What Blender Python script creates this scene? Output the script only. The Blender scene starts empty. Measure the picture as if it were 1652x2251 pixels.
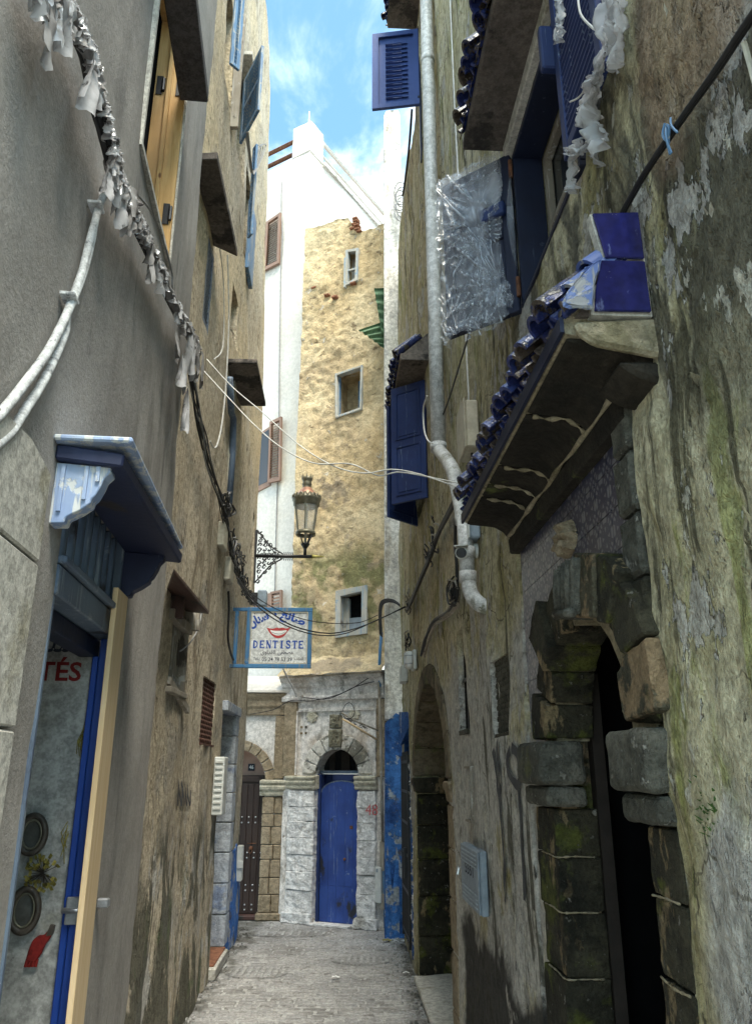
import bpy, bmesh, math, random
import numpy as np
from mathutils import Vector as V, noise, Matrix
from mathutils.geometry import delaunay_2d_cdt

random.seed(7)
SC = bpy.context.scene
COL = SC.collection
PI = math.pi

# ------------------------------------------------------------------ camera
FPX, CX, CY, EYE, PITCH = 1691.0, 826.0, 1125.5, 1.85, math.radians(18.5)
cam = bpy.data.cameras.new("camera")
cam.sensor_fit = 'VERTICAL'
cam.sensor_height = 24.0
cam.lens = 24.0 * FPX / 2251.0
cam.clip_start = 0.02
cam.clip_end = 500
camo = bpy.data.objects.new("camera", cam)
COL.objects.link(camo)
camo.location = (0, 0, EYE)
camo.rotation_euler = (math.radians(90) + PITCH, 0, 0)
SC.camera = camo

# ------------------------------------------------------------------ sky, sun, exposure
SUN_EL, SUN_AZ = math.radians(62), math.radians(160)      # azimuth clockwise from +Y (the way the camera looks)
world = bpy.data.worlds.new("World")
SC.world = world
world.use_nodes = True
wn, wl = world.node_tree.nodes, world.node_tree.links
wn.clear()
wout = wn.new('ShaderNodeOutputWorld')
wbg = wn.new('ShaderNodeBackground')
wsky = wn.new('ShaderNodeTexSky')
wsky.sky_type = 'NISHITA'
wsky.sun_disc = False
wsky.sun_elevation = SUN_EL
wsky.sun_rotation = SUN_AZ
wsky.air_density = 1.0
wsky.dust_density = 1.2
wsky.ozone_density = 1.0
wco = wn.new('ShaderNodeTexCoord')
wmp = wn.new('ShaderNodeMapping')
wmp.inputs['Scale'].default_value = (1.0, 1.0, 1.35)
wmp.inputs['Location'].default_value = (2.1, 1.9, 0.9)
wno = wn.new('ShaderNodeTexNoise')
wno.inputs['Scale'].default_value = 3.1
wno.inputs['Detail'].default_value = 8
wno.inputs['Roughness'].default_value = 0.58
wno.inputs['Distortion'].default_value = 0.35
wrm = wn.new('ShaderNodeMapRange')
wrm.interpolation_type = 'SMOOTHSTEP'
wrm.inputs['From Min'].default_value = 0.435
wrm.inputs['From Max'].default_value = 0.74
wmx = wn.new('ShaderNodeMix')
wmx.data_type = 'RGBA'
wmx.inputs['B'].default_value = (11.5, 11.9, 12.2, 1)     # cloud radiance, in the sky texture's own units
wl.new(wco.outputs['Generated'], wmp.inputs['Vector'])
wl.new(wmp.outputs['Vector'], wno.inputs['Vector'])
wl.new(wno.outputs['Fac'], wrm.inputs['Value'])
wl.new(wrm.outputs['Result'], wmx.inputs['Factor'])
wtn = wn.new('ShaderNodeMix')                            # slightly greener blue, the whole sky alike
wtn.data_type = 'RGBA'
wtn.blend_type = 'MULTIPLY'
wtn.inputs['Factor'].default_value = 1.0
wtn.inputs['B'].default_value = (0.82, 1.10, 1.0, 1)
wl.new(wsky.outputs['Color'], wtn.inputs['A'])
wl.new(wtn.outputs['Result'], wmx.inputs['A'])
wl.new(wmx.outputs['Result'], wbg.inputs['Color'])
wbg.inputs['Strength'].default_value = 0.08
wl.new(wbg.outputs['Background'], wout.inputs['Surface'])

sun = bpy.data.lights.new("sun", 'SUN')
sun.energy = 1.5
sun.angle = math.radians(25)
sun.color = (1.0, 0.93, 0.80)
suno = bpy.data.objects.new("sun", sun)
COL.objects.link(suno)
sd = V((math.sin(SUN_AZ) * math.cos(SUN_EL), math.cos(SUN_AZ) * math.cos(SUN_EL), math.sin(SUN_EL)))
suno.rotation_euler = sd.to_track_quat('Z', 'Y').to_euler()
suno.location = (0, 0, 20)

SC.view_settings.view_transform = 'Standard'
SC.view_settings.look = 'None'
SC.view_settings.gamma = 1
SC.view_settings.use_curve_mapping = False
SC.view_settings.exposure = 2.45
SC.cycles.max_bounces = 6
SC.cycles.diffuse_bounces = 4
SC.cycles.transparent_max_bounces = 12
SC.cycles.use_denoising = True
SC.cycles.use_adaptive_sampling = True
SC.cycles.adaptive_threshold = 0.025

# ------------------------------------------------------------------ survey: pixel sights on real planes
FW = V((0, math.cos(PITCH), math.sin(PITCH)))
UP = V((0, -math.sin(PITCH), math.cos(PITCH)))
CAM = V((0, 0, EYE))


def ray(u, v):
    return FW + V((1, 0, 0)) * ((u - CX) / FPX) - UP * ((v - CY) / FPX)


class Wall:
    """A vertical plane: s metres along it, z up, d out of it."""
    def __init__(self, A, B, side):
        self.O = V((A[0], A[1], 0))
        w = V((B[0], B[1], 0)) - self.O
        self.L = w.length
        self.t = w.normalized()
        self.n = V((self.t.y, -self.t.x, 0)) * side

    def P(self, s, z, d=0.0):
        return self.O + self.t * s + self.n * d + V((0, 0, z))

    def at(self, u, v, d=0.0):
        r = ray(u, v)
        o = self.O + self.n * d - CAM
        p = CAM + r * (o.dot(self.n) / r.dot(self.n))
        return ((p - self.O).dot(self.t), p.z)

    def perp(self, s, u, v):
        r = ray(u, v)
        o = self.O + self.t * s - CAM
        p = CAM + r * (o.dot(self.t) / r.dot(self.t))
        return ((p - self.O).dot(self.n), p.z)

    def pt(self, u, v, d=0.0):
        s, z = self.at(u, v, d)
        return self.P(s, z, d)

    def turned(self, s, ang, d=0.0):
        """plane hinged at s, turned by ang from the wall direction towards the alley"""
        w = Wall((0, 0), (1, 0), 1)
        w.O = self.P(s, 0, d)
        w.t = (self.t * math.cos(ang) + self.n * math.sin(ang)).normalized()
        w.n = V((w.t.y, -w.t.x, 0))
        return w


def at_y(u, v, y):
    r = ray(u, v)
    return CAM + r * (y / r.y)


L1 = Wall((-1.51, 6.87), (-1.51 - math.tan(math.radians(6.3)), 7.87), 1)
L2 = Wall((-1.51, 6.87), (-1.66, 10.16), 1)
RW = Wall((0.82, 0.0), (0.29, 10.32), -1)
E48 = Wall((-1.2, 11.04), (0.1, 10.45), 1)
F46 = Wall((-3.0, 11.15), (-1.2, 11.15), 1)
ST = Wall((-1.0, 10.0), (1.0, 10.0), 1)
_c = at_y(676, 480, 12.0)
WHL = Wall((_c.x, _c.y), (_c.x - math.sin(math.radians(59)), _c.y + math.cos(math.radians(59))), -1)
WHR = Wall((_c.x, _c.y), (_c.x + math.sin(math.radians(31)), _c.y + math.cos(math.radians(31))), 1)

# ------------------------------------------------------------------ mesh helpers
BASE = {}


def tag(o, label=None, cat=None, group=None, kind=None):
    if label: o['label'] = label
    if cat: o['category'] = cat
    if group: o['group'] = group
    if kind: o['kind'] = kind
    return o


def thing(name, loc, label, cat, group=None):
    o = bpy.data.objects.new(name, None)
    o.empty_display_size = 0.1
    COL.objects.link(o)
    o.location = loc
    BASE[o.name] = V(loc)
    return tag(o, label, cat, group)


class MB:
    def __init__(self):
        self.v, self.f = [], []

    def add(self, vs, fs):
        k = len(self.v)
        self.v += [V(p) for p in vs]
        self.f += [tuple(i + k for i in f) for f in fs]
        return self

    def hexa(self, p):
        """8 points: bottom ring 0-3, top ring 4-7"""
        return self.add(p, [(3, 2, 1, 0), (4, 5, 6, 7), (0, 1, 5, 4), (1, 2, 6, 5), (2, 3, 7, 6), (3, 0, 4, 7)])

    def box(self, W, s0, s1, z0, z1, d0, d1):
        P = W.P
        return self.hexa([P(s0, z0, d0), P(s1, z0, d0), P(s1, z0, d1), P(s0, z0, d1),
                          P(s0, z1, d0), P(s1, z1, d0), P(s1, z1, d1), P(s0, z1, d1)])

    def prism(self, a, b):
        """two matching rings of points, capped"""
        n = len(a)
        return self.add(list(a) + list(b), [tuple(range(n - 1, -1, -1)), tuple(range(n, 2 * n))] +
                        [(i, (i + 1) % n, n + (i + 1) % n, n + i) for i in range(n)])

    def plate(self, W, pts, d0, d1):
        return self.prism([W.P(s, z, d0) for s, z in pts], [W.P(s, z, d1) for s, z in pts])

    def profile(self, W, pts, s0, s1):
        """profile of (d,z) swept along the wall"""
        return self.prism([W.P(s0, z, d) for d, z in pts], [W.P(s1, z, d) for d, z in pts])

    def bar(self, a, b, w, h, up=V((0, 0, 1))):
        a, b = V(a), V(b)
        t = (b - a).normalized()
        x = t.cross(up)
        if x.length < 1e-4: x = t.cross(V((1, 0, 0)))
        x.normalize()
        y = x.cross(t).normalized()
        x *= w / 2; y *= h / 2
        return self.hexa([a - x - y, a + x - y, a + x + y, a - x + y, b - x - y, b + x - y, b + x + y, b - x + y])

    def tube(self, pts, r, n=8, cap=True, closed=False):
        pts = [V(p) for p in pts]
        m = len(pts)
        rs = r if isinstance(r, (list, tuple)) else [r] * m
        rings = []
        prev = None
        for i, p in enumerate(pts):
            a = pts[i - 1] if i > 0 else (pts[-1] if closed else pts[0])
            b = pts[i + 1] if i < m - 1 else (pts[0] if closed else pts[-1])
            t = (b - a)
            if t.length < 1e-7: t = V((0, 0, 1))
            t.normalize()
            if prev is None:
                x = t.cross(V((0, 0, 1)))
                if x.length < 1e-3: x = t.cross(V((0, 1, 0)))
            else:
                x = prev - t * prev.dot(t)
            x.normalize()
            prev = x
            y = t.cross(x)
            rings.append([p + (x * math.cos(2 * PI * k / n) + y * math.sin(2 * PI * k / n)) * rs[i] for k in range(n)])
        vs = [q for ring in rings for q in ring]
        fs = []
        for i in range(m if closed else m - 1):
            j = (i + 1) % m
            for k in range(n):
                fs.append((i * n + k, i * n + (k + 1) % n, j * n + (k + 1) % n, j * n + k))
        if cap and not closed:
            fs += [tuple(range(n - 1, -1, -1)), tuple(range((m - 1) * n, m * n))]
        return self.add(vs, fs)

    def lathe(self, c, prof, n=16, axis='Z', W=None):
        """profile of (radius, height)"""
        c = V(c)
        vs, fs = [], []
        for r, h in prof:
            for k in range(n):
                a = 2 * PI * k / n
                if W is None:
                    vs.append(c + V((r * math.cos(a), r * math.sin(a), h)))
                else:
                    vs.append(c + W.t * (r * math.cos(a)) + V((0, 0, r * math.sin(a))) + W.n * h)
        for i in range(len(prof) - 1):
            for k in range(n):
                fs.append((i * n + k, i * n + (k + 1) % n, (i + 1) * n + (k + 1) % n, (i + 1) * n + k))
        return self.add(vs, fs)

    def grid(self, fn, nu, nv):
        vs = [fn(i / nu, j / nv) for j in range(nv + 1) for i in range(nu + 1)]
        fs = [(j * (nu + 1) + i, j * (nu + 1) + i + 1, (j + 1) * (nu + 1) + i + 1, (j + 1) * (nu + 1) + i)
              for j in range(nv) for i in range(nu)]
        return self.add(vs, fs)

    def build(self, name, mat, parent=None, smooth=False, bevel=0.0, segs=1, rough=0.0, rscale=8.0, cuts=0, recalc=True):
        me = bpy.data.meshes.new(name)
        if parent is not None:
            off = BASE[parent.name]
        else:
            lo = V((sum(p.x for p in self.v) / len(self.v), sum(p.y for p in self.v) / len(self.v), min(p.z for p in self.v)))
            off = lo
        bm = bmesh.new()
        vs = [bm.verts.new(p) for p in self.v]
        for f in self.f:
            try: bm.faces.new([vs[i] for i in f])
            except ValueError: pass
        if recalc: bmesh.ops.recalc_face_normals(bm, faces=bm.faces[:])
        if bevel > 0:
            bmesh.ops.bevel(bm, geom=bm.edges[:], offset=bevel, segments=segs, affect='EDGES', profile=0.6, clamp_overlap=True)
        if cuts:
            bmesh.ops.subdivide_edges(bm, edges=bm.edges[:], cuts=cuts, use_grid_fill=True)
        if rough > 0:
            bm.normal_update()
            for q in bm.verts:
                k = noise.noise(q.co * rscale) + 0.5 * noise.noise(q.co * rscale * 2.3)
                q.co += q.normal * (k * rough)
        for q in bm.verts: q.co -= off
        bm.to_mesh(me)
        bm.free()
        if smooth:
            me.polygons.foreach_set('use_smooth', [True] * len(me.polygons))
        me.materials.append(mat)
        o = bpy.data.objects.new(name, me)
        COL.objects.link(o)
        if parent is not None:
            o.parent = parent
        else:
            o.location = off
        BASE[o.name] = off
        return o


def copy_part(o, parent, delta):
    c = o.copy()
    COL.objects.link(c)
    c.parent = parent
    c.location = V(o.location) + V(delta)
    BASE[c.name] = BASE[o.name]
    return c


def inside(pts, poly):
    x, y = pts[:, 0], pts[:, 1]
    r = np.zeros(len(pts), bool)
    n = len(poly)
    for i in range(n):
        x0, y0 = poly[i]; x1, y1 = poly[(i + 1) % n]
        c = (y0 > y) != (y1 > y)
        with np.errstate(divide='ignore', invalid='ignore'):
            xi = (x1 - x0) * (y - y0) / ((y1 - y0) or 1e-12) + x0
        r ^= c & (x < xi)
    return r


def resample(poly, res):
    out = []
    n = len(poly)
    for i in range(n):
        a, b = poly[i], poly[(i + 1) % n]
        l = math.hypot(b[0] - a[0], b[1] - a[1])
        k = max(1, int(round(l / res)))
        for j in range(k):
            out.append((a[0] + (b[0] - a[0]) * j / k, a[1] + (b[1] - a[1]) * j / k))
    return out


def wall_mesh(W, outline, holes, res, disp, back=0.12, zres=None, dense=None):
    """plastered wall with openings: (polygon, reveal depth); returns an MB"""
    zres = zres or res
    o = resample(outline, res)
    hs = [resample(h, res * 0.8) for h, _ in holes]
    verts, edges = [], []
    def loop(l):
        k = len(verts)
        verts.extend(l)
        edges.extend([(k + i, k + (i + 1) % len(l)) for i in range(len(l))])
        return range(k, k + len(l))
    ro = loop(o)
    rh = [loop(h) for h in hs]
    xs = [p[0] for p in outline]; zs = [p[1] for p in outline]
    rng = np.random.default_rng(3)
    gx, gz = np.meshgrid(np.arange(min(xs) + res / 2, max(xs), res), np.arange(min(zs) + zres / 2, max(zs), zres))
    g = np.stack([gx.ravel(), gz.ravel()], 1)
    g += rng.uniform(-0.3, 0.3, g.shape) * np.array([res, zres])
    if dense:
        s0, s1, z0, z1, dr = dense
        g = g[~((g[:, 0] > s0) & (g[:, 0] < s1) & (g[:, 1] > z0) & (g[:, 1] < z1))]
        dx, dz = np.meshgrid(np.arange(s0, s1, dr), np.arange(z0, z1, dr * 1.3))
        e = np.stack([dx.ravel(), dz.ravel()], 1)
        g = np.concatenate([g, e + rng.uniform(-0.35, 0.35, e.shape) * dr])
    m = inside(g, outline)
    for h, _ in holes: m &= ~inside(g, h)
    g = g[m]
    b = np.array(verts)
    keep = np.ones(len(g), bool)
    for i in range(0, len(b), 200):
        bb = b[i:i + 200]
        keep &= (((g[:, None, :] - bb[None]) / np.array([res, zres])) ** 2).sum(2).min(1) > 0.16
    g = g[keep]
    allv = [V(p) for p in verts] + [V((float(p[0]), float(p[1]))) for p in g]
    r = delaunay_2d_cdt(allv, edges, [], 0, 1e-6)
    vv = np.array([(p.x, p.y) for p in r[0]])
    tris = np.array([t for t in r[2] if len(t) == 3])
    cen = vv[tris].mean(1)
    m = inside(cen, outline)
    for h, _ in holes: m &= ~inside(cen, h)
    tris = tris[m]
    mb = MB()
    front = [W.P(p[0], p[1], disp(p[0], p[1])) for p in vv]
    mb.add(front, [tuple(int(i) for i in t) for t in tris])
    for (h, depth), l in zip(holes, hs):
        n = len(l)
        a = [W.P(p[0], p[1], disp(p[0], p[1])) for p in l]
        bk = [W.P(p[0], p[1], -depth) for p in l]
        mb.add(a + bk, [(i, (i + 1) % n, n + (i + 1) % n, n + i) for i in range(n)])
    n = len(o)
    a = [W.P(p[0], p[1], disp(p[0], p[1])) for p in o]
    bk = [W.P(p[0], p[1], -back) for p in o]
    mb.add(a + bk, [(i, (i + 1) % n, n + (i + 1) % n, n + i) for i in range(n)])
    return mb


def fbm(x, y, z, k=0.0):
    return noise.fractal(V((x, y, z + k)), 0.9, 2.1, 4)


def bez(pts, n=8):
    """Catmull-Rom through points"""
    pts = [V(p) for p in pts]
    out = []
    for i in range(len(pts) - 1):
        p0 = pts[max(i - 1, 0)]; p1 = pts[i]; p2 = pts[i + 1]; p3 = pts[min(i + 2, len(pts) - 1)]
        for j in range(n):
            t = j / n
            out.append(0.5 * ((2 * p1) + (p2 - p0) * t + (2 * p0 - 5 * p1 + 4 * p2 - p3) * t * t + (3 * p1 - p0 - 3 * p2 + p3) * t ** 3))
    out.append(pts[-1])
    return out


def text_mesh(body, W, s0, z0, d, h, mat, name, parent, width=None, bold=0.0, ext=0.001, mirror=False, rot=0.0, shear=0.0, squash=1.0):
    """flat lettering on a wall plane, lower left corner at (s0,z0), cap height about h"""
    c = bpy.data.curves.new("lettering", 'FONT')
    c.body = body
    c.resolution_u = 3
    c.offset = bold
    c.shear = shear
    tmp = bpy.data.objects.new("lettering", c)
    COL.objects.link(tmp)
    dg = bpy.context.evaluated_depsgraph_get()
    me = tmp.evaluated_get(dg).to_mesh()
    co = [V(v.co) for v in me.vertices]
    fs = [tuple(p.vertices) for p in me.polygons]
    tmp.evaluated_get(dg).to_mesh_clear()
    bpy.data.objects.remove(tmp)
    bpy.data.curves.remove(c)
    x0 = min(p.x for p in co); x1 = max(p.x for p in co)
    y0 = min(p.y for p in co); y1 = max(p.y for p in co)
    k = h / (y1 - y0)
    kx = (width / (x1 - x0)) if width else k * squash
    mb = MB()
    pts = []
    for p in co:
        x, y = (p.x - x0) * kx, (p.y - y0) * k
        xr = x * math.cos(rot) - y * math.sin(rot)
        yr = x * math.sin(rot) + y * math.cos(rot)
        if mirror: xr = -xr
        pts.append(W.P(s0 + xr, z0 + yr, d))
    mb.add(pts, fs)
    return mb.build(name, mat, parent, recalc=False)

# ------------------------------------------------------------------ materials
def col(c):
    return (c[0], c[1], c[2], 1.0)


class Mat:
    def __init__(self, name, rough=0.9, spec=0.25, metal=0.0, coord='pos'):
        self.m = bpy.data.materials.new(name)
        self.m.use_nodes = True
        self.nt = self.m.node_tree
        self.b = self.nt.nodes['Principled BSDF']
        self.b.inputs['Roughness'].default_value = rough
        self.b.inputs['Specular IOR Level'].default_value = spec
        self.b.inputs['Metallic'].default_value = metal
        if coord == 'pos':
            self.co = self.nt.nodes.new('ShaderNodeNewGeometry').outputs['Position']
        else:
            self.co = self.nt.nodes.new('ShaderNodeTexCoord').outputs[coord]
        self.h = []

    def N(self, t):
        return self.nt.nodes.new(t)

    def put(self, sock, val):
        if hasattr(val, 'is_linked') or hasattr(val, 'links'):
            self.nt.links.new(val, sock)
        else:
            sock.default_value = val

    def map(self, sc=(1, 1, 1), off=(0, 0, 0), rot=(0, 0, 0)):
        n = self.N('ShaderNodeMapping')
        n.inputs['Scale'].default_value = sc
        n.inputs['Location'].default_value = off
        n.inputs['Rotation'].default_value = rot
        self.nt.links.new(self.co, n.inputs['Vector'])
        return n.outputs['Vector']

    def noise(self, scale=1.0, sc=(1, 1, 1), off=(0, 0, 0), detail=5, rough=0.6, dist=0.0):
        n = self.N('ShaderNodeTexNoise')
        n.inputs['Scale'].default_value = scale
        n.inputs['Detail'].default_value = detail
        n.inputs['Roughness'].default_value = rough
        n.inputs['Distortion'].default_value = dist
        self.nt.links.new(self.map(sc, off), n.inputs['Vector'])
        return n.outputs['Fac']

    def voro(self, scale=5.0, sc=(1, 1, 1), feature='F1', off=(0, 0, 0), out='Distance'):
        n = self.N('ShaderNodeTexVoronoi')
        n.feature = feature
        n.inputs['Scale'].default_value = scale
        self.nt.links.new(self.map(sc, off), n.inputs['Vector'])
        return n.outputs[out]

    def step(self, x, lo, hi):
        n = self.N('ShaderNodeMapRange')
        n.interpolation_type = 'SMOOTHSTEP'
        self.put(n.inputs['Value'], x)
        if hi < lo:
            n.inputs['From Min'].default_value = hi
            n.inputs['From Max'].default_value = lo
            n.inputs['To Min'].default_value = 1
            n.inputs['To Max'].default_value = 0
        else:
            n.inputs['From Min'].default_value = lo
            n.inputs['From Max'].default_value = hi
        return n.outputs['Result']

    def math(self, op, a, b=0.0):
        n = self.N('ShaderNodeMath')
        n.operation = op
        self.put(n.inputs[0], a)
        self.put(n.inputs[1], b)
        return n.outputs[0]

    def mix(self, f, a, b):
        n = self.N('ShaderNodeMix')
        n.data_type = 'RGBA'
        self.put(n.inputs['Factor'], f)
        self.put(n.inputs['A'], col(a) if isinstance(a, tuple) else a)
        self.put(n.inputs['B'], col(b) if isinstance(b, tuple) else b)
        return n.outputs['Result']

    def xyz(self):
        n = self.N('ShaderNodeSeparateXYZ')
        self.nt.links.new(self.co, n.inputs[0])
        return n.outputs

    def window(self, axis, lo, hi, feather, wob=0.0, wscale=2.0):
        x = self.xyz()[axis]
        if wob:
            w = self.math('MULTIPLY', self.math('SUBTRACT', self.noise(wscale, off=(3 + axis, 7, 1), detail=4, rough=0.65), 0.5), wob)
            x = self.math('ADD', x, w)
        a = self.step(x, lo - feather, lo + feather)
        b = self.step(x, hi + feather, hi - feather)
        return self.math('MULTIPLY', a, b)

    def height(self, x, k):
        self.h.append(self.math('MULTIPLY', x, k))

    def done(self, color, bump=1.0, dist=0.02):
        self.put(self.b.inputs['Base Color'], col(color) if isinstance(color, tuple) else color)
        if self.h:
            s = self.h[0]
            for k in self.h[1:]: s = self.math('ADD', s, k)
            n = self.N('ShaderNodeBump')
            n.inputs['Strength'].default_value = bump
            n.inputs['Distance'].default_value = dist
            self.put(n.inputs['Height'], s)
            self.nt.links.new(n.outputs['Normal'], self.b.inputs['Normal'])
        return self.m


def weathered(name, a, b, layers=(), fine=(60, 0.3), broad=1.3, rough=0.92, spec=0.2, bump=1.0, dist=0.012, streak=0.0, metal=0.0, speck=0.55, cracks=0.0, crack_c=(0.05, 0.045, 0.035)):
    """two-tone ground, then layers: dict(c, s, sc, t, w, amt, win, h, off)"""
    M = Mat(name, rough, spec, metal)
    f = M.step(M.noise(broad, detail=6, rough=0.65), 0.36, 0.66)
    c = M.mix(f, a, b)
    for i, l in enumerate(layers):
        k = M.noise(l.get('s', 2.0), l.get('sc', (1, 1, 1)), l.get('off', (i * 3.1, i * 1.7, i * 5.3)), l.get('det', 6), l.get('r', 0.65), l.get('dist', 0.0))
        k = M.step(k, l['t'], l['t'] + l.get('w', 0.05))
        for w in l.get('win', ()):
            k = M.math('MULTIPLY', k, M.window(*w))
        if l.get('h'): M.height(k, l['h'])
        k = M.math('MULTIPLY', k, l.get('amt', 1.0))
        c = M.mix(k, c, l['c'])
    if cracks:
        v_ = M.N('ShaderNodeTexVoronoi'); v_.feature = 'DISTANCE_TO_EDGE'
        v_.inputs['Scale'].default_value = cracks
        wv = M.N('ShaderNodeTexNoise'); wv.inputs['Scale'].default_value = 3.0; wv.inputs['Detail'].default_value = 6
        M.nt.links.new(M.co, wv.inputs['Vector'])
        va = M.N('ShaderNodeVectorMath'); va.operation = 'MULTIPLY_ADD'
        M.nt.links.new(wv.outputs['Color'], va.inputs[0]); va.inputs[1].default_value = (0.55, 0.55, 0.55)
        M.nt.links.new(M.co, va.inputs[2])
        M.nt.links.new(va.outputs[0], v_.inputs['Vector'])
        k = M.step(v_.outputs['Distance'], 0.010, 0.003)
        k = M.math('MULTIPLY', k, M.step(M.noise(1.1, off=(7, 7, 3)), 0.46, 0.56))
        c = M.mix(M.math('MULTIPLY', k, 0.8), c, crack_c)
    g = M.noise(fine[0], detail=4, rough=0.7)
    M.height(g, fine[1])
    M.height(M.noise(7, off=(4, 2, 9), detail=5), 0.5)
    v = M.step(M.noise(fine[0] * 0.5, off=(9, 1, 2), detail=3), 0.38, 0.62)
    c2 = M.N('ShaderNodeMix'); c2.data_type = 'RGBA'; c2.blend_type = 'MULTIPLY'
    c2.inputs['Factor'].default_value = speck
    M.put(c2.inputs['A'], c)
    rr = M.N('ShaderNodeMapRange')
    v = M.math('ADD', M.math('MULTIPLY', v, 0.6), M.math('MULTIPLY', M.step(M.noise(fine[0] * 2.0, off=(1, 9, 4), detail=2), 0.38, 0.62), 0.4))
    M.put(rr.inputs['Value'], v)
    rr.inputs['To Min'].default_value = 0.35
    rr.inputs['To Max'].default_value = 1.4
    M.put(c2.inputs['B'], rr.outputs['Result'])
    return M.done(c2.outputs['Result'], bump, dist)


STREAK = (7.0, 7.0, 0.55)
MAT = {}
MAT['grey_plaster'] = weathered('grey_plaster', (0.275, 0.257, 0.236), (0.35, 0.33, 0.305), [
    dict(c=(0.17, 0.16, 0.15), s=1.0, sc=(3, 3, 0.6), t=0.50, w=0.2, amt=0.75),
    dict(c=(0.10, 0.095, 0.09), s=1.6, sc=(4, 4, 0.9), t=0.63, w=0.1, amt=0.6),
    dict(c=(0.36, 0.35, 0.335), s=1.1, sc=(2, 2, 0.8), t=0.58, w=0.16, amt=0.6),
    dict(c=(0.07, 0.066, 0.06), s=5.0, sc=(1, 1, 0.6), t=0.71, w=0.05, amt=0.7)],
    fine=(75, 0.35), bump=0.7, dist=0.012, speck=0.2)
MAT['tan_plaster'] = weathered('tan_plaster', (0.43, 0.365, 0.265), (0.53, 0.465, 0.36), [
    dict(c=(0.30, 0.28, 0.24), s=1.3, t=0.50, w=0.12, amt=0.75, win=((2, -1, 4.2, 0.8, 1.5),)),
    dict(c=(0.21, 0.165, 0.11), s=1.5, sc=(1.8, 1.8, 0.7), dist=0.9, t=0.54, w=0.12, amt=0.75),
    dict(c=(0.52, 0.45, 0.33), s=3.2, sc=(1.6, 1.6, 0.8), dist=0.6, t=0.56, w=0.04, amt=0.75, h=0.6),
    dict(c=(0.57, 0.465, 0.30), s=0.8, t=0.46, w=0.12, amt=0.75, win=((2, 5.0, 20, 1.2),)),
    dict(c=(0.10, 0.08, 0.06), s=3.0, sc=(2.2, 2.2, 0.6), dist=1.0, t=0.625, w=0.05, amt=0.9),
    dict(c=(0.09, 0.075, 0.055), s=11.0, sc=(1.4, 1.4, 0.8), t=0.63, w=0.04, amt=0.8, h=-0.8),
    dict(c=(0.46, 0.45, 0.42), s=2.2, sc=(1.5, 1.5, 0.7), t=0.53, w=0.05, amt=0.85, win=((2, -1, 1.5, 0.4, 0.8),)),
    dict(c=(0.075, 0.075, 0.055), s=1.8, sc=(1.5, 1.5, 0.7), dist=0.7, t=0.46, w=0.07, amt=0.88, win=((2, -1, 1.35, 0.35, 1.2),)),
    dict(c=(0.10, 0.13, 0.06), s=3.0, sc=(1.4, 1.4, 0.7), t=0.55, w=0.08, amt=0.8, win=((2, -1, 1.0, 0.35, 0.5),))],
    fine=(45, 0.5), broad=1.1, bump=0.9, dist=0.026)
MAT['mossy_plaster'] = weathered('mossy_plaster', (0.43, 0.385, 0.235), (0.56, 0.51, 0.365), [
    dict(c=(0.46, 0.385, 0.255), s=1.0, t=0.40, w=0.15, amt=0.85, win=((1, 5.3, 12, 0.5, 0.8), (2, 2.9, 20, 0.5, 0.8))),
    dict(c=(0.25, 0.22, 0.09), s=1.2, sc=(2.2, 2.2, 0.7), dist=0.8, t=0.49, w=0.13, amt=0.8),
    dict(c=(0.26, 0.27, 0.085), s=2.1, sc=(2.2, 2.2, 0.6), dist=0.6, t=0.56, w=0.08, amt=0.75),
    dict(c=(0.49, 0.475, 0.44), s=1.3, t=0.37, w=0.08, amt=0.92, win=((1, 3.0, 7.2, 0.2, 0.5), (2, -1, 2.45, 0.12, 1.3))),
    dict(c=(0.05, 0.048, 0.042), s=1.1, sc=(1.8, 1.8, 0.6), dist=0.9, t=0.515, w=0.08, amt=0.82, win=((1, -1, 3.3, 0.4), (2, 2.6, 9, 0.4, 0.8))),
    dict(c=(0.055, 0.05, 0.03), s=2.2, sc=(3.0, 3.0, 0.40), dist=0.7, t=0.57, w=0.07, amt=0.85),
    dict(c=(0.56, 0.53, 0.44), s=5.5, sc=(1.6, 1.6, 0.7), t=0.60, w=0.012, amt=0.75, h=2.0),
    dict(c=(0.44, 0.42, 0.385), s=2.0, sc=(1.4, 1.4, 0.8), t=0.575, w=0.008, amt=0.8, h=-2.0),
    dict(c=(0.07, 0.062, 0.045), s=13.0, sc=(1.5, 1.5, 0.8), t=0.645, w=0.04, amt=0.8, h=-1.0),
    dict(c=(0.30, 0.215, 0.14), s=1.1, t=0.30, w=0.03, amt=0.8, win=((1, -1, 1.62, 0.06, 0.35), (2, 3.30, 4.6, 0.05, 0.4))),
    dict(c=(0.04, 0.038, 0.034), s=2.4, t=0.36, w=0.05, amt=0.95, win=((1, 3.35, 5.4, 0.05, 0.25), (2, -1, 0.98, 0.05, 0.55))),
    dict(c=(0.40, 0.385, 0.365), s=1.4, t=0.35, w=0.03, amt=0.85, win=((1, -1, 1.85, 0.05, 0.3), (2, -1, 1.72, 0.04, 0.6)))],
    fine=(38, 0.7), broad=0.9, bump=1.0, dist=0.032, cracks=1.3, crack_c=(0.10, 0.085, 0.055))
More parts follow.
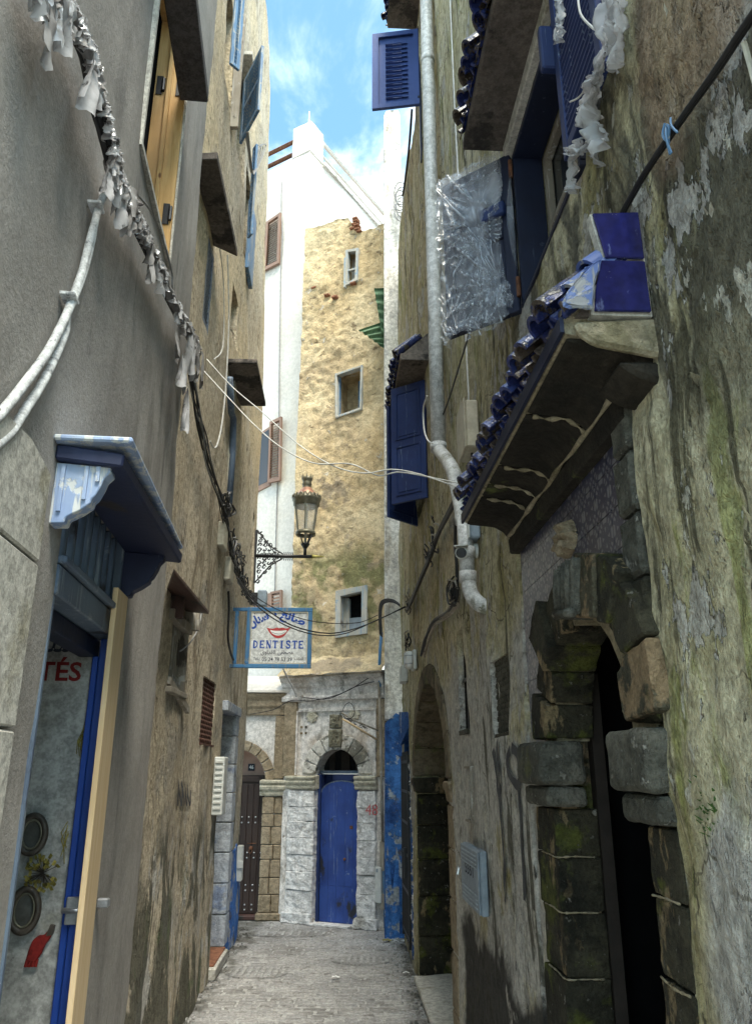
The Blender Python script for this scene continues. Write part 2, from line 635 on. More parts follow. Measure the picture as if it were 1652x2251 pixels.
MAT['rough_tan'] = weathered('rough_tan', (0.50, 0.385, 0.225), (0.59, 0.49, 0.32), [
    dict(c=(0.42, 0.33, 0.21), s=0.55, t=0.50, w=0.1, amt=0.8, win=((2, -1, 8.2, 0.5, 0.9),)),
    dict(c=(0.24, 0.20, 0.15), s=1.5, t=0.56, w=0.08, amt=0.75, win=((2, -1, 6.6, 0.4, 1.2),)),
    dict(c=(0.60, 0.55, 0.46), s=6.0, t=0.64, w=0.03, amt=0.85, h=0.6),
    dict(c=(0.30, 0.10, 0.05), s=3.8, sc=(1, 1, 3), t=0.70, w=0.02, amt=0.9, h=0.4),
    dict(c=(0.16, 0.17, 0.07), s=1.4, t=0.45, w=0.1, amt=0.8, win=((2, 3.6, 4.9, 0.3, 0.5),)),
    dict(c=(0.26, 0.195, 0.12), s=5.0, sc=(1, 1, 1.6), t=0.62, w=0.07, amt=0.7, h=-1.2)],
    fine=(22, 1.0), broad=0.8, bump=0.9, dist=0.026, speck=0.4)
MAT['white_plaster'] = weathered('white_plaster', (0.54, 0.505, 0.455), (0.60, 0.57, 0.525), [
    dict(c=(0.42, 0.36, 0.30), s=2.0, sc=(6, 6, 0.5), t=0.60, w=0.15, amt=0.5, win=((2, 12.0, 20, 0.8),)),
    dict(c=(0.70, 0.62, 0.47), s=0.6, t=0.5, w=0.2, amt=0.5)], fine=(40, 0.25), bump=0.4, dist=0.01, speck=0.2)
MAT['white_wall'] = weathered('white_wall', (0.60, 0.585, 0.55), (0.68, 0.66, 0.63), [
    dict(c=(0.34, 0.30, 0.24), s=1.3, sc=(3, 3, 0.8), t=0.52, w=0.12, amt=0.7),
    dict(c=(0.15, 0.14, 0.10), s=1.8, sc=(4, 4, 0.6), t=0.60, w=0.08, amt=0.7),
    dict(c=(0.40, 0.40, 0.41), s=5.0, t=0.58, w=0.03, amt=0.6, h=-0.5)], fine=(40, 0.4), bump=0.7, dist=0.015)
MAT['whitewash'] = weathered('whitewash', (0.62, 0.615, 0.61), (0.72, 0.71, 0.70), [
    dict(c=(0.40, 0.37, 0.32), s=3.0, t=0.60, w=0.08, amt=0.6, h=-0.5),
    dict(c=(0.20, 0.19, 0.12), s=2.0, t=0.58, w=0.08, amt=0.7, win=((2, -1, 0.35, 0.15, 0.3),))], fine=(26, 1.0), bump=0.9, dist=0.03)
MAT['facade_white'] = weathered('facade_white', (0.58, 0.55, 0.52), (0.68, 0.65, 0.62), [
    dict(c=(0.40, 0.33, 0.26), s=1.7, t=0.55, w=0.12, amt=0.7),
    dict(c=(0.10, 0.095, 0.075), s=2.4, sc=(1.6, 1.6, 0.8), t=0.56, w=0.08, amt=0.55),
    dict(c=(0.25, 0.2, 0.15), s=6, t=0.66, w=0.04, amt=0.8, h=-0.6)], fine=(40, 0.5), bump=0.8, dist=0.015)
MAT['arch_stone'] = weathered('arch_stone', (0.50, 0.48, 0.44), (0.60, 0.58, 0.54), [
    dict(c=(0.15, 0.14, 0.11), s=2.6, t=0.47, w=0.05, amt=0.92, h=-0.4),
    dict(c=(0.30, 0.26, 0.19), s=4.0, t=0.60, w=0.08, amt=0.7)], fine=(35, 0.7), bump=0.9, dist=0.02)
MAT['tan_stone'] = weathered('tan_stone', (0.245, 0.195, 0.13), (0.33, 0.27, 0.19), [
    dict(c=(0.15, 0.11, 0.065), s=5.0, t=0.56, w=0.12, amt=0.8, h=-0.5),
    dict(c=(0.44, 0.36, 0.25), s=7.0, t=0.62, w=0.08, amt=0.7)], fine=(40, 0.9), bump=0.9, dist=0.02)
MAT['carved_stone'] = weathered('carved_stone', (0.15, 0.14, 0.10), (0.24, 0.225, 0.17), [dict(c=(0.07, 0.065, 0.045), s=7.0, t=0.52, w=0.1, amt=0.8)], fine=(40, 0.7), bump=0.8, dist=0.015)
MAT['pale_stone'] = weathered('pale_stone', (0.45, 0.42, 0.33), (0.54, 0.51, 0.42), [
    dict(c=(0.25, 0.23, 0.15), s=4.0, t=0.55, w=0.12, amt=0.8)], fine=(40, 0.7), bump=0.8, dist=0.015)
MAT['slab_stone'] = weathered('slab_stone', (0.47, 0.45, 0.40), (0.55, 0.53, 0.48), [
    dict(c=(0.27, 0.245, 0.17), s=2.2, t=0.54, w=0.14, amt=0.8),
    dict(c=(0.16, 0.14, 0.09), s=6, t=0.64, w=0.06, amt=0.8)], fine=(50, 0.35), bump=0.6, dist=0.01)
MAT['dark_stone'] = weathered('dark_stone', (0.026, 0.025, 0.018), (0.060, 0.055, 0.036), [
    dict(c=(0.27, 0.205, 0.115), s=4.5, sc=(1, 1, 0.5), t=0.56, w=0.03, amt=0.8, h=-0.3),
    dict(c=(0.085, 0.095, 0.022), s=4.2, t=0.53, w=0.08, amt=0.9),
    dict(c=(0.015, 0.015, 0.012), s=6.0, t=0.52, w=0.12, amt=0.75),
    dict(c=(0.24, 0.23, 0.20), s=24, t=0.63, w=0.04, amt=0.8, h=0.5)], fine=(50, 1.1), broad=3.0, bump=1.0, dist=0.02)
MAT['cap_stone'] = weathered('cap_stone', (0.075, 0.075, 0.062), (0.15, 0.145, 0.12), [
    dict(c=(0.05, 0.05, 0.04), s=5.0, t=0.54, w=0.12, amt=0.85),
    dict(c=(0.13, 0.14, 0.06), s=3.2, t=0.60, w=0.10, amt=0.7),
    dict(c=(0.32, 0.31, 0.27), s=22, t=0.60, w=0.05, amt=0.8, h=0.5)], fine=(45, 1.1), broad=3.0, bump=1.0, dist=0.018)
MAT['mortar_pale'] = weathered('mortar_pale', (0.26, 0.22, 0.14), (0.38, 0.34, 0.25), [
    dict(c=(0.16, 0.14, 0.08), s=6, t=0.55, w=0.1, amt=0.8)], fine=(40, 0.9), bump=0.9, dist=0.02)
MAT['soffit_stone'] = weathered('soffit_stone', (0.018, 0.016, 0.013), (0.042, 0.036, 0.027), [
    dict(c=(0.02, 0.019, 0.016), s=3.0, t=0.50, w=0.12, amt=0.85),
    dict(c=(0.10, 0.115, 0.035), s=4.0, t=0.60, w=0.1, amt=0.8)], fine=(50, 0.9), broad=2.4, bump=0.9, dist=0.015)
MAT['concrete_dark'] = weathered('concrete_dark', (0.055, 0.053, 0.055), (0.085, 0.08, 0.08), [
    dict(c=(0.22, 0.18, 0.14), s=3.2, t=0.60, w=0.08, amt=0.7)], fine=(60, 0.5), bump=0.6, dist=0.01)
MAT['concrete_soffit'] = weathered('concrete_soffit', (0.10, 0.085, 0.075), (0.17, 0.145, 0.125), [
    dict(c=(0.035, 0.032, 0.03), s=2.5, t=0.5, w=0.06, amt=0.85)], fine=(60, 0.5), bump=0.6, dist=0.01)
MAT['paving'] = weathered('paving', (0.27, 0.265, 0.26), (0.37, 0.36, 0.35), [
    dict(c=(0.17, 0.16, 0.145), s=1.3, t=0.52, w=0.12, amt=0.55),
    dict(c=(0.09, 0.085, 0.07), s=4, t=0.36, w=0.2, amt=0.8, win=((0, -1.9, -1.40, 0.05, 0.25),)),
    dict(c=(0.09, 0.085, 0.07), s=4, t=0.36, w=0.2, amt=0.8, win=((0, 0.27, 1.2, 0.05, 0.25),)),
    dict(c=(0.15, 0.14, 0.13), s=9.0, t=0.54, w=0.12, amt=0.8),
    dict(c=(0.46, 0.45, 0.43), s=14.0, t=0.60, w=0.10, amt=0.7)], fine=(70, 0.6), broad=2.2, rough=0.75, spec=0.35, bump=0.7, dist=0.01)
MAT['paving_joint'] = weathered('paving_joint', (0.35, 0.345, 0.335), (0.43, 0.425, 0.41), [
    dict(c=(0.18, 0.165, 0.15), s=3.0, t=0.55, w=0.15, amt=0.7),
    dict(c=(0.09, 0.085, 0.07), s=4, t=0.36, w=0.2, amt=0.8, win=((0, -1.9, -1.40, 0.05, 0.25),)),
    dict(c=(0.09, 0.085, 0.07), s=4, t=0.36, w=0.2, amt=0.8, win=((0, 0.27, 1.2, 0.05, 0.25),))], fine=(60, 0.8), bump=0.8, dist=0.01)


def painted(name, a, b, worn, wt=0.62, grain=(18, 18, 1.2), rough=0.55, spec=0.4, dark=None, dt=0.62):
    M = Mat(name, rough, spec)
    c = M.mix(M.step(M.noise(3.0, detail=5), 0.35, 0.7), a, b)
    g = M.noise(2.2, grain, detail=6)
    k = M.step(g, wt, wt + 0.06)
    k2 = M.step(M.noise(9, off=(3, 3, 3), detail=6, rough=0.7), wt + 0.03, wt + 0.08)
    k = M.math('MAXIMUM', k, k2)
    c = M.mix(M.math('MULTIPLY', k, 0.85), c, worn)
    if dark:
        c = M.mix(M.step(M.noise(4.0, (1, 1, 0.6), off=(8, 8, 8), detail=6), dt, dt + 0.08), c, dark)
    M.height(g, 0.5)
    M.height(k, -0.5)
    return M.done(c, 0.5, 0.006)


MAT['blue_dark'] = painted('blue_dark', (0.007, 0.010, 0.027), (0.010, 0.017, 0.046), (0.06, 0.075, 0.11), 0.64)
MAT['blue_door'] = painted('blue_door', (0.016, 0.042, 0.19), (0.026, 0.066, 0.27), (0.15, 0.20, 0.32), 0.61, dark=(0.02, 0.022, 0.03), dt=0.58, rough=0.5)
MAT['blue_frame'] = painted('blue_frame', (0.012, 0.045, 0.24), (0.018, 0.065, 0.32), (0.28, 0.33, 0.42), 0.70, rough=0.4)
MAT['blue_shutter'] = painted('blue_shutter', (0.010, 0.022, 0.085), (0.016, 0.036, 0.13), (0.12, 0.16, 0.24), 0.62)
MAT['blue_clean'] = painted('blue_clean', (0.035, 0.07, 0.24), (0.045, 0.085, 0.28), (0.12, 0.17, 0.30), 0.74)
MAT['blue_light'] = painted('blue_light', (0.075, 0.16, 0.29), (0.10, 0.21, 0.36), (0.30, 0.32, 0.32), 0.54, dark=(0.08, 0.07, 0.06), dt=0.62)
MAT['blue_grey'] = painted('blue_grey', (0.075, 0.105, 0.155), (0.11, 0.15, 0.20), (0.21, 0.24, 0.27), 0.58, dark=(0.03, 0.03, 0.035), dt=0.6)
MAT['blue_hood'] = painted('blue_hood', (0.010, 0.015, 0.045), (0.016, 0.025, 0.07), (0.11, 0.13, 0.15), 0.66, dark=(0.03, 0.025, 0.02), dt=0.60)
MAT['blue_pale'] = painted('blue_pale', (0.22, 0.30, 0.48), (0.34, 0.42, 0.55), (0.56, 0.57, 0.54), 0.52, dark=(0.12, 0.10, 0.07), dt=0.66)
MAT['blue_worn'] = painted('blue_worn', (0.05, 0.085, 0.26), (0.11, 0.17, 0.36), (0.28, 0.28, 0.26), 0.54, dark=(0.06, 0.05, 0.04), dt=0.50)
MAT['blue_wall'] = weathered('blue_wall', (0.03, 0.105, 0.32), (0.045, 0.145, 0.40), [
    dict(c=(0.015, 0.045, 0.17), s=3.0, sc=(1, 1, 0.7), t=0.50, w=0.12, amt=0.8),
    dict(c=(0.40, 0.42, 0.42), s=4.0, t=0.57, w=0.04, amt=0.8, h=-0.5),
    dict(c=(0.10, 0.085, 0.06), s=3.4, t=0.60, w=0.05, amt=0.8)], fine=(30, 0.8), rough=0.8, bump=0.8, dist=0.02)
MAT['blue_base'] = weathered('blue_base', (0.03, 0.12, 0.40), (0.06, 0.18, 0.48), [
    dict(c=(0.36, 0.37, 0.36), s=3.0, t=0.50, w=0.06, amt=0.85, h=-0.5),
    dict(c=(0.08, 0.07, 0.05), s=2.6, t=0.60, w=0.06, amt=0.8)], fine=(34, 0.7), bump=0.8, dist=0.02)
MAT['blue_white_stone'] = weathered('blue_white_stone', (0.34, 0.38, 0.44), (0.46, 0.48, 0.50), [
    dict(c=(0.14, 0.21, 0.38), s=4.0, t=0.54, w=0.08, amt=0.6),
    dict(c=(0.22, 0.19, 0.16), s=3.0, t=0.60, w=0.06, amt=0.8, h=-0.5)], fine=(34, 0.8), bump=0.8, dist=0.02)
MAT['sign_blue'] = painted('sign_blue', (0.045, 0.15, 0.30), (0.06, 0.19, 0.36), (0.18, 0.21, 0.22), 0.58, dark=(0.10, 0.11, 0.11), dt=0.62)
MAT['brown_shutter'] = painted('brown_shutter', (0.20, 0.12, 0.085), (0.25, 0.155, 0.11), (0.30, 0.22, 0.17), 0.72)
MAT['red_wood'] = painted('red_wood', (0.045, 0.02, 0.016), (0.065, 0.03, 0.025), (0.20, 0.16, 0.13), 0.60, dark=(0.02, 0.018, 0.015), dt=0.54)
MAT['old_wood'] = painted('old_wood', (0.22, 0.19, 0.15), (0.31, 0.28, 0.23), (0.42, 0.40, 0.36), 0.56, dark=(0.06, 0.05, 0.04), dt=0.6, rough=0.85)
MAT['grey_blue_wood'] = painted('grey_blue_wood', (0.38, 0.37, 0.33), (0.47, 0.46, 0.42), (0.22, 0.32, 0.42), 0.54, dark=(0.12, 0.10, 0.08), dt=0.62, rough=0.85)
MAT['brown_door'] = painted('brown_door', (0.026, 0.016, 0.014), (0.040, 0.025, 0.021), (0.09, 0.07, 0.06), 0.72, rough=0.45)


def wood_mat(name, a, b, knots, stain=None):
    M = Mat(name, 0.6, 0.3)
    g = M.noise(1.6, (26, 26, 1.6), detail=6, dist=1.2)
    c = M.mix(M.step(g, 0.35, 0.7), a, b)
    k = M.voro(2.0, (3, 3, 1.6))
    c = M.mix(M.step(k, 0.09, 0.04), c, knots)
    if stain:
        c = M.mix(M.math('MULTIPLY', M.step(M.noise(2.5, (1, 1, 0.5), off=(5, 5, 5)), 0.52, 0.66), 0.7), c, stain)
    M.height(g, 0.4)
    return M.done(c, 0.35, 0.004)


MAT['pine'] = wood_mat('pine', (0.50, 0.30, 0.11), (0.60, 0.39, 0.17), (0.17, 0.075, 0.03), (0.40, 0.25, 0.11))
MAT['batten'] = wood_mat('batten', (0.63, 0.46, 0.26), (0.70, 0.54, 0.34), (0.25, 0.12, 0.07))


def simple(name, c, rough=0.6, spec=0.4, metal=0.0, var=0.25, vs=12.0, bump=0.15):
    M = Mat(name, rough, spec, metal)
    d = tuple(x * (1 - var) for x in c)
    e = tuple(min(1, x * (1 + var)) for x in c)
    n = M.noise(vs, detail=5, rough=0.7)
    M.height(n, 0.5)
    return M.done(M.mix(M.step(n, 0.3, 0.7), d, e), bump, 0.005)


MAT['black_iron'] = simple('black_iron', (0.014, 0.014, 0.016), 0.5, 0.5)
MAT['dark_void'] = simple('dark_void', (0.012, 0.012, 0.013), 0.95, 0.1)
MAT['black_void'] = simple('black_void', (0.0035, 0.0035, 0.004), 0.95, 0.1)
MAT['dark_wood'] = simple('dark_wood', (0.022, 0.017, 0.014), 0.7, 0.3)
MAT['interior_white'] = weathered('interior_white', (0.27, 0.27, 0.255), (0.36, 0.36, 0.345), [
    dict(c=(0.16, 0.145, 0.09), s=1.7, t=0.54, w=0.16, amt=0.7),
    dict(c=(0.06, 0.055, 0.04), s=7, t=0.68, w=0.04, amt=0.7)], fine=(40, 0.25), bump=0.4, dist=0.008)
MAT['steel'] = simple('steel', (0.45, 0.46, 0.48), 0.35, 0.5, 0.8, 0.2, 30)
MAT['rust'] = simple('rust', (0.13, 0.06, 0.035), 0.85, 0.2, 0, 0.5, 25)
MAT['cable_black'] = simple('cable_black', (0.016, 0.016, 0.017), 0.55, 0.4)
MAT['cable_white'] = simple('cable_white', (0.50, 0.49, 0.46), 0.5, 0.4)
MAT['cable_grey'] = simple('cable_grey', (0.20, 0.20, 0.20), 0.5, 0.4)
MAT['pipe_white'] = weathered('pipe_white', (0.47, 0.47, 0.46), (0.57, 0.57, 0.56), [
    dict(c=(0.22, 0.21, 0.17), s=5.0, sc=(1, 1, 0.4), t=0.56, w=0.10, amt=0.8),
    dict(c=(0.12, 0.13, 0.07), s=9.0, t=0.58, w=0.06, amt=0.8, win=((2, 0, 4.1, 0.2),))], fine=(60, 0.2), rough=0.5, spec=0.4, bump=0.3)
MAT['conduit'] = weathered('conduit', (0.48, 0.49, 0.49), (0.58, 0.59, 0.59), [
    dict(c=(0.16, 0.17, 0.18), s=16.0, t=0.58, w=0.06, amt=0.85)], fine=(60, 0.3), rough=0.6, bump=0.5)
MAT['box_white'] = simple('box_white', (0.56, 0.57, 0.54), 0.5, 0.4, 0, 0.12, 9)
MAT['box_cream'] = simple('box_cream', (0.42, 0.39, 0.31), 0.55, 0.4, 0, 0.18, 14)
MAT['box_grey'] = simple('box_grey', (0.22, 0.27, 0.32), 0.45, 0.4, 0.0, 0.18, 14)
MAT['print_dark'] = simple('print_dark', (0.03, 0.035, 0.05), 0.7, 0.2)
MAT['print_red'] = simple('print_red', (0.14, 0.012, 0.012), 0.7, 0.2)
MAT['print_blue'] = simple('print_blue', (0.02, 0.07, 0.33), 0.6, 0.3)
MAT['print_lip'] = simple('print_lip', (0.40, 0.05, 0.05), 0.6, 0.3)
MAT['print_white'] = simple('print_white', (0.78, 0.78, 0.76), 0.6, 0.3, var=0.05)
MAT['print_pale'] = simple('print_pale', (0.36, 0.42, 0.47), 0.6, 0.3)
MAT['sign_white'] = weathered('sign_white', (0.58, 0.59, 0.58), (0.64, 0.65, 0.64), [
    dict(c=(0.40, 0.39, 0.34), s=3.0, sc=(4, 4, 1), t=0.58, w=0.15, amt=0.6),
    dict(c=(0.20, 0.16, 0.11), s=30, t=0.71, w=0.03, amt=0.7)], fine=(60, 0.1), rough=0.5, spec=0.4, bump=0.2)
MAT['spray_black'] = simple('spray_black', (0.075, 0.075, 0.08), 0.8, 0.2)
MAT['spray_red'] = simple('spray_red', (0.40, 0.09, 0.09), 0.8, 0.2)
MAT['glaze'] = weathered('glaze', (0.014, 0.015, 0.085), (0.02, 0.022, 0.125), [
    dict(c=(0.16, 0.19, 0.36), s=9.0, sc=(2, 2, 0.7), t=0.62, w=0.06, amt=0.6),
    dict(c=(0.42, 0.40, 0.36), s=17.0, t=0.665, w=0.02, amt=0.85)], fine=(14, 0.3), rough=0.16, spec=0.6, bump=0.25)
MAT['glaze_worn'] = weathered('glaze_worn', (0.014, 0.018, 0.075), (0.035, 0.055, 0.19), [
    dict(c=(0.075, 0.06, 0.045), s=11.0, t=0.50, w=0.05, amt=0.95, h=-0.4),
    dict(c=(0.33, 0.32, 0.28), s=15.0, t=0.64, w=0.05, amt=0.8)], fine=(40, 0.6), broad=9.0, rough=0.22, spec=0.55, bump=0.6)
MAT['terracotta'] = simple('terracotta', (0.22, 0.10, 0.06), 0.85, 0.2, 0, 0.35, 20, 0.4)
MAT['clay_grille'] = simple('clay_grille', (0.115, 0.06, 0.045), 0.85, 0.2, 0, 0.4, 20, 0.4)
MAT['lattice'] = simple('lattice', (0.07, 0.065, 0.05), 0.9, 0.2, 0, 0.5, 20, 0.5)
MAT['brass_old'] = simple('brass_old', (0.15, 0.14, 0.10), 0.45, 0.5, 0.5, 0.3, 18)
MAT['copper'] = simple('copper', (0.33, 0.17, 0.11), 0.4, 0.5, 0.6, 0.3, 10)
MAT['gilt'] = simple('gilt', (0.42, 0.36, 0.10), 0.45, 0.5, 0.2)
MAT['rag'] = simple('rag', (0.46, 0.455, 0.46), 0.75, 0.3, 0, 0.2, 9, 0.5)
MAT['rag_dirty'] = simple('rag_dirty', (0.22, 0.21, 0.205), 0.8, 0.25, 0, 0.35, 9, 0.5)
MAT['green_sheet'] = weathered('green_sheet', (0.075, 0.155, 0.085), (0.13, 0.22, 0.13), [
    dict(c=(0.26, 0.32, 0.24), s=6, t=0.6, w=0.1, amt=0.6)], fine=(40, 0.3), rough=0.6, bump=0.4)
MAT['oval_frame'] = simple('oval_frame', (0.055, 0.045, 0.035), 0.5, 0.4, 0, 0.4, 20)
MAT['oval_glass'] = simple('oval_glass', (0.10, 0.10, 0.09), 0.25, 0.5, 0, 0.4, 6)
MAT['flower_dry'] = simple('flower_dry', (0.20, 0.17, 0.04), 0.85, 0.2, 0, 0.5, 30)
MAT['red_felt'] = simple('red_felt', (0.16, 0.014, 0.012), 0.85, 0.2, 0, 0.4, 30)
MAT['pink_wall'] = simple('pink_wall', (0.36, 0.235, 0.19), 0.9, 0.2, 0, 0.15, 5)
MAT['weed'] = simple('weed', (0.06, 0.12, 0.03), 0.8, 0.2, 0, 0.4, 20)


def glass_mat(name, tint, alpha, rough=0.05):
    M = Mat(name, rough, 0.5)
    M.b.inputs['Alpha'].default_value = alpha
    return M.done(tint, 0)


MAT['pane'] = glass_mat('pane', (0.03, 0.035, 0.04), 1.0, 0.06)
MAT['lantern_glass'] = glass_mat('lantern_glass', (0.75, 0.74, 0.68), 0.30, 0.1)


def film_mat(name, tint, base, crease_glint, gloss):
    """clear sheet: transparent, glossy, milky in patches, highlights painted white along its creases"""
    M = Mat(name, 0.2, 0.5)
    nt = M.nt
    out = [n for n in nt.nodes if n.type == 'OUTPUT_MATERIAL'][0]
    geo = M.N('ShaderNodeNewGeometry')
    pt = M.math('ABSOLUTE', M.math('SUBTRACT', geo.outputs['Pointiness'], 0.5))
    k = M.step(pt, 0.02, 0.10)  # whitens the sharp folds in place of highlights
    cl = M.step(M.noise(3.0, detail=3), 0.42, 0.72)
    k = M.math('MAXIMUM', k, M.math('MULTIPLY', cl, 0.45))
    a = M.math('ADD', M.math('MULTIPLY', k, crease_glint), base)
    tr = M.N('ShaderNodeBsdfTransparent')
    df = M.N('ShaderNodeBsdfDiffuse'); df.inputs['Color'].default_value = col(tint)
    tl = M.N('ShaderNodeBsdfTranslucent'); tl.inputs['Color'].default_value = col(tint)
    gl = M.N('ShaderNodeBsdfGlossy'); gl.inputs['Roughness'].default_value = 0.25
    m0 = M.N('ShaderNodeMixShader'); m0.inputs[0].default_value = 0.4
    nt.links.new(df.outputs[0], m0.inputs[1]); nt.links.new(tl.outputs[0], m0.inputs[2])
    m1 = M.N('ShaderNodeMixShader'); M.put(m1.inputs[0], a)
    nt.links.new(tr.outputs[0], m1.inputs[1]); nt.links.new(m0.outputs[0], m1.inputs[2])
    fr = M.N('ShaderNodeFresnel'); fr.inputs['IOR'].default_value = 1.5
    m2 = M.N('ShaderNodeMixShader'); M.put(m2.inputs[0], M.math('MINIMUM', M.math('MULTIPLY', fr.outputs[0], gloss), 0.9))
    nt.links.new(m1.outputs[0], m2.inputs[1]); nt.links.new(gl.outputs[0], m2.inputs[2])
    nt.links.new(m2.outputs[0], out.inputs['Surface'])
    return M.m


MAT['film'] = film_mat('plastic_film', (0.74, 0.78, 0.85), 0.12, 0.78, 0.09)
MAT['film_white'] = film_mat('film_white', (0.60, 0.60, 0.61), 0.55, 0.30, 0.15)


def cloth_mat(name, a, b):
    M = Mat(name, 0.8, 0.2)
    c = M.mix(M.step(M.noise(7.0, detail=5), 0.35, 0.65), a, b)
    c = M.mix(M.step(M.noise(16.0, off=(2, 4, 6), detail=4), 0.62, 0.70), c, tuple(x * 0.4 for x in a))
    out = [n for n in M.nt.nodes if n.type == 'OUTPUT_MATERIAL'][0]
    M.height(M.noise(30, detail=3), 0.5)
    m = M.done(c, 0.5, 0.006)
    tl = M.N('ShaderNodeBsdfTranslucent')
    M.put(tl.inputs['Color'], c)
    mx = M.N('ShaderNodeMixShader'); mx.inputs[0].default_value = 0.30
    M.nt.links.new(M.b.outputs[0], mx.inputs[1]); M.nt.links.new(tl.outputs[0], mx.inputs[2])
    M.nt.links.new(mx.outputs[0], out.inputs['Surface'])
    return m


MAT['rag'] = cloth_mat('rag', (0.36, 0.355, 0.36), (0.58, 0.57, 0.58))
MAT['rag_dirty'] = cloth_mat('rag_dirty', (0.17, 0.16, 0.155), (0.34, 0.33, 0.325))


def zellige_mat():
    M = Mat('zellige_print', 0.3, 0.5, coord='Object')
    n = M.N('ShaderNodeVectorMath'); n.operation = 'ABSOLUTE'
    # the tile's own plane: distance along the wall and height
    x = M.xyz()
    a = M.math('ABSOLUTE', M.math('DIVIDE', x[1], 0.065))
    b = M.math('ABSOLUTE', M.math('DIVIDE', x[2], 0.065))
    r = M.math('SQRT', M.math('ADD', M.math('MULTIPLY', a, a), M.math('MULTIPLY', b, b)))
    lens1 = M.math('ABSOLUTE', M.math('SUBTRACT', a, M.math('MULTIPLY', b, 0.45)))
    lens2 = M.math('ABSOLUTE', M.math('SUBTRACT', b, M.math('MULTIPLY', a, 0.45)))
    dia = M.math('ABSOLUTE', M.math('SUBTRACT', a, b))
    l1 = M.step(lens1, 0.13, 0.08)
    l2 = M.step(lens2, 0.13, 0.08)
    l3 = M.step(dia, 0.11, 0.06)
    ring = M.step(M.math('ABSOLUTE', M.math('SUBTRACT', r, 0.62)), 0.13, 0.08)
    ring2 = M.step(M.math('ABSOLUTE', M.math('SUBTRACT', r, 1.08)), 0.12, 0.07)
    k = M.math('MAXIMUM', M.math('MAXIMUM', l1, l2), M.math('MAXIMUM', M.math('MAXIMUM', ring, ring2), l3))
    k = M.math('MULTIPLY', k, 0.92)
    return M.done(M.mix(k, (0.19, 0.185, 0.20), (0.022, 0.024, 0.06)), 0)


MAT['zellige'] = zellige_mat()


def hz(W, u, v, z):
    r = ray(u, v)
    p = CAM + r * ((z - EYE) / r.z)
    return ((p - W.O).dot(W.t), (p - W.O).dot(W.n))


def piece(mesh, name, parent, pos, rot=None, scale=None):
    o = bpy.data.objects.new(name, mesh)
    COL.objects.link(o)
    o.parent = parent
    o.location = V(pos) - BASE[parent.name]
    if rot: o.rotation_euler = rot
    if scale: o.scale = scale
    BASE[o.name] = BASE[parent.name]
    return o


def local_mesh(mb, name, mat, bevel=0.0, smooth=False, cuts=0, rough=0.0, rscale=20.0):
    bm = bmesh.new()
    vs = [bm.verts.new(p) for p in mb.v]
    for f in mb.f:
        try: bm.faces.new([vs[i] for i in f])
        except ValueError: pass
    bmesh.ops.recalc_face_normals(bm, faces=bm.faces[:])
    if bevel: bmesh.ops.bevel(bm, geom=bm.edges[:], offset=bevel, segments=1, affect='EDGES', clamp_overlap=True)
    if cuts: bmesh.ops.subdivide_edges(bm, edges=bm.edges[:], cuts=cuts, use_grid_fill=True)
    if rough:
        bm.normal_update()
        for q in bm.verts: q.co += q.normal * rough * noise.noise(q.co * rscale)
    me = bpy.data.meshes.new(name)
    bm.to_mesh(me)
    bm.free()
    if smooth: me.polygons.foreach_set('use_smooth', [True] * len(me.polygons))
    me.materials.append(mat)
    return me


def rect(s0, s1, z0, z1):
    return [(s0, z0), (s1, z0), (s1, z1), (s0, z1)]


def arch(s0, s1, z0, zs, n=14, zap=None):
    """opening outline with a round (or raised) head"""
    c, r = (s0 + s1) / 2, (s1 - s0) / 2
    ry = (zap - zs) if zap else r
    return [(s0, z0), (s1, z0)] + [(c + r * math.cos(PI * i / n), zs + ry * math.sin(PI * i / n)) for i in range(n + 1)]


# ================================================================== THE SETTING: ground and paving
g = MB().add([(-60, -60, -0.014), (60, -60, -0.014), (60, 60, -0.014), (-60, 60, -0.014)], [(0, 1, 2, 3)])
gm = MB()
def _gz(x, y): return -0.010 + 0.006 * noise.noise(V((x * 1.3, y * 1.3, 0)))
gm.grid(lambda a, b: V((-3.4 + 4.6 * a, 2.0 + 10 * b, _gz(-3.4 + 4.6 * a, 2.0 + 10 * b))), 90, 200)
gm.add(*[[(x, y, -0.03) for x, y in ((-60, -60), (60, -60), (60, 60), (-60, 60))], [(0, 1, 2, 3)]])
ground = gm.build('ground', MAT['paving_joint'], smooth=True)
tag(ground, 'grey mortar bed of the alley floor between the small paving setts', 'ground', kind='structure')

rows = []
variants = []
for k in range(6):
    w, h = 0.092 + 0.012 * random.random(), 0.040 + 0.004 * random.random()
    poly = []
    for i in range(4):
        sx, sy = ((-1, -1), (1, -1), (1, 1), (-1, 1))[i]
        poly.append(V((sx * w * (1 - 0.16 * random.random()), sy * h * (1 - 0.22 * random.random()), 0)))
    m = MB().prism([p + V((0, 0, -0.03)) for p in poly], [p + V((0, 0, 0.0)) for p in poly])
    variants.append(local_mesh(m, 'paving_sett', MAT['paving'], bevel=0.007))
spots = []
y = 4.9
r = 0
while y < 11.05:
    xl = -1.62 if y < 10.2 else -2.5
    xr = 0.62 - 0.035 * (y - 5)
    x = xl + random.uniform(0.0, 0.2)
    while x < xr:
        w_ = random.uniform(.62, 1.12)
        x += 0.1025 * w_
        if random.random() > 0.04: spots.append((x, y + random.uniform(-.012, .012), w_))
        x += 0.1025 * w_
    y += 0.094
    r += 1
spots = [p for p in spots if p[1] > 5.6]
far = MB()
cnt = 0
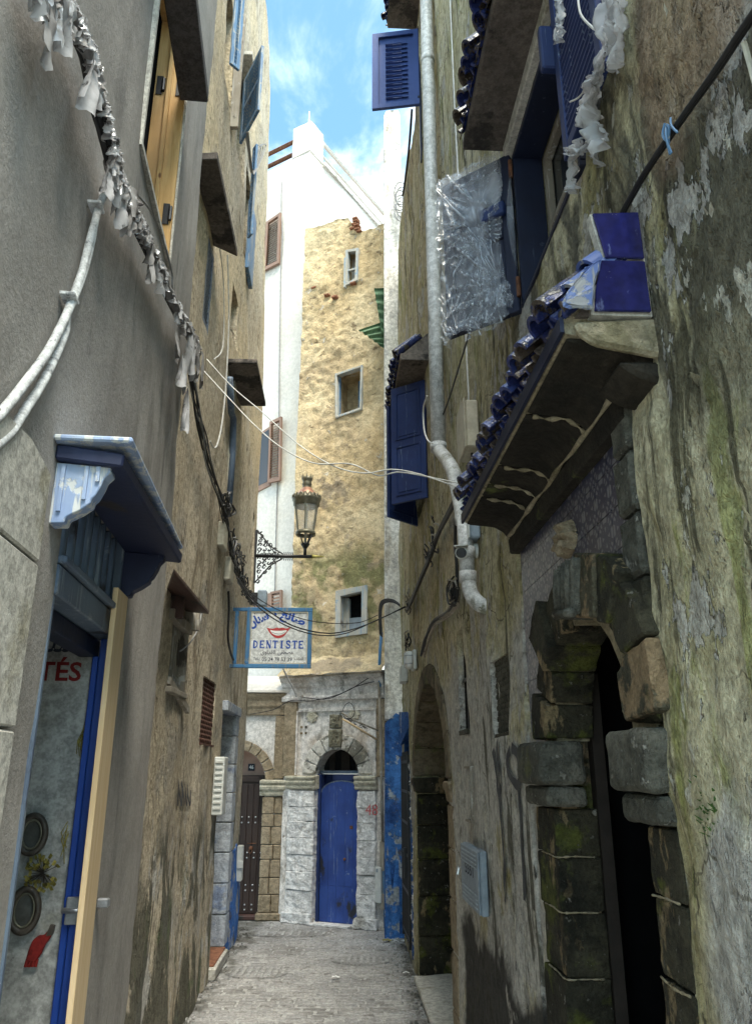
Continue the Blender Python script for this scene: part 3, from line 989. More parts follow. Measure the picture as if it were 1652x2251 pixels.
for i, (x, y, w_) in enumerate(spots):
    z = _gz(x, y) + random.uniform(0.004, 0.011)
    rot = (random.uniform(-.03, .03), random.uniform(-.03, .03), random.uniform(-.07, .07))
    if cnt < 300:
        piece(variants[i % 6], 'paving_sett', ground, (x, y, z), rot, (w_ * random.uniform(.92, 1.0), random.uniform(.84, 1.06), 1))
        cnt += 1
    else:
        me = variants[i % 6]
        mt = Matrix.Translation((x, y, z)) @ Matrix.Rotation(rot[2], 4, 'Z') @ Matrix.Diagonal((w_, 1, 1, 1))
        far.add([mt @ q.co for q in me.vertices], [tuple(f.vertices) for f in me.polygons])
tag(far.build('paving_setts', MAT['paving'], ground), kind='stuff')

# ================================================================== LEFT, NEAR: grey plastered house
ch = thing('plastered_house', L1.P(-2.4, 0), 'grey cement plastered house front with a blue-framed doorway and a pine-lined window', 'house')


def d_l1(s, z):
    d = 0.010 * fbm(s * 1.6, z * 0.9, 0.0) + 0.004 * noise.noise(V((s * 6, z * 4, 2)))
    if s > -2.45: d -= 0.17 * ((s + 2.45) / 0.2) ** 2
    return d


DS0, DS1, DZ = -4.53, -3.60, 2.81
WS0, WS1, WZ0, WZ1 = -4.165, -3.30, 4.50, 6.25
wall_mesh(L1, [(-6.7, 0), (-2.25, 0), (-2.25, 7.9), (-3.9, 7.6), (-3.9, 6.5), (-6.7, 6.5)],
          [(rect(DS0, DS1, 0.0005, DZ), 0.065), (rect(WS0, WS1, WZ0, WZ1), 0.05)], 0.07, d_l1, back=0.45).build('wall', MAT['grey_plaster'], ch, smooth=True)
# cream stone cladding at the left edge of the front
sl = -4.80
zz = [0.0, 0.62, 1.28, 1.95, 2.40, 2.715]
for i in range(5):
    pts = rect(-6.6, sl, zz[i] + 0.004, zz[i + 1] - 0.004)
    if i == 4: pts = [(-6.6, zz[4] + 0.004), (sl, zz[4] + 0.004), (sl, 2.67), (sl - 0.20, 2.70), (-6.6, 2.56)]
    MB().plate(L1, pts, -0.02, 0.035).build('stone_slab', MAT['slab_stone'], ch, bevel=0.006)

# pine-lined window
win = MB().box(L1, WS0, WS1, WZ0 + 0.0, WZ0 + 0.02, -0.175, 0.006).build('window', MAT['pine'], ch, bevel=0.003)
MB().box(L1, WS1 - 0.028, WS1, WZ0 + 0.022, WZ1, -0.085, 0.004).build('lining_board', MAT['pine'], win, bevel=0.002)
MB().box(L1, WS1 - 0.028, WS1, WZ0 + 0.022, WZ1, -0.175, -0.089).build('lining_board', MAT['pine'], win, bevel=0.002)
MB().box(L1, WS0, WS0 + 0.02, WZ0 + 0.022, WZ1, -0.175, 0.005).build('lining_board', MAT['pine'], win, bevel=0.002)
MB().box(L1, WS0 + 0.022, WS1 - 0.03, WZ1 - 0.025, WZ1, -0.175, 0.003).build('lining_board', MAT['pine'], win, bevel=0.002)
MB().box(L1, WS1 - 0.055, WS1 - 0.030, WZ0 + 0.022, WZ1 - 0.03, -0.10, -0.075).build('stop_bead', MAT['pine'], win, bevel=0.002)
MB().plate(L1, rect(WS0 - 0.025, WS0 - 0.002, WZ0 - 0.03, WZ1), -0.01, 0.018).build('frame', MAT['slab_stone'], win)
MB().plate(L1, rect(WS0 - 0.002, WS1 + 0.02, WZ0 - 0.03, WZ0 - 0.003), -0.01, 0.018).build('frame', MAT['slab_stone'], win)
MB().plate(L1, rect(WS1 + 0.001, WS1 + 0.02, WZ0 - 0.002, WZ1), -0.01, 0.014).build('frame', MAT['slab_stone'], win)
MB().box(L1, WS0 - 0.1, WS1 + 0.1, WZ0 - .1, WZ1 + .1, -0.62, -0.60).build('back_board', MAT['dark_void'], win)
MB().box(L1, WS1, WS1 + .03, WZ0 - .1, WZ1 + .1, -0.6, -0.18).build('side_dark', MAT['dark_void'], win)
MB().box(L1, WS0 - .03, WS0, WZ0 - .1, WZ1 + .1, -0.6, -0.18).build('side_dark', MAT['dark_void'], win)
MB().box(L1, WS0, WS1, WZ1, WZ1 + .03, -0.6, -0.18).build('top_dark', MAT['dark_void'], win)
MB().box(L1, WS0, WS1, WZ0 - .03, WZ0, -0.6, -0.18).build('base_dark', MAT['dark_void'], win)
for z in (4.80, 5.72):
    for d in (-0.030, -0.145):
        h = MB().box(L1, WS1 - 0.034, WS1 - 0.029, z - 0.07, z + 0.07, d - 0.018, d + 0.018).build('hinge', MAT['black_iron'], win, bevel=0.001)
        MB().tube([L1.P(WS1 - 0.038, z - 0.045, d + 0.024), L1.P(WS1 - 0.038, z + 0.045, d + 0.024)], 0.011, 8).build('knuckle', MAT['black_iron'], h)
# projecting slab over the window
a = hz(L1, 402, 222, 5.62); b = hz(L1, 457, 225, 5.62)
MB().box(L1, -4.75, a[0] + 0.0, 5.62, 5.70, -0.02, b[1]).build('ledge', MAT['concrete_dark'], ch, bevel=0.006)

# blue doorway
dr = MB().box(L1, DS0 + 0.001, DS1 - 0.001, 2.372, 2.47, -0.12, 0.012).build('doorway', MAT['blue_grey'], ch, bevel=0.006)
MB().box(L1, DS0 + 0.001, DS1 - 0.001, 2.474, 2.50, -0.12, 0.03).build('lintel_cap', MAT['blue_grey'], dr, bevel=0.005)
MB().box(L1, DS0 + 0.001, DS1 - 0.001, 2.30, 2.368, -0.14, -0.06).build('head_rail', MAT['blue_dark'], dr, bevel=0.004)
MB().box(L1, DS1 - 0.055, DS1 - 0.001, 0.002, 2.37, -0.045, 0.006).build('door_jamb', MAT['blue_frame'], dr, bevel=0.004)
MB().box(L1, DS1 - 0.040, DS1 - 0.001, 0.002, 2.30, -0.075, -0.049).build('door_jamb', MAT['blue_frame'], dr, bevel=0.004)
MB().box(L1, DS0 + 0.001, DS0 + 0.022, 0.002, 2.37, -0.15, 0.004).build('door_jamb', MAT['blue_grey'], dr, bevel=0.003)
n = 9
for i in range(n):
    s = DS0 + 0.06 + (DS1 - DS0 - 0.12) * i / (n - 1)
    MB().box(L1, s - 0.014, s + 0.014, 2.502, 2.808, -0.055, -0.025).build('transom_bar', MAT['blue_grey'], dr, bevel=0.005)
MB().box(L1, DS1 - 0.03, DS1 - 0.001, 2.502, 2.808, -0.10, 0.004).build('transom_post', MAT['blue_grey'], dr, bevel=0.003)
MB().box(L1, DS0 - 0.1, DS1 + 0.1, 2.36, 2.95, -0.20, -0.165).build('transom_backing', MAT['dark_void'], dr)
# hood with scroll brackets
hood = MB().hexa([L1.P(-4.69, 2.765, 0.0), L1.P(-3.50, 2.765, 0.0), L1.P(-3.50, 2.745, 0.235), L1.P(-4.69, 2.745, 0.205),
                  L1.P(-4.69, 2.815, 0.0), L1.P(-3.50, 2.815, 0.0), L1.P(-3.50, 2.79, 0.24), L1.P(-4.69, 2.79, 0.21)]).build('door_hood', MAT['blue_hood'], ch, bevel=0.006)
MB().box(L1, -4.72, -3.48, 2.8165, 2.836, -0.005, 0.235).build('hood_board', MAT['blue_pale'], hood, bevel=0.006)
prof = [(0.0, 2.762), (0.165, 2.752), (0.168, 2.735), (0.150, 2.715), (0.143, 2.69), (0.128, 2.655), (0.118, 2.645), (0.116, 2.63), (0.085, 2.605), (0.050, 2.585), (0.045, 2.565), (0.0, 2.562)]
MB().profile(L1, prof, -4.665, -4.60).build('bracket', MAT['blue_pale'], hood, bevel=0.003)
MB().profile(L1, [(d * 1.05, z) for d, z in prof], -3.615, -3.555).build('bracket', MAT['blue_hood'], hood, bevel=0.003)
for k in (0.02, 0.09, 0.125):
    MB().box(L1, -4.674, -4.666, 2.60 if k < .05 else (2.64 if k < .1 else 2.70), 2.75, k, k + 0.012).build('bead', MAT['blue_pale'], hood)

# the shop inside
MB().box(L1, -3.60, -3.56, 0.0, 2.7, -2.0, -0.068).build('side_wall', MAT['interior_white'], ch)
MB().box(L1, -5.9, -3.5, 0.0, 2.9, -2.05, -2.0).build('back_wall', MAT['dark_wood'], ch)
MB().box(L1, -5.95, -5.9, 0.0, 2.9, -2.0, -0.162).build('side_wall', MAT['dark_wood'], ch)
MB().box(L1, -5.9, -3.5, 2.70, 2.74, -2.0, -0.205).build('ceiling', MAT['dark_wood'], ch)
SW = Wall((0, 0), (1, 0), 1)      # the painted inner side wall, facing the camera
SW.O = L1.P(-3.602, 0, -2.0)
SW.t = L1.n.copy()
SW.n = -L1.t
def sw(u, v):
    d, z = L1.perp(-3.603, u, v)
    return d + 2.0, z
a = sw(95, 1497); b = sw(182, 1457)
text_mesh("ITÉS", SW, a[0] - 0.05, a[1], 0.003, (b[1] - a[1]) * 1.30, MAT['print_red'], 'lettering', ch, width=b[0] - a[0] + 0.05, bold=0.02)
a = sw(95, 1428); b = sw(190, 1390)
text_mesh("ﺃﺳﺘﻘ"[::-1], SW, a[0] - 0.03, a[1] - 0.01, 0.003, (b[1] - a[1]) * 1.6, MAT['print_dark'], 'lettering', ch, width=b[0] - a[0] + 0.03, bold=0.012)

for k, (u, v, ru, rv) in enumerate([(75, 1833, 34, 49), (58, 1999, 36, 57)]):
    c = sw(u, v); e = sw(u + ru, v); f = sw(u, v - rv)
    rx, rz = e[0] - c[0], f[1] - c[1]
    t = thing('oval_frame', SW.P(c[0], c[1] - rz, 0), ['dark oval frame hung on the white shop wall, upper one', 'dark oval frame hung on the white shop wall, lower one'][k], 'picture frame', 'oval frames in the shop doorway')
    ring = [SW.P(c[0] + rx * 0.82 * math.cos(2 * PI * i / 28), c[1] + rz * 0.82 * math.sin(2 * PI * i / 28), 0.022) for i in range(28)]
    MB().tube(ring, rx * 0.22, 8, closed=True).build('rim', MAT['oval_frame'], t, smooth=True)
    ring2 = [SW.P(c[0] + rx * 0.60 * math.cos(2 * PI * i / 28), c[1] + rz * 0.64 * math.sin(2 * PI * i / 28), 0.026) for i in range(28)]
    MB().tube(ring2, rx * 0.07, 6, closed=True).build('inner_rim', MAT['brass_old'], t, smooth=True)
    el = [(c[0] + rx * 0.66 * math.cos(2 * PI * i / 28), c[1] + rz * 0.7 * math.sin(2 * PI * i / 28)) for i in range(28)]
    MB().plate(SW, el, 0.004, 0.010).build('mirror', MAT['oval_glass'], t)
c = sw(117, 1905)
t = thing('dried_flowers', SW.P(c[0] - 0.02, c[1] - 0.07, 0), 'bunch of dried yellow-green flowers on the white shop wall', 'flowers')
m1, m2 = MB(), MB()
for i in range(46):
    a = random.uniform(0, 2 * PI); L = random.uniform(0.02, 0.062)
    p0 = SW.P(c[0] - 0.03, c[1] - 0.02, 0.02)
    p1 = SW.P(c[0] - 0.03 + L * math.cos(a), c[1] - 0.02 + 1.2 * L * math.sin(a), random.uniform(0.01, 0.05))
    m1.tube([p0, p1], 0.0012, 4)
    q = V((random.uniform(-1, 1), random.uniform(-1, 1), random.uniform(-1, 1))).normalized() * 0.009
    w = q.cross(V((0, 1, 0.3))).normalized() * 0.006
    m2.add([p1 - q - w, p1 + q - w, p1 + q * 1.4 + w, p1 - q + w], [(0, 1, 2, 3)])
m1.build('stem', MAT['dark_wood'], t)
tag(m2.build('petals', MAT['flower_dry'], t), kind='stuff')
c = sw(85, 2074)
t = thing('felt_hand', SW.P(c[0], c[1] - 0.05, 0), 'small red felt glove-shaped ornament hanging on the white shop wall', 'ornament')
pts = [(-.035, -.055), (.0, -.06), (.02, -.03), (.03, .0), (.045, .02), (.05, .05), (.032, .045), (.02, .03), (.0, .03), (-.02, .012), (-.03, -.02)]
MB().plate(SW, [(c[0] + x, c[1] + z) for x, z in pts], 0.003, 0.018).build('glove', MAT['red_felt'], t, bevel=0.004)
for i in range(4):
    MB().tube([SW.P(c[0] - .03 + i * .012, c[1] - .05, .012), SW.P(c[0] - .034 + i * .012, c[1] - .075, .012)], 0.006, 6).build('finger', MAT['red_felt'], t)
MB().plate(SW, [(c[0] + .028, c[1] + .028), (c[0] + .05, c[1] + .03), (c[0] + .056, c[1] + .062), (c[0] + .04, c[1] + .066)], 0.002, 0.021).build('cuff', MAT['oval_frame'], t)
for (u, v, n_) in ((192, 1620, 9), (188, 1770, 12), (155, 1845, 5)):
    c = sw(u - 4, v)
    m = MB()
    for i in range(n_):
        a = c[0] + random.uniform(-.012, .006); z0 = c[1] + random.uniform(-.03, .03)
        m.tube([SW.P(a, z0 + .04, .004), SW.P(a - random.uniform(0, .02), z0, .014), SW.P(a - random.uniform(-.01, .02), z0 - random.uniform(.02, .07), .01)], 0.0018, 4)
    tag(m.build('dried_grass', MAT['flower_dry']), {1620: 'highest tuft of dried yellow grass along the blue door frame', 1770: 'longest tuft of dried yellow grass along the blue door frame', 1845: 'lowest tuft of dried grass along the blue door frame'}[v], 'grass tuft', 'grass tufts in the shop doorway')

# lock on the jamb
lk = thing('door_lock', L1.P(-3.68, 1.28, 0), 'worn metal lock and bolt on the blue door jamb beside the batten', 'lock')
c = L1.perp(-3.66, 172, 2000)
MB().box(L1, -3.668, -3.654, c[1] - 0.05, c[1] + 0.045, -0.06, 0.012).build('plate', MAT['steel'], lk, bevel=0.004)
MB().tube([L1.P(-3.672, c[1] - 0.0, -0.07), L1.P(-3.672, c[1] - 0.0, 0.02)], 0.010, 10).build('bolt', MAT['steel'], lk, smooth=True)
MB().tube([L1.P(-3.664, c[1] - 0.035, 0.0), L1.P(-3.664, c[1] - 0.07, 0.0)], 0.012, 10).build('cylinder', MAT['steel'], lk, smooth=True)
c = L1.at(213, 1985)
MB().box(L1, c[0] - 0.016, c[0] + 0.016, c[1] - 0.018, c[1] + 0.018, 0.0, 0.05).build('keeper', MAT['steel'], lk, bevel=0.006)

# raw batten
a = L1.at(256, 1307, .03)[0]; b = L1.at(281, 1307, .03)[0]
bt = MB().box(L1, a + .012, b - .004, 0.0, 2.563, 0.012, 0.034).build('timber_batten', MAT['batten'], bevel=0.002)
tag(bt, 'raw pale pine batten standing upright against the blue door frame', 'batten')

# ================================================================== LEFT, FAR: weathered tan house
wh = thing('weathered_house', L2.P(0, 0), 'tall tan house with peeling plaster and light blue louvred shutters behind the dentist sign', 'house')


def d_l2(s, z):
    d = 0.030 * fbm(s * 1.1, z * 0.5, 3.0) + 0.010 * noise.noise(V((s * 5, z * 1.6, 5)))
    if z > 6: d -= 0.022 * (z - 6)
    if z < 1.2: d += 0.05 * (1.2 - z) * (0.5 + 0.5 * noise.noise(V((s * 2, 0, 0))))
    return d


top = L2.at(578, 40)
L2H = [(rect(-1.50, -0.98, 2.39, 2.90), 0.12), (rect(-0.02, 0.74, 2.05, 2.63), 0.09), (rect(1.25, 2.08, 0.12, 2.50), 0.30),
       (rect(2.86, 3.18, 4.05, 5.15), 0.12), (rect(-1.30, -0.98, 5.42, 6.25), 0.12), (rect(-0.98, -0.45, 8.45, 9.8), 0.2),
       (rect(0.02, 0.7, 8.5, 9.8), 0.2), (rect(0.85, 1.45, 7.7, 9.0), 0.15), (rect(0.30, 0.75, 6.3, 6.9), 0.12)]
wall_mesh(L2, [(-2.3, 0), (3.26, 0), (3.40, 3), (3.46, 6.2), (3.30, 11.5), (3.28, 13.6), (2.0, 13.6), (2.0, 15.0), (-2.3, 15.0)],
          L2H, 0.065, d_l2, back=0.6, zres=0.09).build('wall', MAT['tan_plaster'], wh, smooth=True)
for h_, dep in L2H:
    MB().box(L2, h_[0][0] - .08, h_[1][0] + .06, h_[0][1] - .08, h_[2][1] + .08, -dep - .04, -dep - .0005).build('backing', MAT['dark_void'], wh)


def louvre_leaf(W, s0, s1, z0, z1, mat, name, parent, th=0.03, fw=0.055, pitch=0.045, mid=False, d0=0.0, cells=None):
    """louvred shutter leaf on plane W"""
    lf = MB().box(W, s0, s0 + fw, z0, z1, d0, d0 + th).build(name, mat, parent, bevel=0.003)
    MB().box(W, s1 - fw, s1, z0, z1, d0, d0 + th).build('stile', mat, lf, bevel=0.003)
    rails = [(z0, z0 + fw), (z1 - fw, z1)] + ([((z0 + z1) / 2 - fw / 2, (z0 + z1) / 2 + fw / 2)] if mid else [])
    for a, b in rails:
        MB().box(W, s0 + fw + .001, s1 - fw - .001, a, b, d0, d0 + th).build('rail', mat, lf, bevel=0.003)
    spans = [(z0 + fw, z1 - fw)] if not mid else [(z0 + fw, (z0 + z1) / 2 - fw / 2), ((z0 + z1) / 2 + fw / 2, z1 - fw)]
    for a, b in spans:
        k = max(2, int((b - a) / pitch))
        for i in range(k):
            zc = a + (b - a) * (i + 0.5) / k
            P = W.P
            x0, x1 = s0 + fw + .002, s1 - fw - .002
            h = 0.42 * (b - a) / k
            MB().hexa([P(x0, zc - h, d0 + 0.003), P(x1, zc - h, d0 + 0.003), P(x1, zc - h + .008, d0 + 0.003), P(x0, zc - h + .008, d0 + 0.003),
                       P(x0, zc + h, d0 + th - .003), P(x1, zc + h, d0 + th - .003), P(x1, zc + h + .008, d0 + th - .003), P(x0, zc + h + .008, d0 + th - .003)]).build('slat', mat, lf)
    return lf


# open shutter leaves high on the wall
def leaf_from(W, hinge_px, outer_px, z0, z1, mat, name, parent, dz=0.0, **kw):
    a = hz(W, *hinge_px, z0); b = hz(W, *outer_px, z0)
    ang = math.atan2(b[1] - a[1], b[0] - a[0])
    T = W.turned(a[0], ang, a[1])
    return louvre_leaf(T, 0.0, math.hypot(b[0] - a[0], b[1] - a[1]), z0, z1, mat, name, parent, **kw), T


leaf_from(L2, (503, 142), (523, 158), 8.42, 9.75, MAT['blue_light'], 'shutter', wh, fw=0.04, pitch=0.05)
leaf_from(L2, (531, 318), (572, 243), 8.45, 9.35, MAT['blue_light'], 'shutter', wh, fw=0.06, pitch=0.05, mid=True)
leaf_from(L2, (548, 525), (556, 515), 7.7, 9.0, MAT['blue_light'], 'shutter', wh, fw=0.03, pitch=0.06)
MB().box(L2, 1.0, 1.45, 7.6, 8.6, -0.03, 0.02).build('shutter', MAT['blue_light'], wh, bevel=0.004)
louvre_leaf(L2, -1.29, -0.99, 5.43, 6.24, MAT['blue_grey'], 'shutter', wh, pitch=0.05, d0=-0.03)
MB().box(L2, -0.45, -0.40, 8.3, 9.9, -0.06, 0.03).build('window_post', MAT['old_wood'], wh)
MB().box(L2, -0.02, 0.75, 9.80, 9.86, -0.15, 0.06).build('window_head', MAT['slab_stone'], wh, bevel=0.005)

# ledges
z = 6.36
e0, e1, e2 = hz(L2, 497, 350, z), hz(L2, 522, 565, z), hz(L2, 470, 540, z)
MB().prism([L2.P(-2.05, z, -.02), L2.P(e2[0], z, -.02), L2.P(e1[0], z, e1[1]), L2.P(e0[0], z, e1[1] * 0.96)],
           [L2.P(-2.05, z + .07, -.02), L2.P(e2[0], z + .07, -.02), L2.P(e1[0], z + .07, e1[1]), L2.P(e0[0], z + .07, e1[1] * 0.96)]).build('ledge', MAT['concrete_soffit'], wh, bevel=0.006)
MB().box(L2, -1.9, -1.3, z + .072, z + .10, 0.0, 0.14).build('ledge_rubble', MAT['slab_stone'], wh, cuts=4, rough=0.03, rscale=14)
z = 5.78
e0, e1 = hz(L2, 540, 798, z), hz(L2, 553, 893, z)
MB().box(L2, e0[0], e1[0], z, z + .05, -0.02, 0.30).build('ledge', MAT['concrete_soffit'], wh, bevel=0.006)
# small red wooden hood over the barred window
z = 2.965
e0, e1 = hz(L2, 430, 1267, z), hz(L2, 459, 1350, z)
rh = MB().hexa([L2.P(-1.66, z + .05, -.01), L2.P(-0.93, z + .05, -.01), L2.P(e1[0], z, e1[1]), L2.P(e0[0] - .1, z, e1[1]),
                L2.P(-1.66, z + .075, -.01), L2.P(-0.93, z + .075, -.01), L2.P(e1[0], z + .025, e1[1]), L2.P(e0[0] - .1, z + .025, e1[1])]).build('window_hood', MAT['red_wood'], wh, bevel=0.004)
MB().box(L2, -1.60, -1.54, z - .12, z + .045, -.01, .10).build('bracket', MAT['red_wood'], rh, bevel=0.004)
MB().box(L2, -0.98, -0.92, z - .10, z + .045, -.01, .10).build('bracket', MAT['old_wood'], rh, bevel=0.004)
MB().box(L2, -1.62, -0.93, z - .13, z - .06, -.01, .05).build('crosspiece', MAT['old_wood'], rh, bevel=0.004)
bw = MB().box(L2, -1.53, -0.95, 2.35, 2.39, -0.10, 0.05).build('barred_window', MAT['old_wood'], wh, bevel=0.006)
for i in range(7):
    s = -1.46 + 0.075 * i
    MB().box(L2, s - .010, s + .010, 2.392, 2.90, -0.05, -0.025).build('bar', MAT['old_wood'], bw)
MB().box(L2, -1.00, -0.955, 2.392, 2.90, -0.06, 0.03).build('post', MAT['old_wood'], bw, bevel=0.004)
MB().bar(L2.P(-1.5, 2.43, 0.02), L2.P(-0.78, 2.28, 0.03), 0.03, 0.05).build('loose_board', MAT['old_wood'], bw)
# clay grille
gr = MB().box(L2, -0.02, 0.74, 2.048, 2.068, -0.08, 0.012).build('clay_grille', MAT['clay_grille'], wh)
half = MB()
tile = MB()
for k in range(2):
    tile.tube([V((0, -0.045 + .09 * k * 0, 0))], 0.01) if False else None
arcp = [L2.t * (0.047 * math.cos(a)) + V((0, 0, 0.035 * math.sin(a))) for a in [PI * i / 8 for i in range(9)]]
arcm = MB().tube(arcp, 0.009, 5)
arc_me = local_mesh(arcm, 'grille_tile', MAT['clay_grille'])
for j in range(14):
    for i in range(8):
        s = 0.03 + 0.094 * i + (0.047 if j % 2 else 0)
        if s > 0.70: continue
        piece(arc_me, 'grille_tile', gr, L2.P(s, 2.075 + 0.04 * j, -0.02))
# doorway with whitewashed blue blocks
for j in range(8):
    z0, z1 = 0.12 + 0.298 * j, 0.12 + 0.298 * (j + 1) - 0.008
    MB().box(L2, 2.05, 2.30, z0, z1, -0.30, 0.045).build('jamb_block', MAT['blue_white_stone'], wh, bevel=0.008, cuts=2, rough=0.006)
MB().box(L2, 1.20, 2.06, 0.0, 0.105, -0.25, 0.085).build('door_step', MAT['slab_stone'], wh, bevel=0.012, cuts=2, rough=0.010)
MB().box(L2, 1.26, 2.04, 0.106, 0.122, -0.25, 0.06).build('step_tile', MAT['terracotta'], wh, bevel=0.004)
MB().box(L2, 1.26, 2.04, 0.13, 2.49, -0.297, -0.26).build('door', MAT['blue_grey'], wh)
MB().box(L2, 1.20, 2.32, 2.42, 2.52, -0.06, 0.06).build('lintel', MAT['blue_white_stone'], wh, bevel=0.008)
wall_mesh(L2, [(2.31, 0.0), (3.27, 0.0), (3.28, 0.9), (3.0, 1.02), (2.7, 0.96), (2.31, 1.04)], [], 0.06, lambda s, z: d_l2(s, z) + 0.012, back=0.05).build('painted_base', MAT['blue_base'], wh, smooth=True)
# slot window
MB().box(L2, 2.86, 3.18, 4.05, 5.15, -0.10, -0.06).build('slot_shutter', MAT['blue_grey'], wh)
# zinc downpipe
dp = [L2.pt(505, 830, .06), L2.pt(508, 905, .05), L2.pt(513, 920, .05), L2.pt(511, 1000, .05), L2.pt(503, 1120, .05)]
dpo = thing('rain_pipe', L2.P(0.65, 4.4, .05), 'narrow dull blue rain pipe on the tan house above the cable tangle', 'pipe')
MB().tube(dp, 0.034, 10).build('pipe', MAT['blue_grey'], dpo, smooth=True)
p = L2.at(503, 1030)
MB().box(L2, p[0] - .12, p[0] + .1, p[1] - .11, p[1] + .11, 0.0, 0.05).build('clamp', MAT['rust'], dpo, bevel=0.006)
MB().box(L2, p[0] - .16, p[0] + .0, 4.35, 6.0, 0.005, 0.03).build('backing_strip', MAT['box_cream'], dpo)

# ================================================================== END OF THE ALLEY: house 46
h46 = thing('stone_arch_house', F46.P(1.6, 0), 'house front with a tan stone arch and a dark studded door numbered 46', 'house')
wall_mesh(F46, [(-1.2, 0), (1.80, 0), (1.80, 2.95), (-1.2, 2.95)], [(arch(0.66, 1.49, 0.0005, 1.70), 0.30)], 0.07,
          lambda s, z: 0.006 * fbm(s * 3, z * 3, 1), back=0.3).build('wall', MAT['facade_white'], h46, smooth=True)
MB().box(F46, 0.60, 1.55, 0.0, 2.25, -0.36, -0.305).build('tympanum', MAT['pink_wall'], h46)
# voussoirs
cs, cz, r0, r1 = 1.075, 1.70, 0.415, 0.545
nv = 11
for i in range(nv):
    a0, a1 = PI * i / nv + 0.012, PI * (i + 1) / nv - 0.012
    pts = [(cs + r0 * math.cos(a0), cz + r0 * math.sin(a0)), (cs + r1 * math.cos(a0), cz + r1 * math.sin(a0)), (cs + r1 * math.cos((a0 + a1) / 2), cz + r1 * math.sin((a0 + a1) / 2)),
           (cs + r1 * math.cos(a1), cz + r1 * math.sin(a1)), (cs + r0 * math.cos(a1), cz + r0 * math.sin(a1)), (cs + r0 * math.cos((a0 + a1) / 2), cz + r0 * math.sin((a0 + a1) / 2))]
    MB().plate(F46, pts, -0.1, 0.035 + random.uniform(-.004, .006)).build('voussoir', MAT['tan_stone'], h46, bevel=0.008)
hs = [0.0, 0.09, 0.30, 0.50, 0.72, 0.90, 1.12, 1.28, 1.50]
for side, (a, b) in enumerate(((1.47, 1.74), (0.40, 0.68))):
    for i in range(1, 8):
        w = (a + b) / 2 + random.uniform(-.03, .03)
        MB().box(F46, a, w - .003, hs[i] + .004, hs[i + 1] - .004, -0.12, 0.065).build('jamb_stone', MAT['tan_stone'], h46, bevel=0.009, cuts=1, rough=0.005)
        MB().box(F46, w + .003, b, hs[i] + .004, hs[i + 1] - .004, -0.12, 0.05).build('jamb_stone', MAT['tan_stone'], h46, bevel=0.009, cuts=1, rough=0.005)
    MB().box(F46, a - .03, b + .03, 0.0, 0.088, -0.12, 0.10).build('plinth', MAT['tan_stone'], h46, bevel=0.012, cuts=1, rough=0.006)
    prof = [(-0.05, 1.51), (0.075, 1.51), (0.085, 1.545), (0.075, 1.565), (0.105, 1.59), (0.115, 1.635), (0.09, 1.65), (0.125, 1.675), (0.125, 1.71), (-0.05, 1.72)]
    MB().profile(F46, prof, a - .04, b + .04).build('capital', MAT['pale_stone'], h46, bevel=0.006)
MB().box(F46, 1.60, 1.74, 1.73, 2.56, -0.02, 0.05).build('pilaster', MAT['tan_stone'], h46, bevel=0.008, cuts=2, rough=0.008)
prof = [(-0.02, 2.57), (0.05, 2.57), (0.06, 2.66), (0.085, 2.69), (0.085, 2.77), (0.13, 2.82), (0.15, 2.86), (-0.02, 2.87)]
for i in range(5):
    s0 = -1.2 + 0.6 * i
    MB().profile(F46, prof, s0, s0 + 0.594).build('cornice_stone', MAT['tan_stone'], h46, bevel=0.006)
# sloping white roof edge above the cornice
MB().profile(F46, [(-0.4, 2.872), (0.16, 2.872), (0.16, 2.90), (0.02, 2.99), (-0.4, 3.16)], -1.2, 1.80).build('roof_edge', MAT['white_plaster'], h46, cuts=3, rough=0.012)
# studded door
dd = MB().box(F46, 0.66, 1.49, 0.055, 1.775, -0.16, -0.11).build('door', MAT['brown_door'], h46)
for i in range(10):
    s0 = 0.67 + 0.082 * i
    MB().box(F46, s0 + .003, s0 + .079, 0.06, 1.66, -0.112, -0.098).build('plank', MAT['brown_door'], dd, bevel=0.004)
MB().box(F46, 1.10, 1.44, 1.675, 1.765, -0.112, -0.095).build('panel', MAT['brown_door'], dd, bevel=0.006)
MB().box(F46, 1.13, 1.41, 1.69, 1.75, -0.096, -0.088).build('carving', MAT['brown_door'], dd, bevel=0.004)
stud = MB().lathe((0, 0, 0), [(0.012, 0.0), (0.011, 0.006), (0.006, 0.011), (0.0005, 0.012)], 8, W=F46)
stud_me = local_mesh(stud, 'stud', MAT['steel'], smooth=True)
for z in (1.235, 1.165, 0.79, 0.725, 0.395, 0.33, 0.16, 0.10):
    for i in range(9):
        piece(stud_me, 'stud', dd, F46.P(0.72 + 0.092 * i, z, -0.098))
kn = F46.at(551, 1868, -.09)
MB().lathe(F46.P(kn[0], kn[1] + .02, -0.098), [(0.028, 0), (0.024, 0.012), (0.001, 0.018)], 10, W=F46).build('knocker', MAT['rust'], dd, smooth=True)
MB().tube([F46.P(kn[0] + .02 * math.cos(a), kn[1] - .015 + .028 * math.sin(a), -.08) for a in [2 * PI * i / 12 for i in range(12)]], 0.005, 5, closed=True).build('knocker_ring', MAT['rust'], dd)
MB().box(F46, kn[0] - .05, kn[0] + .07, kn[1] + .075, kn[1] + .085, -.098, -.085).build('letter_slot', MAT['rust'], dd)
MB().box(F46, 0.60, 1.56, 0.0, 0.05, -0.20, 0.04).build('threshold', MAT['red_wood'], h46, bevel=0.008)
a = F46.at(545, 1694, -.29); b = F46.at(560, 1679, -.29)
np_ = MB().plate(F46, rect(a[0], b[0], a[1], b[1]), -0.304, -0.29).build('number_plate', MAT['print_dark'], h46, bevel=0.003)
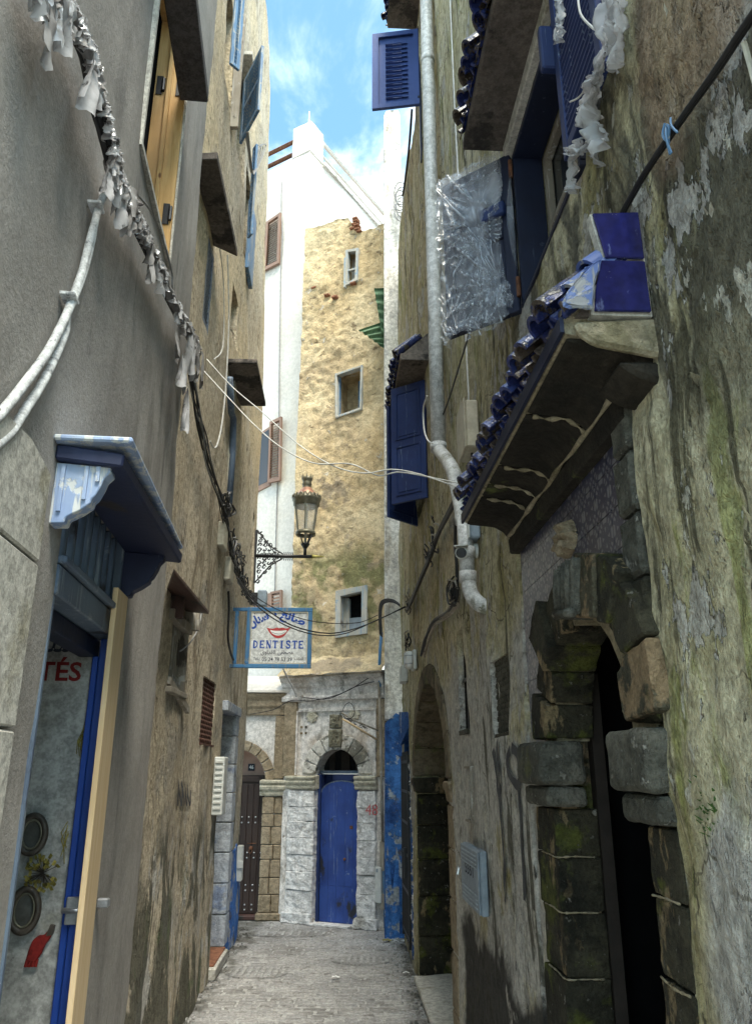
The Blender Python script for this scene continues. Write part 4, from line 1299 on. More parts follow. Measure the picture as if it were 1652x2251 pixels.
text_mesh("46", F46, a[0] + .016, a[1] + .022, -0.2885, (b[1] - a[1]) * 0.55, MAT['print_white'], 'numerals', np_, width=(b[0] - a[0]) * 0.66, bold=0.015)

# ================================================================== END OF THE ALLEY: house 48
h48 = thing('blue_door_house', E48.P(0.7, 0), 'tall ochre house with a whitewashed arch, an arched blue door and three small windows', 'house')
AC, AR, AZ = 0.758, 0.318, 1.79
def e_d(s, z): return 0.008 * fbm(s * 3, z * 3, 4)
wall_mesh(E48, [(-0.06, 0), (1.46, 0), (1.46, 2.76), (-0.06, 2.76)], [(arch(AC - AR, AC + AR, 0.0005, AZ), 0.20)], 0.05, e_d, back=0.5).build('wall', MAT['facade_white'], h48, smooth=True)
# quoin-like edge strip on the left, bare plaster
MB().box(E48, -0.07, 0.13, 1.76, 2.74, -0.1, 0.03).build('edge_strip', MAT['tan_stone'], h48, bevel=0.01, cuts=4, rough=0.012)
MB().box(E48, 1.33, 1.46, 1.76, 2.74, -0.1, 0.02).build('edge_strip', MAT['tan_stone'], h48, bevel=0.01, cuts=4, rough=0.012)
for a, b in ((0.13, 0.15), (1.31, 1.33)):
    MB().box(E48, a, b, 1.78, 2.62, -0.02, 0.035).build('panel_edge', MAT['facade_white'], h48, cuts=3, rough=0.008)
MB().box(E48, 0.15, 1.31, 2.60, 2.625, -0.02, 0.03).build('panel_edge', MAT['facade_white'], h48, cuts=3, rough=0.006)
# whitewashed pilaster blocks
zc = [0.0, 0.12, 0.38, 0.60, 0.80, 1.00, 1.20, 1.38, 1.585]
for a, b in ((0.05, AC - AR + .005), (AC + AR - .005, 1.33)):
    for i in range(8):
        e = 0.03 if i == 0 else 0.0
        MB().box(E48, a - e, b + (e if a > 1 else 0), zc[i] + .0005, zc[i + 1] - .0005, -0.22, 0.05 + e + random.uniform(-.008, .008)).build('jamb_block', MAT['whitewash'], h48, bevel=0.007, cuts=4, rough=0.014, rscale=13)
    prof = [(-0.05, 1.60), (0.06, 1.60), (0.075, 1.625), (0.065, 1.645), (0.095, 1.675), (0.10, 1.70), (0.08, 1.715), (0.11, 1.735), (0.11, 1.765), (-0.05, 1.775)]
    MB().profile(E48, prof, a - .03, b + .02).build('capital', MAT['pale_stone'], h48, bevel=0.006)
# arch stones
nv = 9
for i in range(nv):
    a0, a1 = PI * i / nv + 0.015, PI * (i + 1) / nv - 0.015
    r0, r1 = AR - .002, 0.515
    am = (a0 + a1) / 2
    pts = [(AC + r0 * math.cos(a), AZ + r0 * math.sin(a)) for a in (a1, am, a0)] + [(AC + r1 * math.cos(a), AZ + r1 * math.sin(a)) for a in (a0, am, a1)]
    MB().plate(E48, pts, -0.2, 0.03 + random.uniform(-.008, .01)).build('voussoir', MAT['arch_stone'], h48, bevel=0.008, cuts=1, rough=0.006)
# carved keystone and star
MB().plate(E48, [(0.655, 2.13), (0.825, 2.13), (0.835, 2.36), (0.645, 2.36)], -0.02, 0.075).build('keystone', MAT['carved_stone'], h48, bevel=0.012)
ks = h48.children[-1]
for (x, z, r) in ((0.70, 2.30, .028), (0.78, 2.30, .028), (0.705, 2.195, .024), (0.775, 2.195, .024)):
    MB().tube([E48.P(x + r * math.cos(a), z + r * math.sin(a), 0.078) for a in [2 * PI * i / 12 for i in range(12)]], 0.007, 5, closed=True).build('scroll', MAT['carved_stone'], ks)
for sg in (-1, 1):
    MB().tube(bez([E48.P(0.74 + sg * .055, 2.345, .078), E48.P(0.74 + sg * .012, 2.26, .082), E48.P(0.74 + sg * .035, 2.23, .08), E48.P(0.74 + sg * .06, 2.15, .078)], 5), 0.008, 5).build('scroll', MAT['carved_stone'], ks)
MB().box(E48, 0.655, 0.825, 2.375, 2.55, -0.02, 0.065).build('star_block', MAT['carved_stone'], h48, bevel=0.01, cuts=2, rough=0.006)
sb = h48.children[-1]
for k in range(2):
    tri = [(0.74 + 0.085 * math.cos(PI / 2 + k * PI + 2 * PI * i / 3), 2.462 + 0.085 * math.sin(PI / 2 + k * PI + 2 * PI * i / 3)) for i in range(3)]
    MB().plate(E48, tri, 0.06, 0.080 + .003 * k).build('star', MAT['carved_stone'], sb, bevel=0.004)
MB().tube([E48.P(0.74 + .026 * math.cos(a), 2.462 + .026 * math.sin(a), 0.086) for a in [2 * PI * i / 12 for i in range(12)]], 0.006, 5, closed=True).build('boss_ring', MAT['carved_stone'], sb)
# rosettes
for (u, v) in ((686, 1575), (779, 1570)):
    c = E48.at(u, v)
    star = []
    for i in range(16):
        r_ = 0.095 if i % 2 == 0 else 0.072
        star.append((c[0] + r_ * math.cos(PI * i / 8), c[1] + r_ * math.sin(PI * i / 8)))
    ro = MB().plate(E48, star, -0.01, 0.018).build('rosette', MAT['pale_stone'], h48, bevel=0.006)
    for r_ in (0.046, 0.02):
        MB().tube([E48.P(c[0] + r_ * math.cos(a), c[1] + r_ * math.sin(a), 0.02) for a in [2 * PI * i / 16 for i in range(16)]], 0.008, 5, closed=True).build('ring', MAT['pale_stone'], ro)
for (x, z) in ((0.20, 2.40), (0.20, 2.32), (0.27, 2.40), (0.27, 2.32)):
    MB().box(E48, x - .014, x + .014, z - .014, z + .014, 0.0, 0.014).build('plug_mark', MAT['dark_stone'], h48)
# cornice and sloping weathering
prof = [(-0.05, 2.745), (0.055, 2.745), (0.065, 2.79), (0.05, 2.81), (0.05, 2.915), (0.075, 2.94), (0.085, 2.99), (0.13, 3.02), (0.14, 3.06), (0.165, 3.075), (0.165, 3.10), (-0.05, 3.12)]
MB().profile(E48, prof, -0.10, 1.45).build('cornice', MAT['facade_white'], h48, bevel=0.004, cuts=0)
m = MB()
m.grid(lambda a, b: E48.P(-0.12 + 1.6 * a, 3.085 + 0.30 * b + 0.02 * fbm(a * 6, b * 2, 2), 0.185 - 0.36 * b + 0.015 * fbm(a * 9, b * 4, 7)), 40, 10)
m.add([E48.P(-.12, 3.06, .18), E48.P(1.48, 3.06, .18), E48.P(1.48, 3.06, -.2), E48.P(-.12, 3.06, -.2)], [(0, 1, 2, 3)])
m.build('weathering', MAT['rough_tan'], h48, smooth=True)
# fanlight and door
fl = MB().plate(E48, arch(AC - AR - .02, AC + AR + .02, 1.80, 1.81), -0.28, -0.245).build('fanlight', MAT['dark_void'], h48)
for a, b in ((0.52, 0.60), (0.70, 0.82), (0.92, 0.97)):
    MB().box(E48, a, b, 1.84, 2.08, -0.245, -0.225).build('board', MAT['dark_wood'], fl)
MB().box(E48, AC - AR, AC + AR, 1.795, 1.835, -0.24, -0.10).build('transom', MAT['blue_grey'], fl, bevel=0.006)
MB().box(E48, AC - AR, AC + AR + .05, 0.0, 1.79, -0.26, -0.19).build('door_back', MAT['blue_shutter'], h48)
MB().box(E48, AC - AR, AC - AR + .045, 0.0, 1.79, -0.188, -0.05).build('door_post', MAT['blue_shutter'], h48, bevel=0.006)
MB().box(E48, AC - 0.12, AC + 0.19, 1.70, 1.79, -0.188, -0.10).build('door_head', MAT['blue_shutter'], h48, bevel=0.006)
da = (AC - AR + 0.05, AC + AR + 0.012)
db = [(da[0], 0.02), (da[1], 0.02)] + [((da[0] + da[1]) / 2 + (da[1] - da[0]) / 2 * math.cos(PI * i / 12), 1.56 + 0.145 * math.sin(PI * i / 12)) for i in range(13)]
dl = MB().plate(E48, db, -0.188, -0.075).build('door', MAT['blue_door'], h48, bevel=0.004)
for i in range(5):
    s0 = da[0] + .004 + (da[1] - da[0] - .008) * i / 5
    s1 = s0 + (da[1] - da[0] - .008) / 5 - .0025
    dc, dr_ = (da[0] + da[1]) / 2, (da[1] - da[0]) / 2
    tops = [(x, 1.555 + 0.145 * math.sqrt(max(0.0, 1 - ((x - dc) / dr_) ** 2))) for x in [s1 + (s0 - s1) * q / 5 for q in range(6)]]
    MB().plate(E48, [(s0, 0.445), (s1, 0.445)] + tops, -0.077, -0.0695).build('plank', MAT['blue_door'], dl)
    MB().box(E48, s0, s1, 0.025, 0.44, -0.077, -0.0675).build('plank', MAT['blue_door'], dl)
MB().lathe(E48.P(AC + .09, 0.76, -0.07), [(0.018, 0), (0.016, 0.02), (0.001, 0.026)], 10, W=E48).build('handle', MAT['rust'], dl, smooth=True)
MB().box(E48, AC + .16, AC + .20, 1.12, 1.16, -0.072, -0.060).build('lock_plate', MAT['rust'], dl)
rim = [E48.P(x, z, -0.072) for x, z in db[2:]]
MB().tube(rim, 0.008, 5).build('top_bead', MAT['blue_grey'], dl)
MB().box(E48, AC - AR - .05, AC + AR, 0.0, 0.018, -0.2, 0.1).build('threshold', MAT['whitewash'], h48)
a = E48.at(803, 1790, .06)
text_mesh("48", E48, a[0], a[1] - .01, 0.062, 0.13, MAT['spray_red'], 'painted_number', h48, width=0.17, bold=-0.005)

# tall ochre wall
MAT['green_pane'] = simple('green_pane', (0.30, 0.29, 0.20), 0.3, 0.5, 0, 0.3, 6)
def t_d(s, z):
    m = max(0.0, min(1.0, 0.5 + 1.6 * fbm(s * 0.9, z * 0.55, 12) + (0.35 if z > 8.3 else 0.0)))
    k = max(0.0, min(1.0, (m - 0.46) * 9))
    dv = noise.voronoi(V((s * 5.0 + 0.4 * fbm(s * 2, z * 2, 5), z * 8.0 + 0.3 * fbm(s * 3, z * 3, 6), 0.3)))[0]
    stone = min(1.0, (dv[1] - dv[0]) * 2.6)
    return -0.15 + 0.035 * fbm(s * 1.5, z * 1.0, 8) + (1 - k) * (0.014 + 0.006 * fbm(s * 5, z * 5, 2)) + k * (-0.022 + 0.026 * stone + 0.012 * fbm(s * 9, z * 11, 3))
w3 = [(0.665, 3.64), (1.10, 3.67), (1.10, 4.28), (0.66, 4.24)]
w2 = [(0.565, 7.05), (1.015, 7.11), (1.03, 7.88), (0.545, 7.83)]
w1 = [(0.70, 9.42), (0.93, 9.46), (0.95, 10.09), (0.70, 10.12)]
topo = [(-0.13, 3.28), (1.50, 3.28), (1.47, 10.45), (1.25, 10.42), (1.05, 10.44), (0.93, 10.45), (0.88, 10.56), (0.84, 10.54), (0.80, 10.66), (0.72, 10.80), (0.55, 10.83), (0.3, 10.80), (0.1, 10.82), (-0.11, 10.84), (-0.12, 7), ]
wall_mesh(E48, topo, [(w3, 0.379), (w2, 0.559), (w1, 0.379)], 0.045, t_d, back=0.6).build('upper_wall', MAT['rough_tan'], h48, smooth=True)
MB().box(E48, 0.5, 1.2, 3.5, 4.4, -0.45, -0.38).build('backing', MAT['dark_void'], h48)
MB().box(E48, 0.45, 1.15, 6.9, 8.0, -0.62, -0.56).build('backing', MAT['rough_tan'], h48)
MB().box(E48, 0.6, 1.05, 9.3, 10.25, -0.44, -0.38).build('backing', MAT['white_plaster'], h48)
def frame4(W, q, d0, d1, w, mat, name, parent):
    c = V((sum(p[0] for p in q) / 4, sum(p[1] for p in q) / 4))
    inn = []
    for p in q:
        v_ = V((p[0], p[1])) - c
        inn.append((p[0] - math.copysign(w, v_.x), p[1] - math.copysign(w, v_.y)))
    o = None
    for i in range(4):
        j = (i + 1) % 4
        k = MB().plate(W, [q[i], q[j], inn[j], inn[i]], d0, d1).build(name if o is None else 'frame_board', mat, parent if o is None else o, bevel=0.003)
        if o is None: o = k
    return o
f = frame4(E48, [(x + (-.03 if x < .8 else .03), z + (-.03 if z < 4 else .05)) for x, z in w3], -0.20, -0.10, 0.085, MAT['grey_blue_wood'], 'window', h48)
MB().box(E48, 0.76, 0.80, 3.70, 4.18, -0.26, -0.21).build('mullion', MAT['grey_blue_wood'], f)
MB().box(E48, 0.80, 1.05, 3.68, 3.90, -0.25, -0.22).build('pane', MAT['box_grey'], f)
MB().box(E48, 0.66, 0.78, 3.68, 4.20, -0.25, -0.22).build('shutter_board', MAT['grey_blue_wood'], f)
f = frame4(E48, [(x, z) for x, z in w2], -0.22, -0.12, 0.035, MAT['grey_blue_wood'], 'window', h48)
MB().box(E48, 0.80, 0.835, 7.12, 7.80, -0.50, -0.45).build('casement', MAT['blue_light'], f)
MB().box(E48, 0.836, 1.0, 7.14, 7.17, -0.50, -0.45).build('casement', MAT['blue_light'], f)
MB().box(E48, 0.836, 1.0, 7.74, 7.77, -0.50, -0.45).build('casement', MAT['blue_light'], f)
MB().box(E48, 0.836, 1.0, 7.171, 7.739, -0.485, -0.475).build('pane', MAT['green_pane'], f)
MB().box(E48, 0.555, 0.60, 7.09, 7.80, -0.24, -0.19).build('side_post', MAT['blue_light'], f)
f = frame4(E48, [(x, z) for x, z in w1], -0.20, -0.11, 0.05, MAT['grey_blue_wood'], 'window', h48)
MB().box(E48, 0.69, 0.72, 9.38, 9.95, -0.14, -0.09).build('loose_post', MAT['grey_blue_wood'], f)
MB().box(E48, 0.75, 0.90, 9.70, 9.73, -0.18, -0.13).build('crossbar', MAT['grey_blue_wood'], f)
# broken bricks at the notch in the top edge
for i in range(7):
    s, z = 0.80 + random.uniform(-.03, .10), 10.42 + 0.045 * i + random.uniform(-.01, .01)
    if i > 3: s = 0.81 + random.uniform(-.02, .03)
    MB().box(E48, s, s + .09, z, z + .035, -0.24, -0.12 + random.uniform(0, .03)).build('brick', MAT['terracotta'], h48, bevel=0.005)
for (u, v) in ((690, 632), (718, 648), (775, 622), (735, 652)):
    c = E48.at(u, v, -.12)
    MB().box(E48, c[0] - .05, c[0] + .05, c[1] - .02, c[1] + .02, -0.2, -0.095).build('brick', MAT['terracotta'], h48, bevel=0.008, cuts=1, rough=0.01)

# ================================================================== tall white house behind
wt = thing('white_house', WHL.P(0, 0), 'tall whitewashed house with brown louvred shutters and a roof railing behind the ochre wall', 'house')
zt = WHL.at(676, 335)[1]
Lw, Rw_ = 3.6, 7.0
wh_holes = []
def whq(pts, d=0.0): return [WHL.at(u, v, d) for u, v in pts]
wall_mesh(WHL, [(0, 0), (Lw, 0), (Lw, zt), (0, zt)], [], 0.16, lambda s, z: 0.012 * fbm(s, z, 2) * min(1, s * 3), back=0.4).build('wall', MAT['white_plaster'], wt, smooth=True)
wall_mesh(WHR, [(0, 0), (Rw_, 0), (Rw_, zt), (0, zt)], [], 0.16, lambda s, z: 0.012 * fbm(s, z, 3) * min(1, s * 3), back=0.4).build('wall', MAT['white_plaster'], wt, smooth=True)
MB().prism([V((p.x, p.y, zt - .02)) for p in (WHL.P(0, 0, -.02), WHL.P(Lw, 0, -.02), WHL.P(Lw, 0, -Rw_), WHL.P(0, 0, -Rw_))], [V((p.x, p.y, zt + .0)) for p in (WHL.P(0, 0, -.02), WHL.P(Lw, 0, -.02), WHL.P(Lw, 0, -Rw_), WHL.P(0, 0, -Rw_))]).build('roof', MAT['white_plaster'], wt)
MB().box(WHR, 0.45, Rw_, zt + .002, zt + .09, -0.12, 0.05).build('coping', MAT['white_wall'], wt, cuts=5, rough=0.02)
zp = WHL.at(676, 268)[1]
q = [(0, 0), (0.45, 0), (0.45, 0.45), (0, 0.45)]
MB().prism([WHL.P(s, zt + .002, .012) + WHR.t * r_ + WHR.n * .012 for s, r_ in q], [WHL.P(s, zp, .012) + WHR.t * r_ + WHR.n * .012 for s, r_ in q]).build('parapet_post', MAT['white_plaster'], wt, bevel=0.02, cuts=2, rough=0.015)
for z in (zt + .30, zt + .62):
    MB().tube([WHL.P(0.45, z, -.15), WHL.P(Lw, z, -.15)], 0.045, 6).build('rail', MAT['rust'] if z > zt + .4 else MAT['rust'], wt)
    MB().tube([WHR.P(0.45, z, -.05), WHR.P(Rw_, z, -.05)], 0.05 if z > zt + .4 else 0.03, 6).build('rail', MAT['white_plaster'], wt)
MB().tube([WHL.P(0.2, zp, -.2), WHL.P(0.2, zp + .5, -.2)], 0.014, 6).build('antenna', MAT['steel'], wt)

def q_leaf(q, d, name, parent, mat, n_sl=18, gap=None):
    """louvred leaf from four wall points: tl, tr, br, bl"""
    tl, tr, br, bl = [V(p) for p in q]
    def X(a, b):
        t = tl.lerp(tr, a); l = bl.lerp(br, a)
        return t.lerp(l, b)
    def plate(a0, a1, b0, b1, d0, d1):
        return MB().plate(WHL, [tuple(X(a0, b1)), tuple(X(a1, b1)), tuple(X(a1, b0)), tuple(X(a0, b0))], d0, d1)
    lf = plate(0, .14, 0, 1, d, d + .05).build(name, mat, parent)
    plate(.86, 1, 0, 1, d, d + .05).build('stile', mat, lf)
    plate(.141, .859, 0, .05, d, d + .05).build('rail', mat, lf)
    plate(.141, .859, .94, 1, d, d + .05).build('rail', mat, lf)
    for i in range(n_sl):
        b0 = .06 + .88 * i / n_sl
        A = [X(.142, b0), X(.858, b0), X(.858, b0 + .6 * .88 / n_sl), X(.142, b0 + .6 * .88 / n_sl)]
        P = WHL.P
        MB().hexa([P(A[3].x, A[3].y, d + .046), P(A[2].x, A[2].y, d + .046), P(A[2].x, A[2].y, d + .036), P(A[3].x, A[3].y, d + .036),
                   P(A[0].x, A[0].y, d + .018), P(A[1].x, A[1].y, d + .018), P(A[1].x, A[1].y, d + .008), P(A[0].x, A[0].y, d + .008)]).build('slat', mat, lf)
    return lf
q_leaf(whq([(589.7, 492), (620.5, 471), (617.4, 582), (583.6, 599)]), 0.02, 'shutter', wt, MAT['brown_shutter'], 20)
q_leaf(whq([(560, 512), (589, 492.5), (583, 599.5), (552, 616)]), 0.02, 'shutter', wt, MAT['brown_shutter'], 20)
q2 = whq([(560, 962), (601, 935), (596, 1068), (552, 1090)])
MB().plate(WHL, [q2[3], q2[2], q2[1], q2[0]], 0.005, 0.03).build('window', MAT['brown_shutter'], wt)
w_ = wt.children[-1]
q3 = whq([(568, 962), (594, 945), (590, 1060), (560, 1074)])
MB().plate(WHL, [q3[3], q3[2], q3[1], q3[0]], 0.03, 0.034).build('pane', MAT['pane'], w_)
q_leaf(whq([(601, 932), (626, 920), (623.6, 1060), (596.5, 1066)]), 0.06, 'shutter', wt, MAT['brown_shutter'], 22)
q2 = whq([(545, 1318), (601, 1303), (600, 1405), (540, 1420)])
MB().plate(WHL, [q2[3], q2[2], q2[1], q2[0]], 0.005, 0.03).build('window', MAT['brown_shutter'], wt)
q_leaf(whq([(603, 1304), (627, 1299), (626, 1400), (602, 1405)]), 0.06, 'shutter', wt, MAT['brown_shutter'], 12)
wc = [WHL.pt(u, v, .02) for u, v in ((619, 400), (618, 470), (622, 520), (617, 600), (614, 800), (613, 930), (609, 1080), (606, 1200), (604, 1300))]
tag(MB().tube(wc, 0.010, 5).build('wall_cable', MAT['cable_grey']), 'thin dark cable running straight down the white house wall', 'cable')

# ================================================================== narrow whitewashed wall end on the right
sp = thing('narrow_wall', ST.P(1.2, 0), 'narrow whitewashed wall end standing between the ochre house and the alley wall', 'wall')
def s_d(s, z): return 0.03 * fbm(s * 2.5, z * 1.0, 5) + 0.012 * fbm(s * 8, z * 4, 1)
wall_mesh(ST, [(1.115, 2.45), (1.40, 2.45), (1.40, 12.15), (1.37, 12.25), (1.17, 12.22), (1.13, 12.1)], [], 0.05, s_d, back=0.8, zres=0.08).build('wall', MAT['white_wall'], sp, smooth=True)
wall_mesh(ST, [(1.10, 0), (1.36, 0), (1.36, 2.46), (1.25, 2.52), (1.115, 2.40)], [], 0.04, lambda s, z: s_d(s, z) + .02 + 0.10 * max(0, 1 - abs(z - 2.45) / 0.25) * (s - 1.1) * 3, back=0.8).build('painted_base', MAT['blue_wall'], sp, smooth=True)
m = MB()
m.grid(lambda a, b: ST.P(1.11 + .16 * b, 1.0 * a * (0.75 + .25 * math.sin(b * 9)), 0.055 + .012 * fbm(a * 3, b * 3, 1)), 20, 6)
m.build('painted_patch', MAT['blue_base'], sp, smooth=True)
sp['kind'] = 'thing'
# green corrugated sheet leaning out behind
gs = thing('corrugated_sheet', ST.P(1.0, 7.4, -.2), 'torn green corrugated sheet sticking out beside the narrow white wall', 'sheet')
def corr(q):
    tl, tr, br, bl = [at_y(u, v, 10.35) for u, v in q]
    m = MB()
    def fn(a, b):
        p = tl.lerp(tr, a).lerp(bl.lerp(br, a), b)
        return p + V((0, 0.025 * math.sin(b * 2 * PI * 5), 0)) + V((0, -.1 * (1 - a), 0))
    m.grid(fn, 4, 44)
    return m
corr([(822, 642), (862, 632), (862, 745), (838, 740)]).build('sheet', MAT['green_sheet'], gs, smooth=True)
corr([(788, 733), (862, 700), (862, 785), (842, 772)]).build('sheet', MAT['green_sheet'], gs, smooth=True)
# bamboo and pipes up the corner
cp = thing('corner_pipe', E48.P(1.46, 0, .05), 'pale cane and pipe run strapped upright in the corner right of number 48', 'pipe')
px = [(832, 1500), (836, 1600), (838, 1720), (841, 1850)]
MB().tube([E48.pt(u, v, .07) for u, v in px], 0.019, 8).build('cane', MAT['old_wood'], cp, smooth=True)
MB().tube([E48.pt(u, v, .06) for u, v in ((838, 1390), (834, 1450), (834, 1510))], 0.022, 8).build('blue_pipe', MAT['sign_blue'], cp, smooth=True)
for (v0, v1) in ((1850, 1915), (1965, 2000)):
    MB().box(E48, 1.40, 1.46, E48.at(845, v1, .06)[1], E48.at(845, v0, .06)[1], 0.04, 0.075).build('board', MAT['old_wood'], cp, bevel=0.005)
MB().tube([E48.pt(u, v, .05) for u, v in ((840, 1850), (844, 1950), (846, 2040))], 0.018, 8).build('lower_pipe', MAT['blue_light'], cp, smooth=True)
a = E48.at(826, 1905, .06); b = E48.at(839, 1985, .06)
bx = MB().box(E48, a[0], b[0], b[1], a[1], 0.03, 0.09).build('meter_box', MAT['box_white'], bevel=0.006)
tag(bx, 'small white meter box low on the wall right of the blue door', 'meter box')
MB().box(E48, a[0] + .015, a[0] + .04, a[1] - .06, a[1] - .02, 0.09, 0.093).build('window', MAT['box_grey'], bx)
for i in range(3):
    zz_ = b[1] + .06 + i * .05
    MB().box(E48, a[0] + .01, b[0] - .01, zz_, zz_ + .008, 0.09, 0.094).build('rib', MAT['box_white'], bx)
# broken cane bracket with a loop of cable
br = thing('cane_bracket', E48.P(1.4, 2.2, .1), 'broken cane bracket with a loop of black cable above the blue door', 'bracket')
MB().tube([E48.P(1.36, 2.22, .08), E48.P(1.08, 2.42, .30), E48.P(1.0, 2.47, .36)], [0.014, 0.014, 0.010], 8).build('cane', MAT['batten'], br, smooth=True)
MB().tube([E48.P(1.38, 2.33, .06), E48.P(1.1, 2.46, .26), E48.P(0.98, 2.55, .34)], 0.012, 6).build('cane', MAT['old_wood'], br, smooth=True)
c = E48.at(766, 1562, .3)
MB().tube([E48.P(c[0] + .085 * math.cos(a), c[1] + .10 * math.sin(a), .3 + .02 * math.sin(2 * a)) for a in [2 * PI * i / 24 for i in range(24)]], 0.005, 5, closed=True).build('cable_loop', MAT['cable_black'], br)
for i in range(8):
    p0 = E48.P(1.0 + .035 * i + random.uniform(-.02, .02), 2.50 - .022 * i, .36 - .03 * i)
    MB().tube(bez([p0, p0 + V((random.uniform(-.05, .05), .01, random.uniform(-.02, .05))), p0 + V((random.uniform(-.04, .08), .0, random.uniform(-.07, .02)))], 4), 0.005, 5).build('cable_end', MAT['cable_black'], br)

# ================================================================== RIGHT: mossy old house
rh_ = thing('mossy_house', RW.P(4, 0), 'long mossy yellow-grey house front with a dark stone portal, tiled hoods and blue shutters', 'house')


def d_r(s, z):
    d = 0.022 * fbm(s * 0.9, z * 0.6, 9.0)
    k = fbm(s * 1.7, z * 1.1, 21.0)
    d += 0.010 * max(0.0, min(1.0, (k - 0.05) * 8))
    d += 0.006 * noise.noise(V((s * 9, z * 5, 1)))
    if 5.6 < s < 8.4 and z < 2.8: d *= 0.5
    if s < 2.4:
        d += 0.006 * fbm(s * 16, z * 7, 31) + 0.005 * max(0.0, fbm(s * 9, z * 4, 17)) - 0.004 * max(0.0, noise.noise(V((s * 30, z * 12, 8))))
    return d


PC, PR, PZ = 2.62, 0.37, 1.95        # portal arch
WR0, WR1, WRZ0, WRZ1 = 2.12, 2.99, 3.81, 4.66
RH = [(rect(1.97, 3.43, 0.0005, 2.87), 0.10), (rect(WR0, WR1, WRZ0, WRZ1), 0.167),
      (arch(5.82, 8.18, 0.0005, 1.72, 20, 2.66), 0.351), (rect(4.92, 5.28, 2.06, 2.73), 0.045), (rect(3.70, 4.06, 2.0, 2.38), 0.06),
      (rect(4.865, 5.07, 1.56, 1.86), 0.07), (rect(8.74, 9.60, 0.08, 2.36), 0.30), (rect(6.72, 7.45, 4.25, 5.35), 0.2), (rect(5.70, 6.45, 8.70, 9.70), 0.2)]
wall_mesh(RW, [(0.3, 0), (9.78, 0), (9.78, 9.30), (6.97, 9.05), (6.9, 11.6), (3.75, 11.6), (3.75, 6.9), (0.3, 6.4)],
          RH, 0.055, d_r, back=0.5, zres=0.075, dense=(1.0, 2.2, 1.1, 4.6, 0.018)).build('wall', MAT['mossy_plaster'], rh_, smooth=True)
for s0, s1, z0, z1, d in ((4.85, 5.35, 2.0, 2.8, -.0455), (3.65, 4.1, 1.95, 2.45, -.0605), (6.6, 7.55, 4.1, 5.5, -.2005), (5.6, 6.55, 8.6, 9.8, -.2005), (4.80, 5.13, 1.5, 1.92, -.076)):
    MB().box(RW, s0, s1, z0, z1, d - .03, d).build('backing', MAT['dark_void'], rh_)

# ---- portal
MAT['worn_stone'] = weathered('worn_stone', (0.045, 0.043, 0.03), (0.10, 0.09, 0.06), [dict(c=(0.29, 0.205, 0.12), s=4.0, t=0.50, w=0.06, amt=0.85), dict(c=(0.07, 0.08, 0.02), s=5.0, t=0.56, w=0.1, amt=0.8)], fine=(50, 1.1), broad=3.0, bump=1.0, dist=0.02)
por = wall_mesh(RW, rect(1.90, 3.50, 0.0, 2.93), [([(2.11, 0.0005), (3.06, 0.0005), (3.06, 1.72), (PC + PR + .03, 1.93)] + arch(PC - PR - .03, PC + PR + .03, 0, PZ)[2:] + [(PC - PR - .03, 1.93), (2.11, 1.72)], 0.12)], 0.06, lambda s, z: -0.035 + 0.006 * fbm(s * 5, z * 5, 3), back=0.06).build('portal', MAT['worn_stone'], rh_, smooth=True)
zc = [0.0, 0.24, 0.48, 0.71, 0.94, 1.165, 1.37, 1.55, 1.715]
for side, (a, b) in enumerate(((3.02, 3.30), (1.965, 2.15))):
    for i in range(8):
        j = random.uniform(-.012, .012)
        MB().box(RW, a, b, zc[i] + .003, zc[i + 1] - .003, -0.145, 0.012 + j).build('jamb_stone', MAT['dark_stone'], por, bevel=0.004, cuts=5, rough=0.005, rscale=22)
    for i in range(1, 8):
        zj = zc[i]
        if side == 0: ln = [RW.P(3.24, zj, .013), RW.P(3.12, zj + random.uniform(-.006, .006), .014), RW.P(3.024, zj + random.uniform(-.005, .005), .012), RW.P(3.016, zj + random.uniform(-.006, .006), -.05), RW.P(3.017, zj, -.12)]
        else: ln = [RW.P(1.98, zj + random.uniform(-.005, .005), .016), RW.P(2.06, zj + random.uniform(-.006, .006), .020), RW.P(2.145, zj, .015)]
        c_ = bez(ln, 6)
        MB().tube(c_, [max(.0006, .0030 + .0036 * noise.noise(V((q * .9, zj * 9, side)))) for q in range(len(c_))], 5).build('mortar_line', MAT['mortar_pale'], por, smooth=True)
    e0, e1 = (PC + PR - .035, b + .03) if side == 0 else (a - .02, PC - PR - .02)
    MB().box(RW, e0, e1, 1.795, 1.95, -0.10, 0.075).build('capital', MAT['cap_stone'], por, bevel=0.030, segs=3, cuts=3, rough=0.006, rscale=18)
    MB().box(RW, e0 + .015, e1 - .015, 1.72, 1.79, -0.10, 0.050).build('capital', MAT['cap_stone'], por, bevel=0.024, segs=3, cuts=3, rough=0.005, rscale=18)
for a, b in ((3.034, 3.28), (1.985, 2.136)):
    MB().box(RW, a, b, 0.0, 1.96, -0.135, -.018).build('jamb_core', MAT['worn_stone'], por)
MB().plate(RW, [(PC + r_ * math.cos(a_), PZ + r_ * math.sin(a_)) for r_, l_ in ((PR + .018, range(0, 13)), (.55, range(12, -1, -1))) for a_ in [PI * q_ / 12 for q_ in l_]], -.135, -.012).build('arch_core', MAT['mortar_pale'], por)
nv = 9
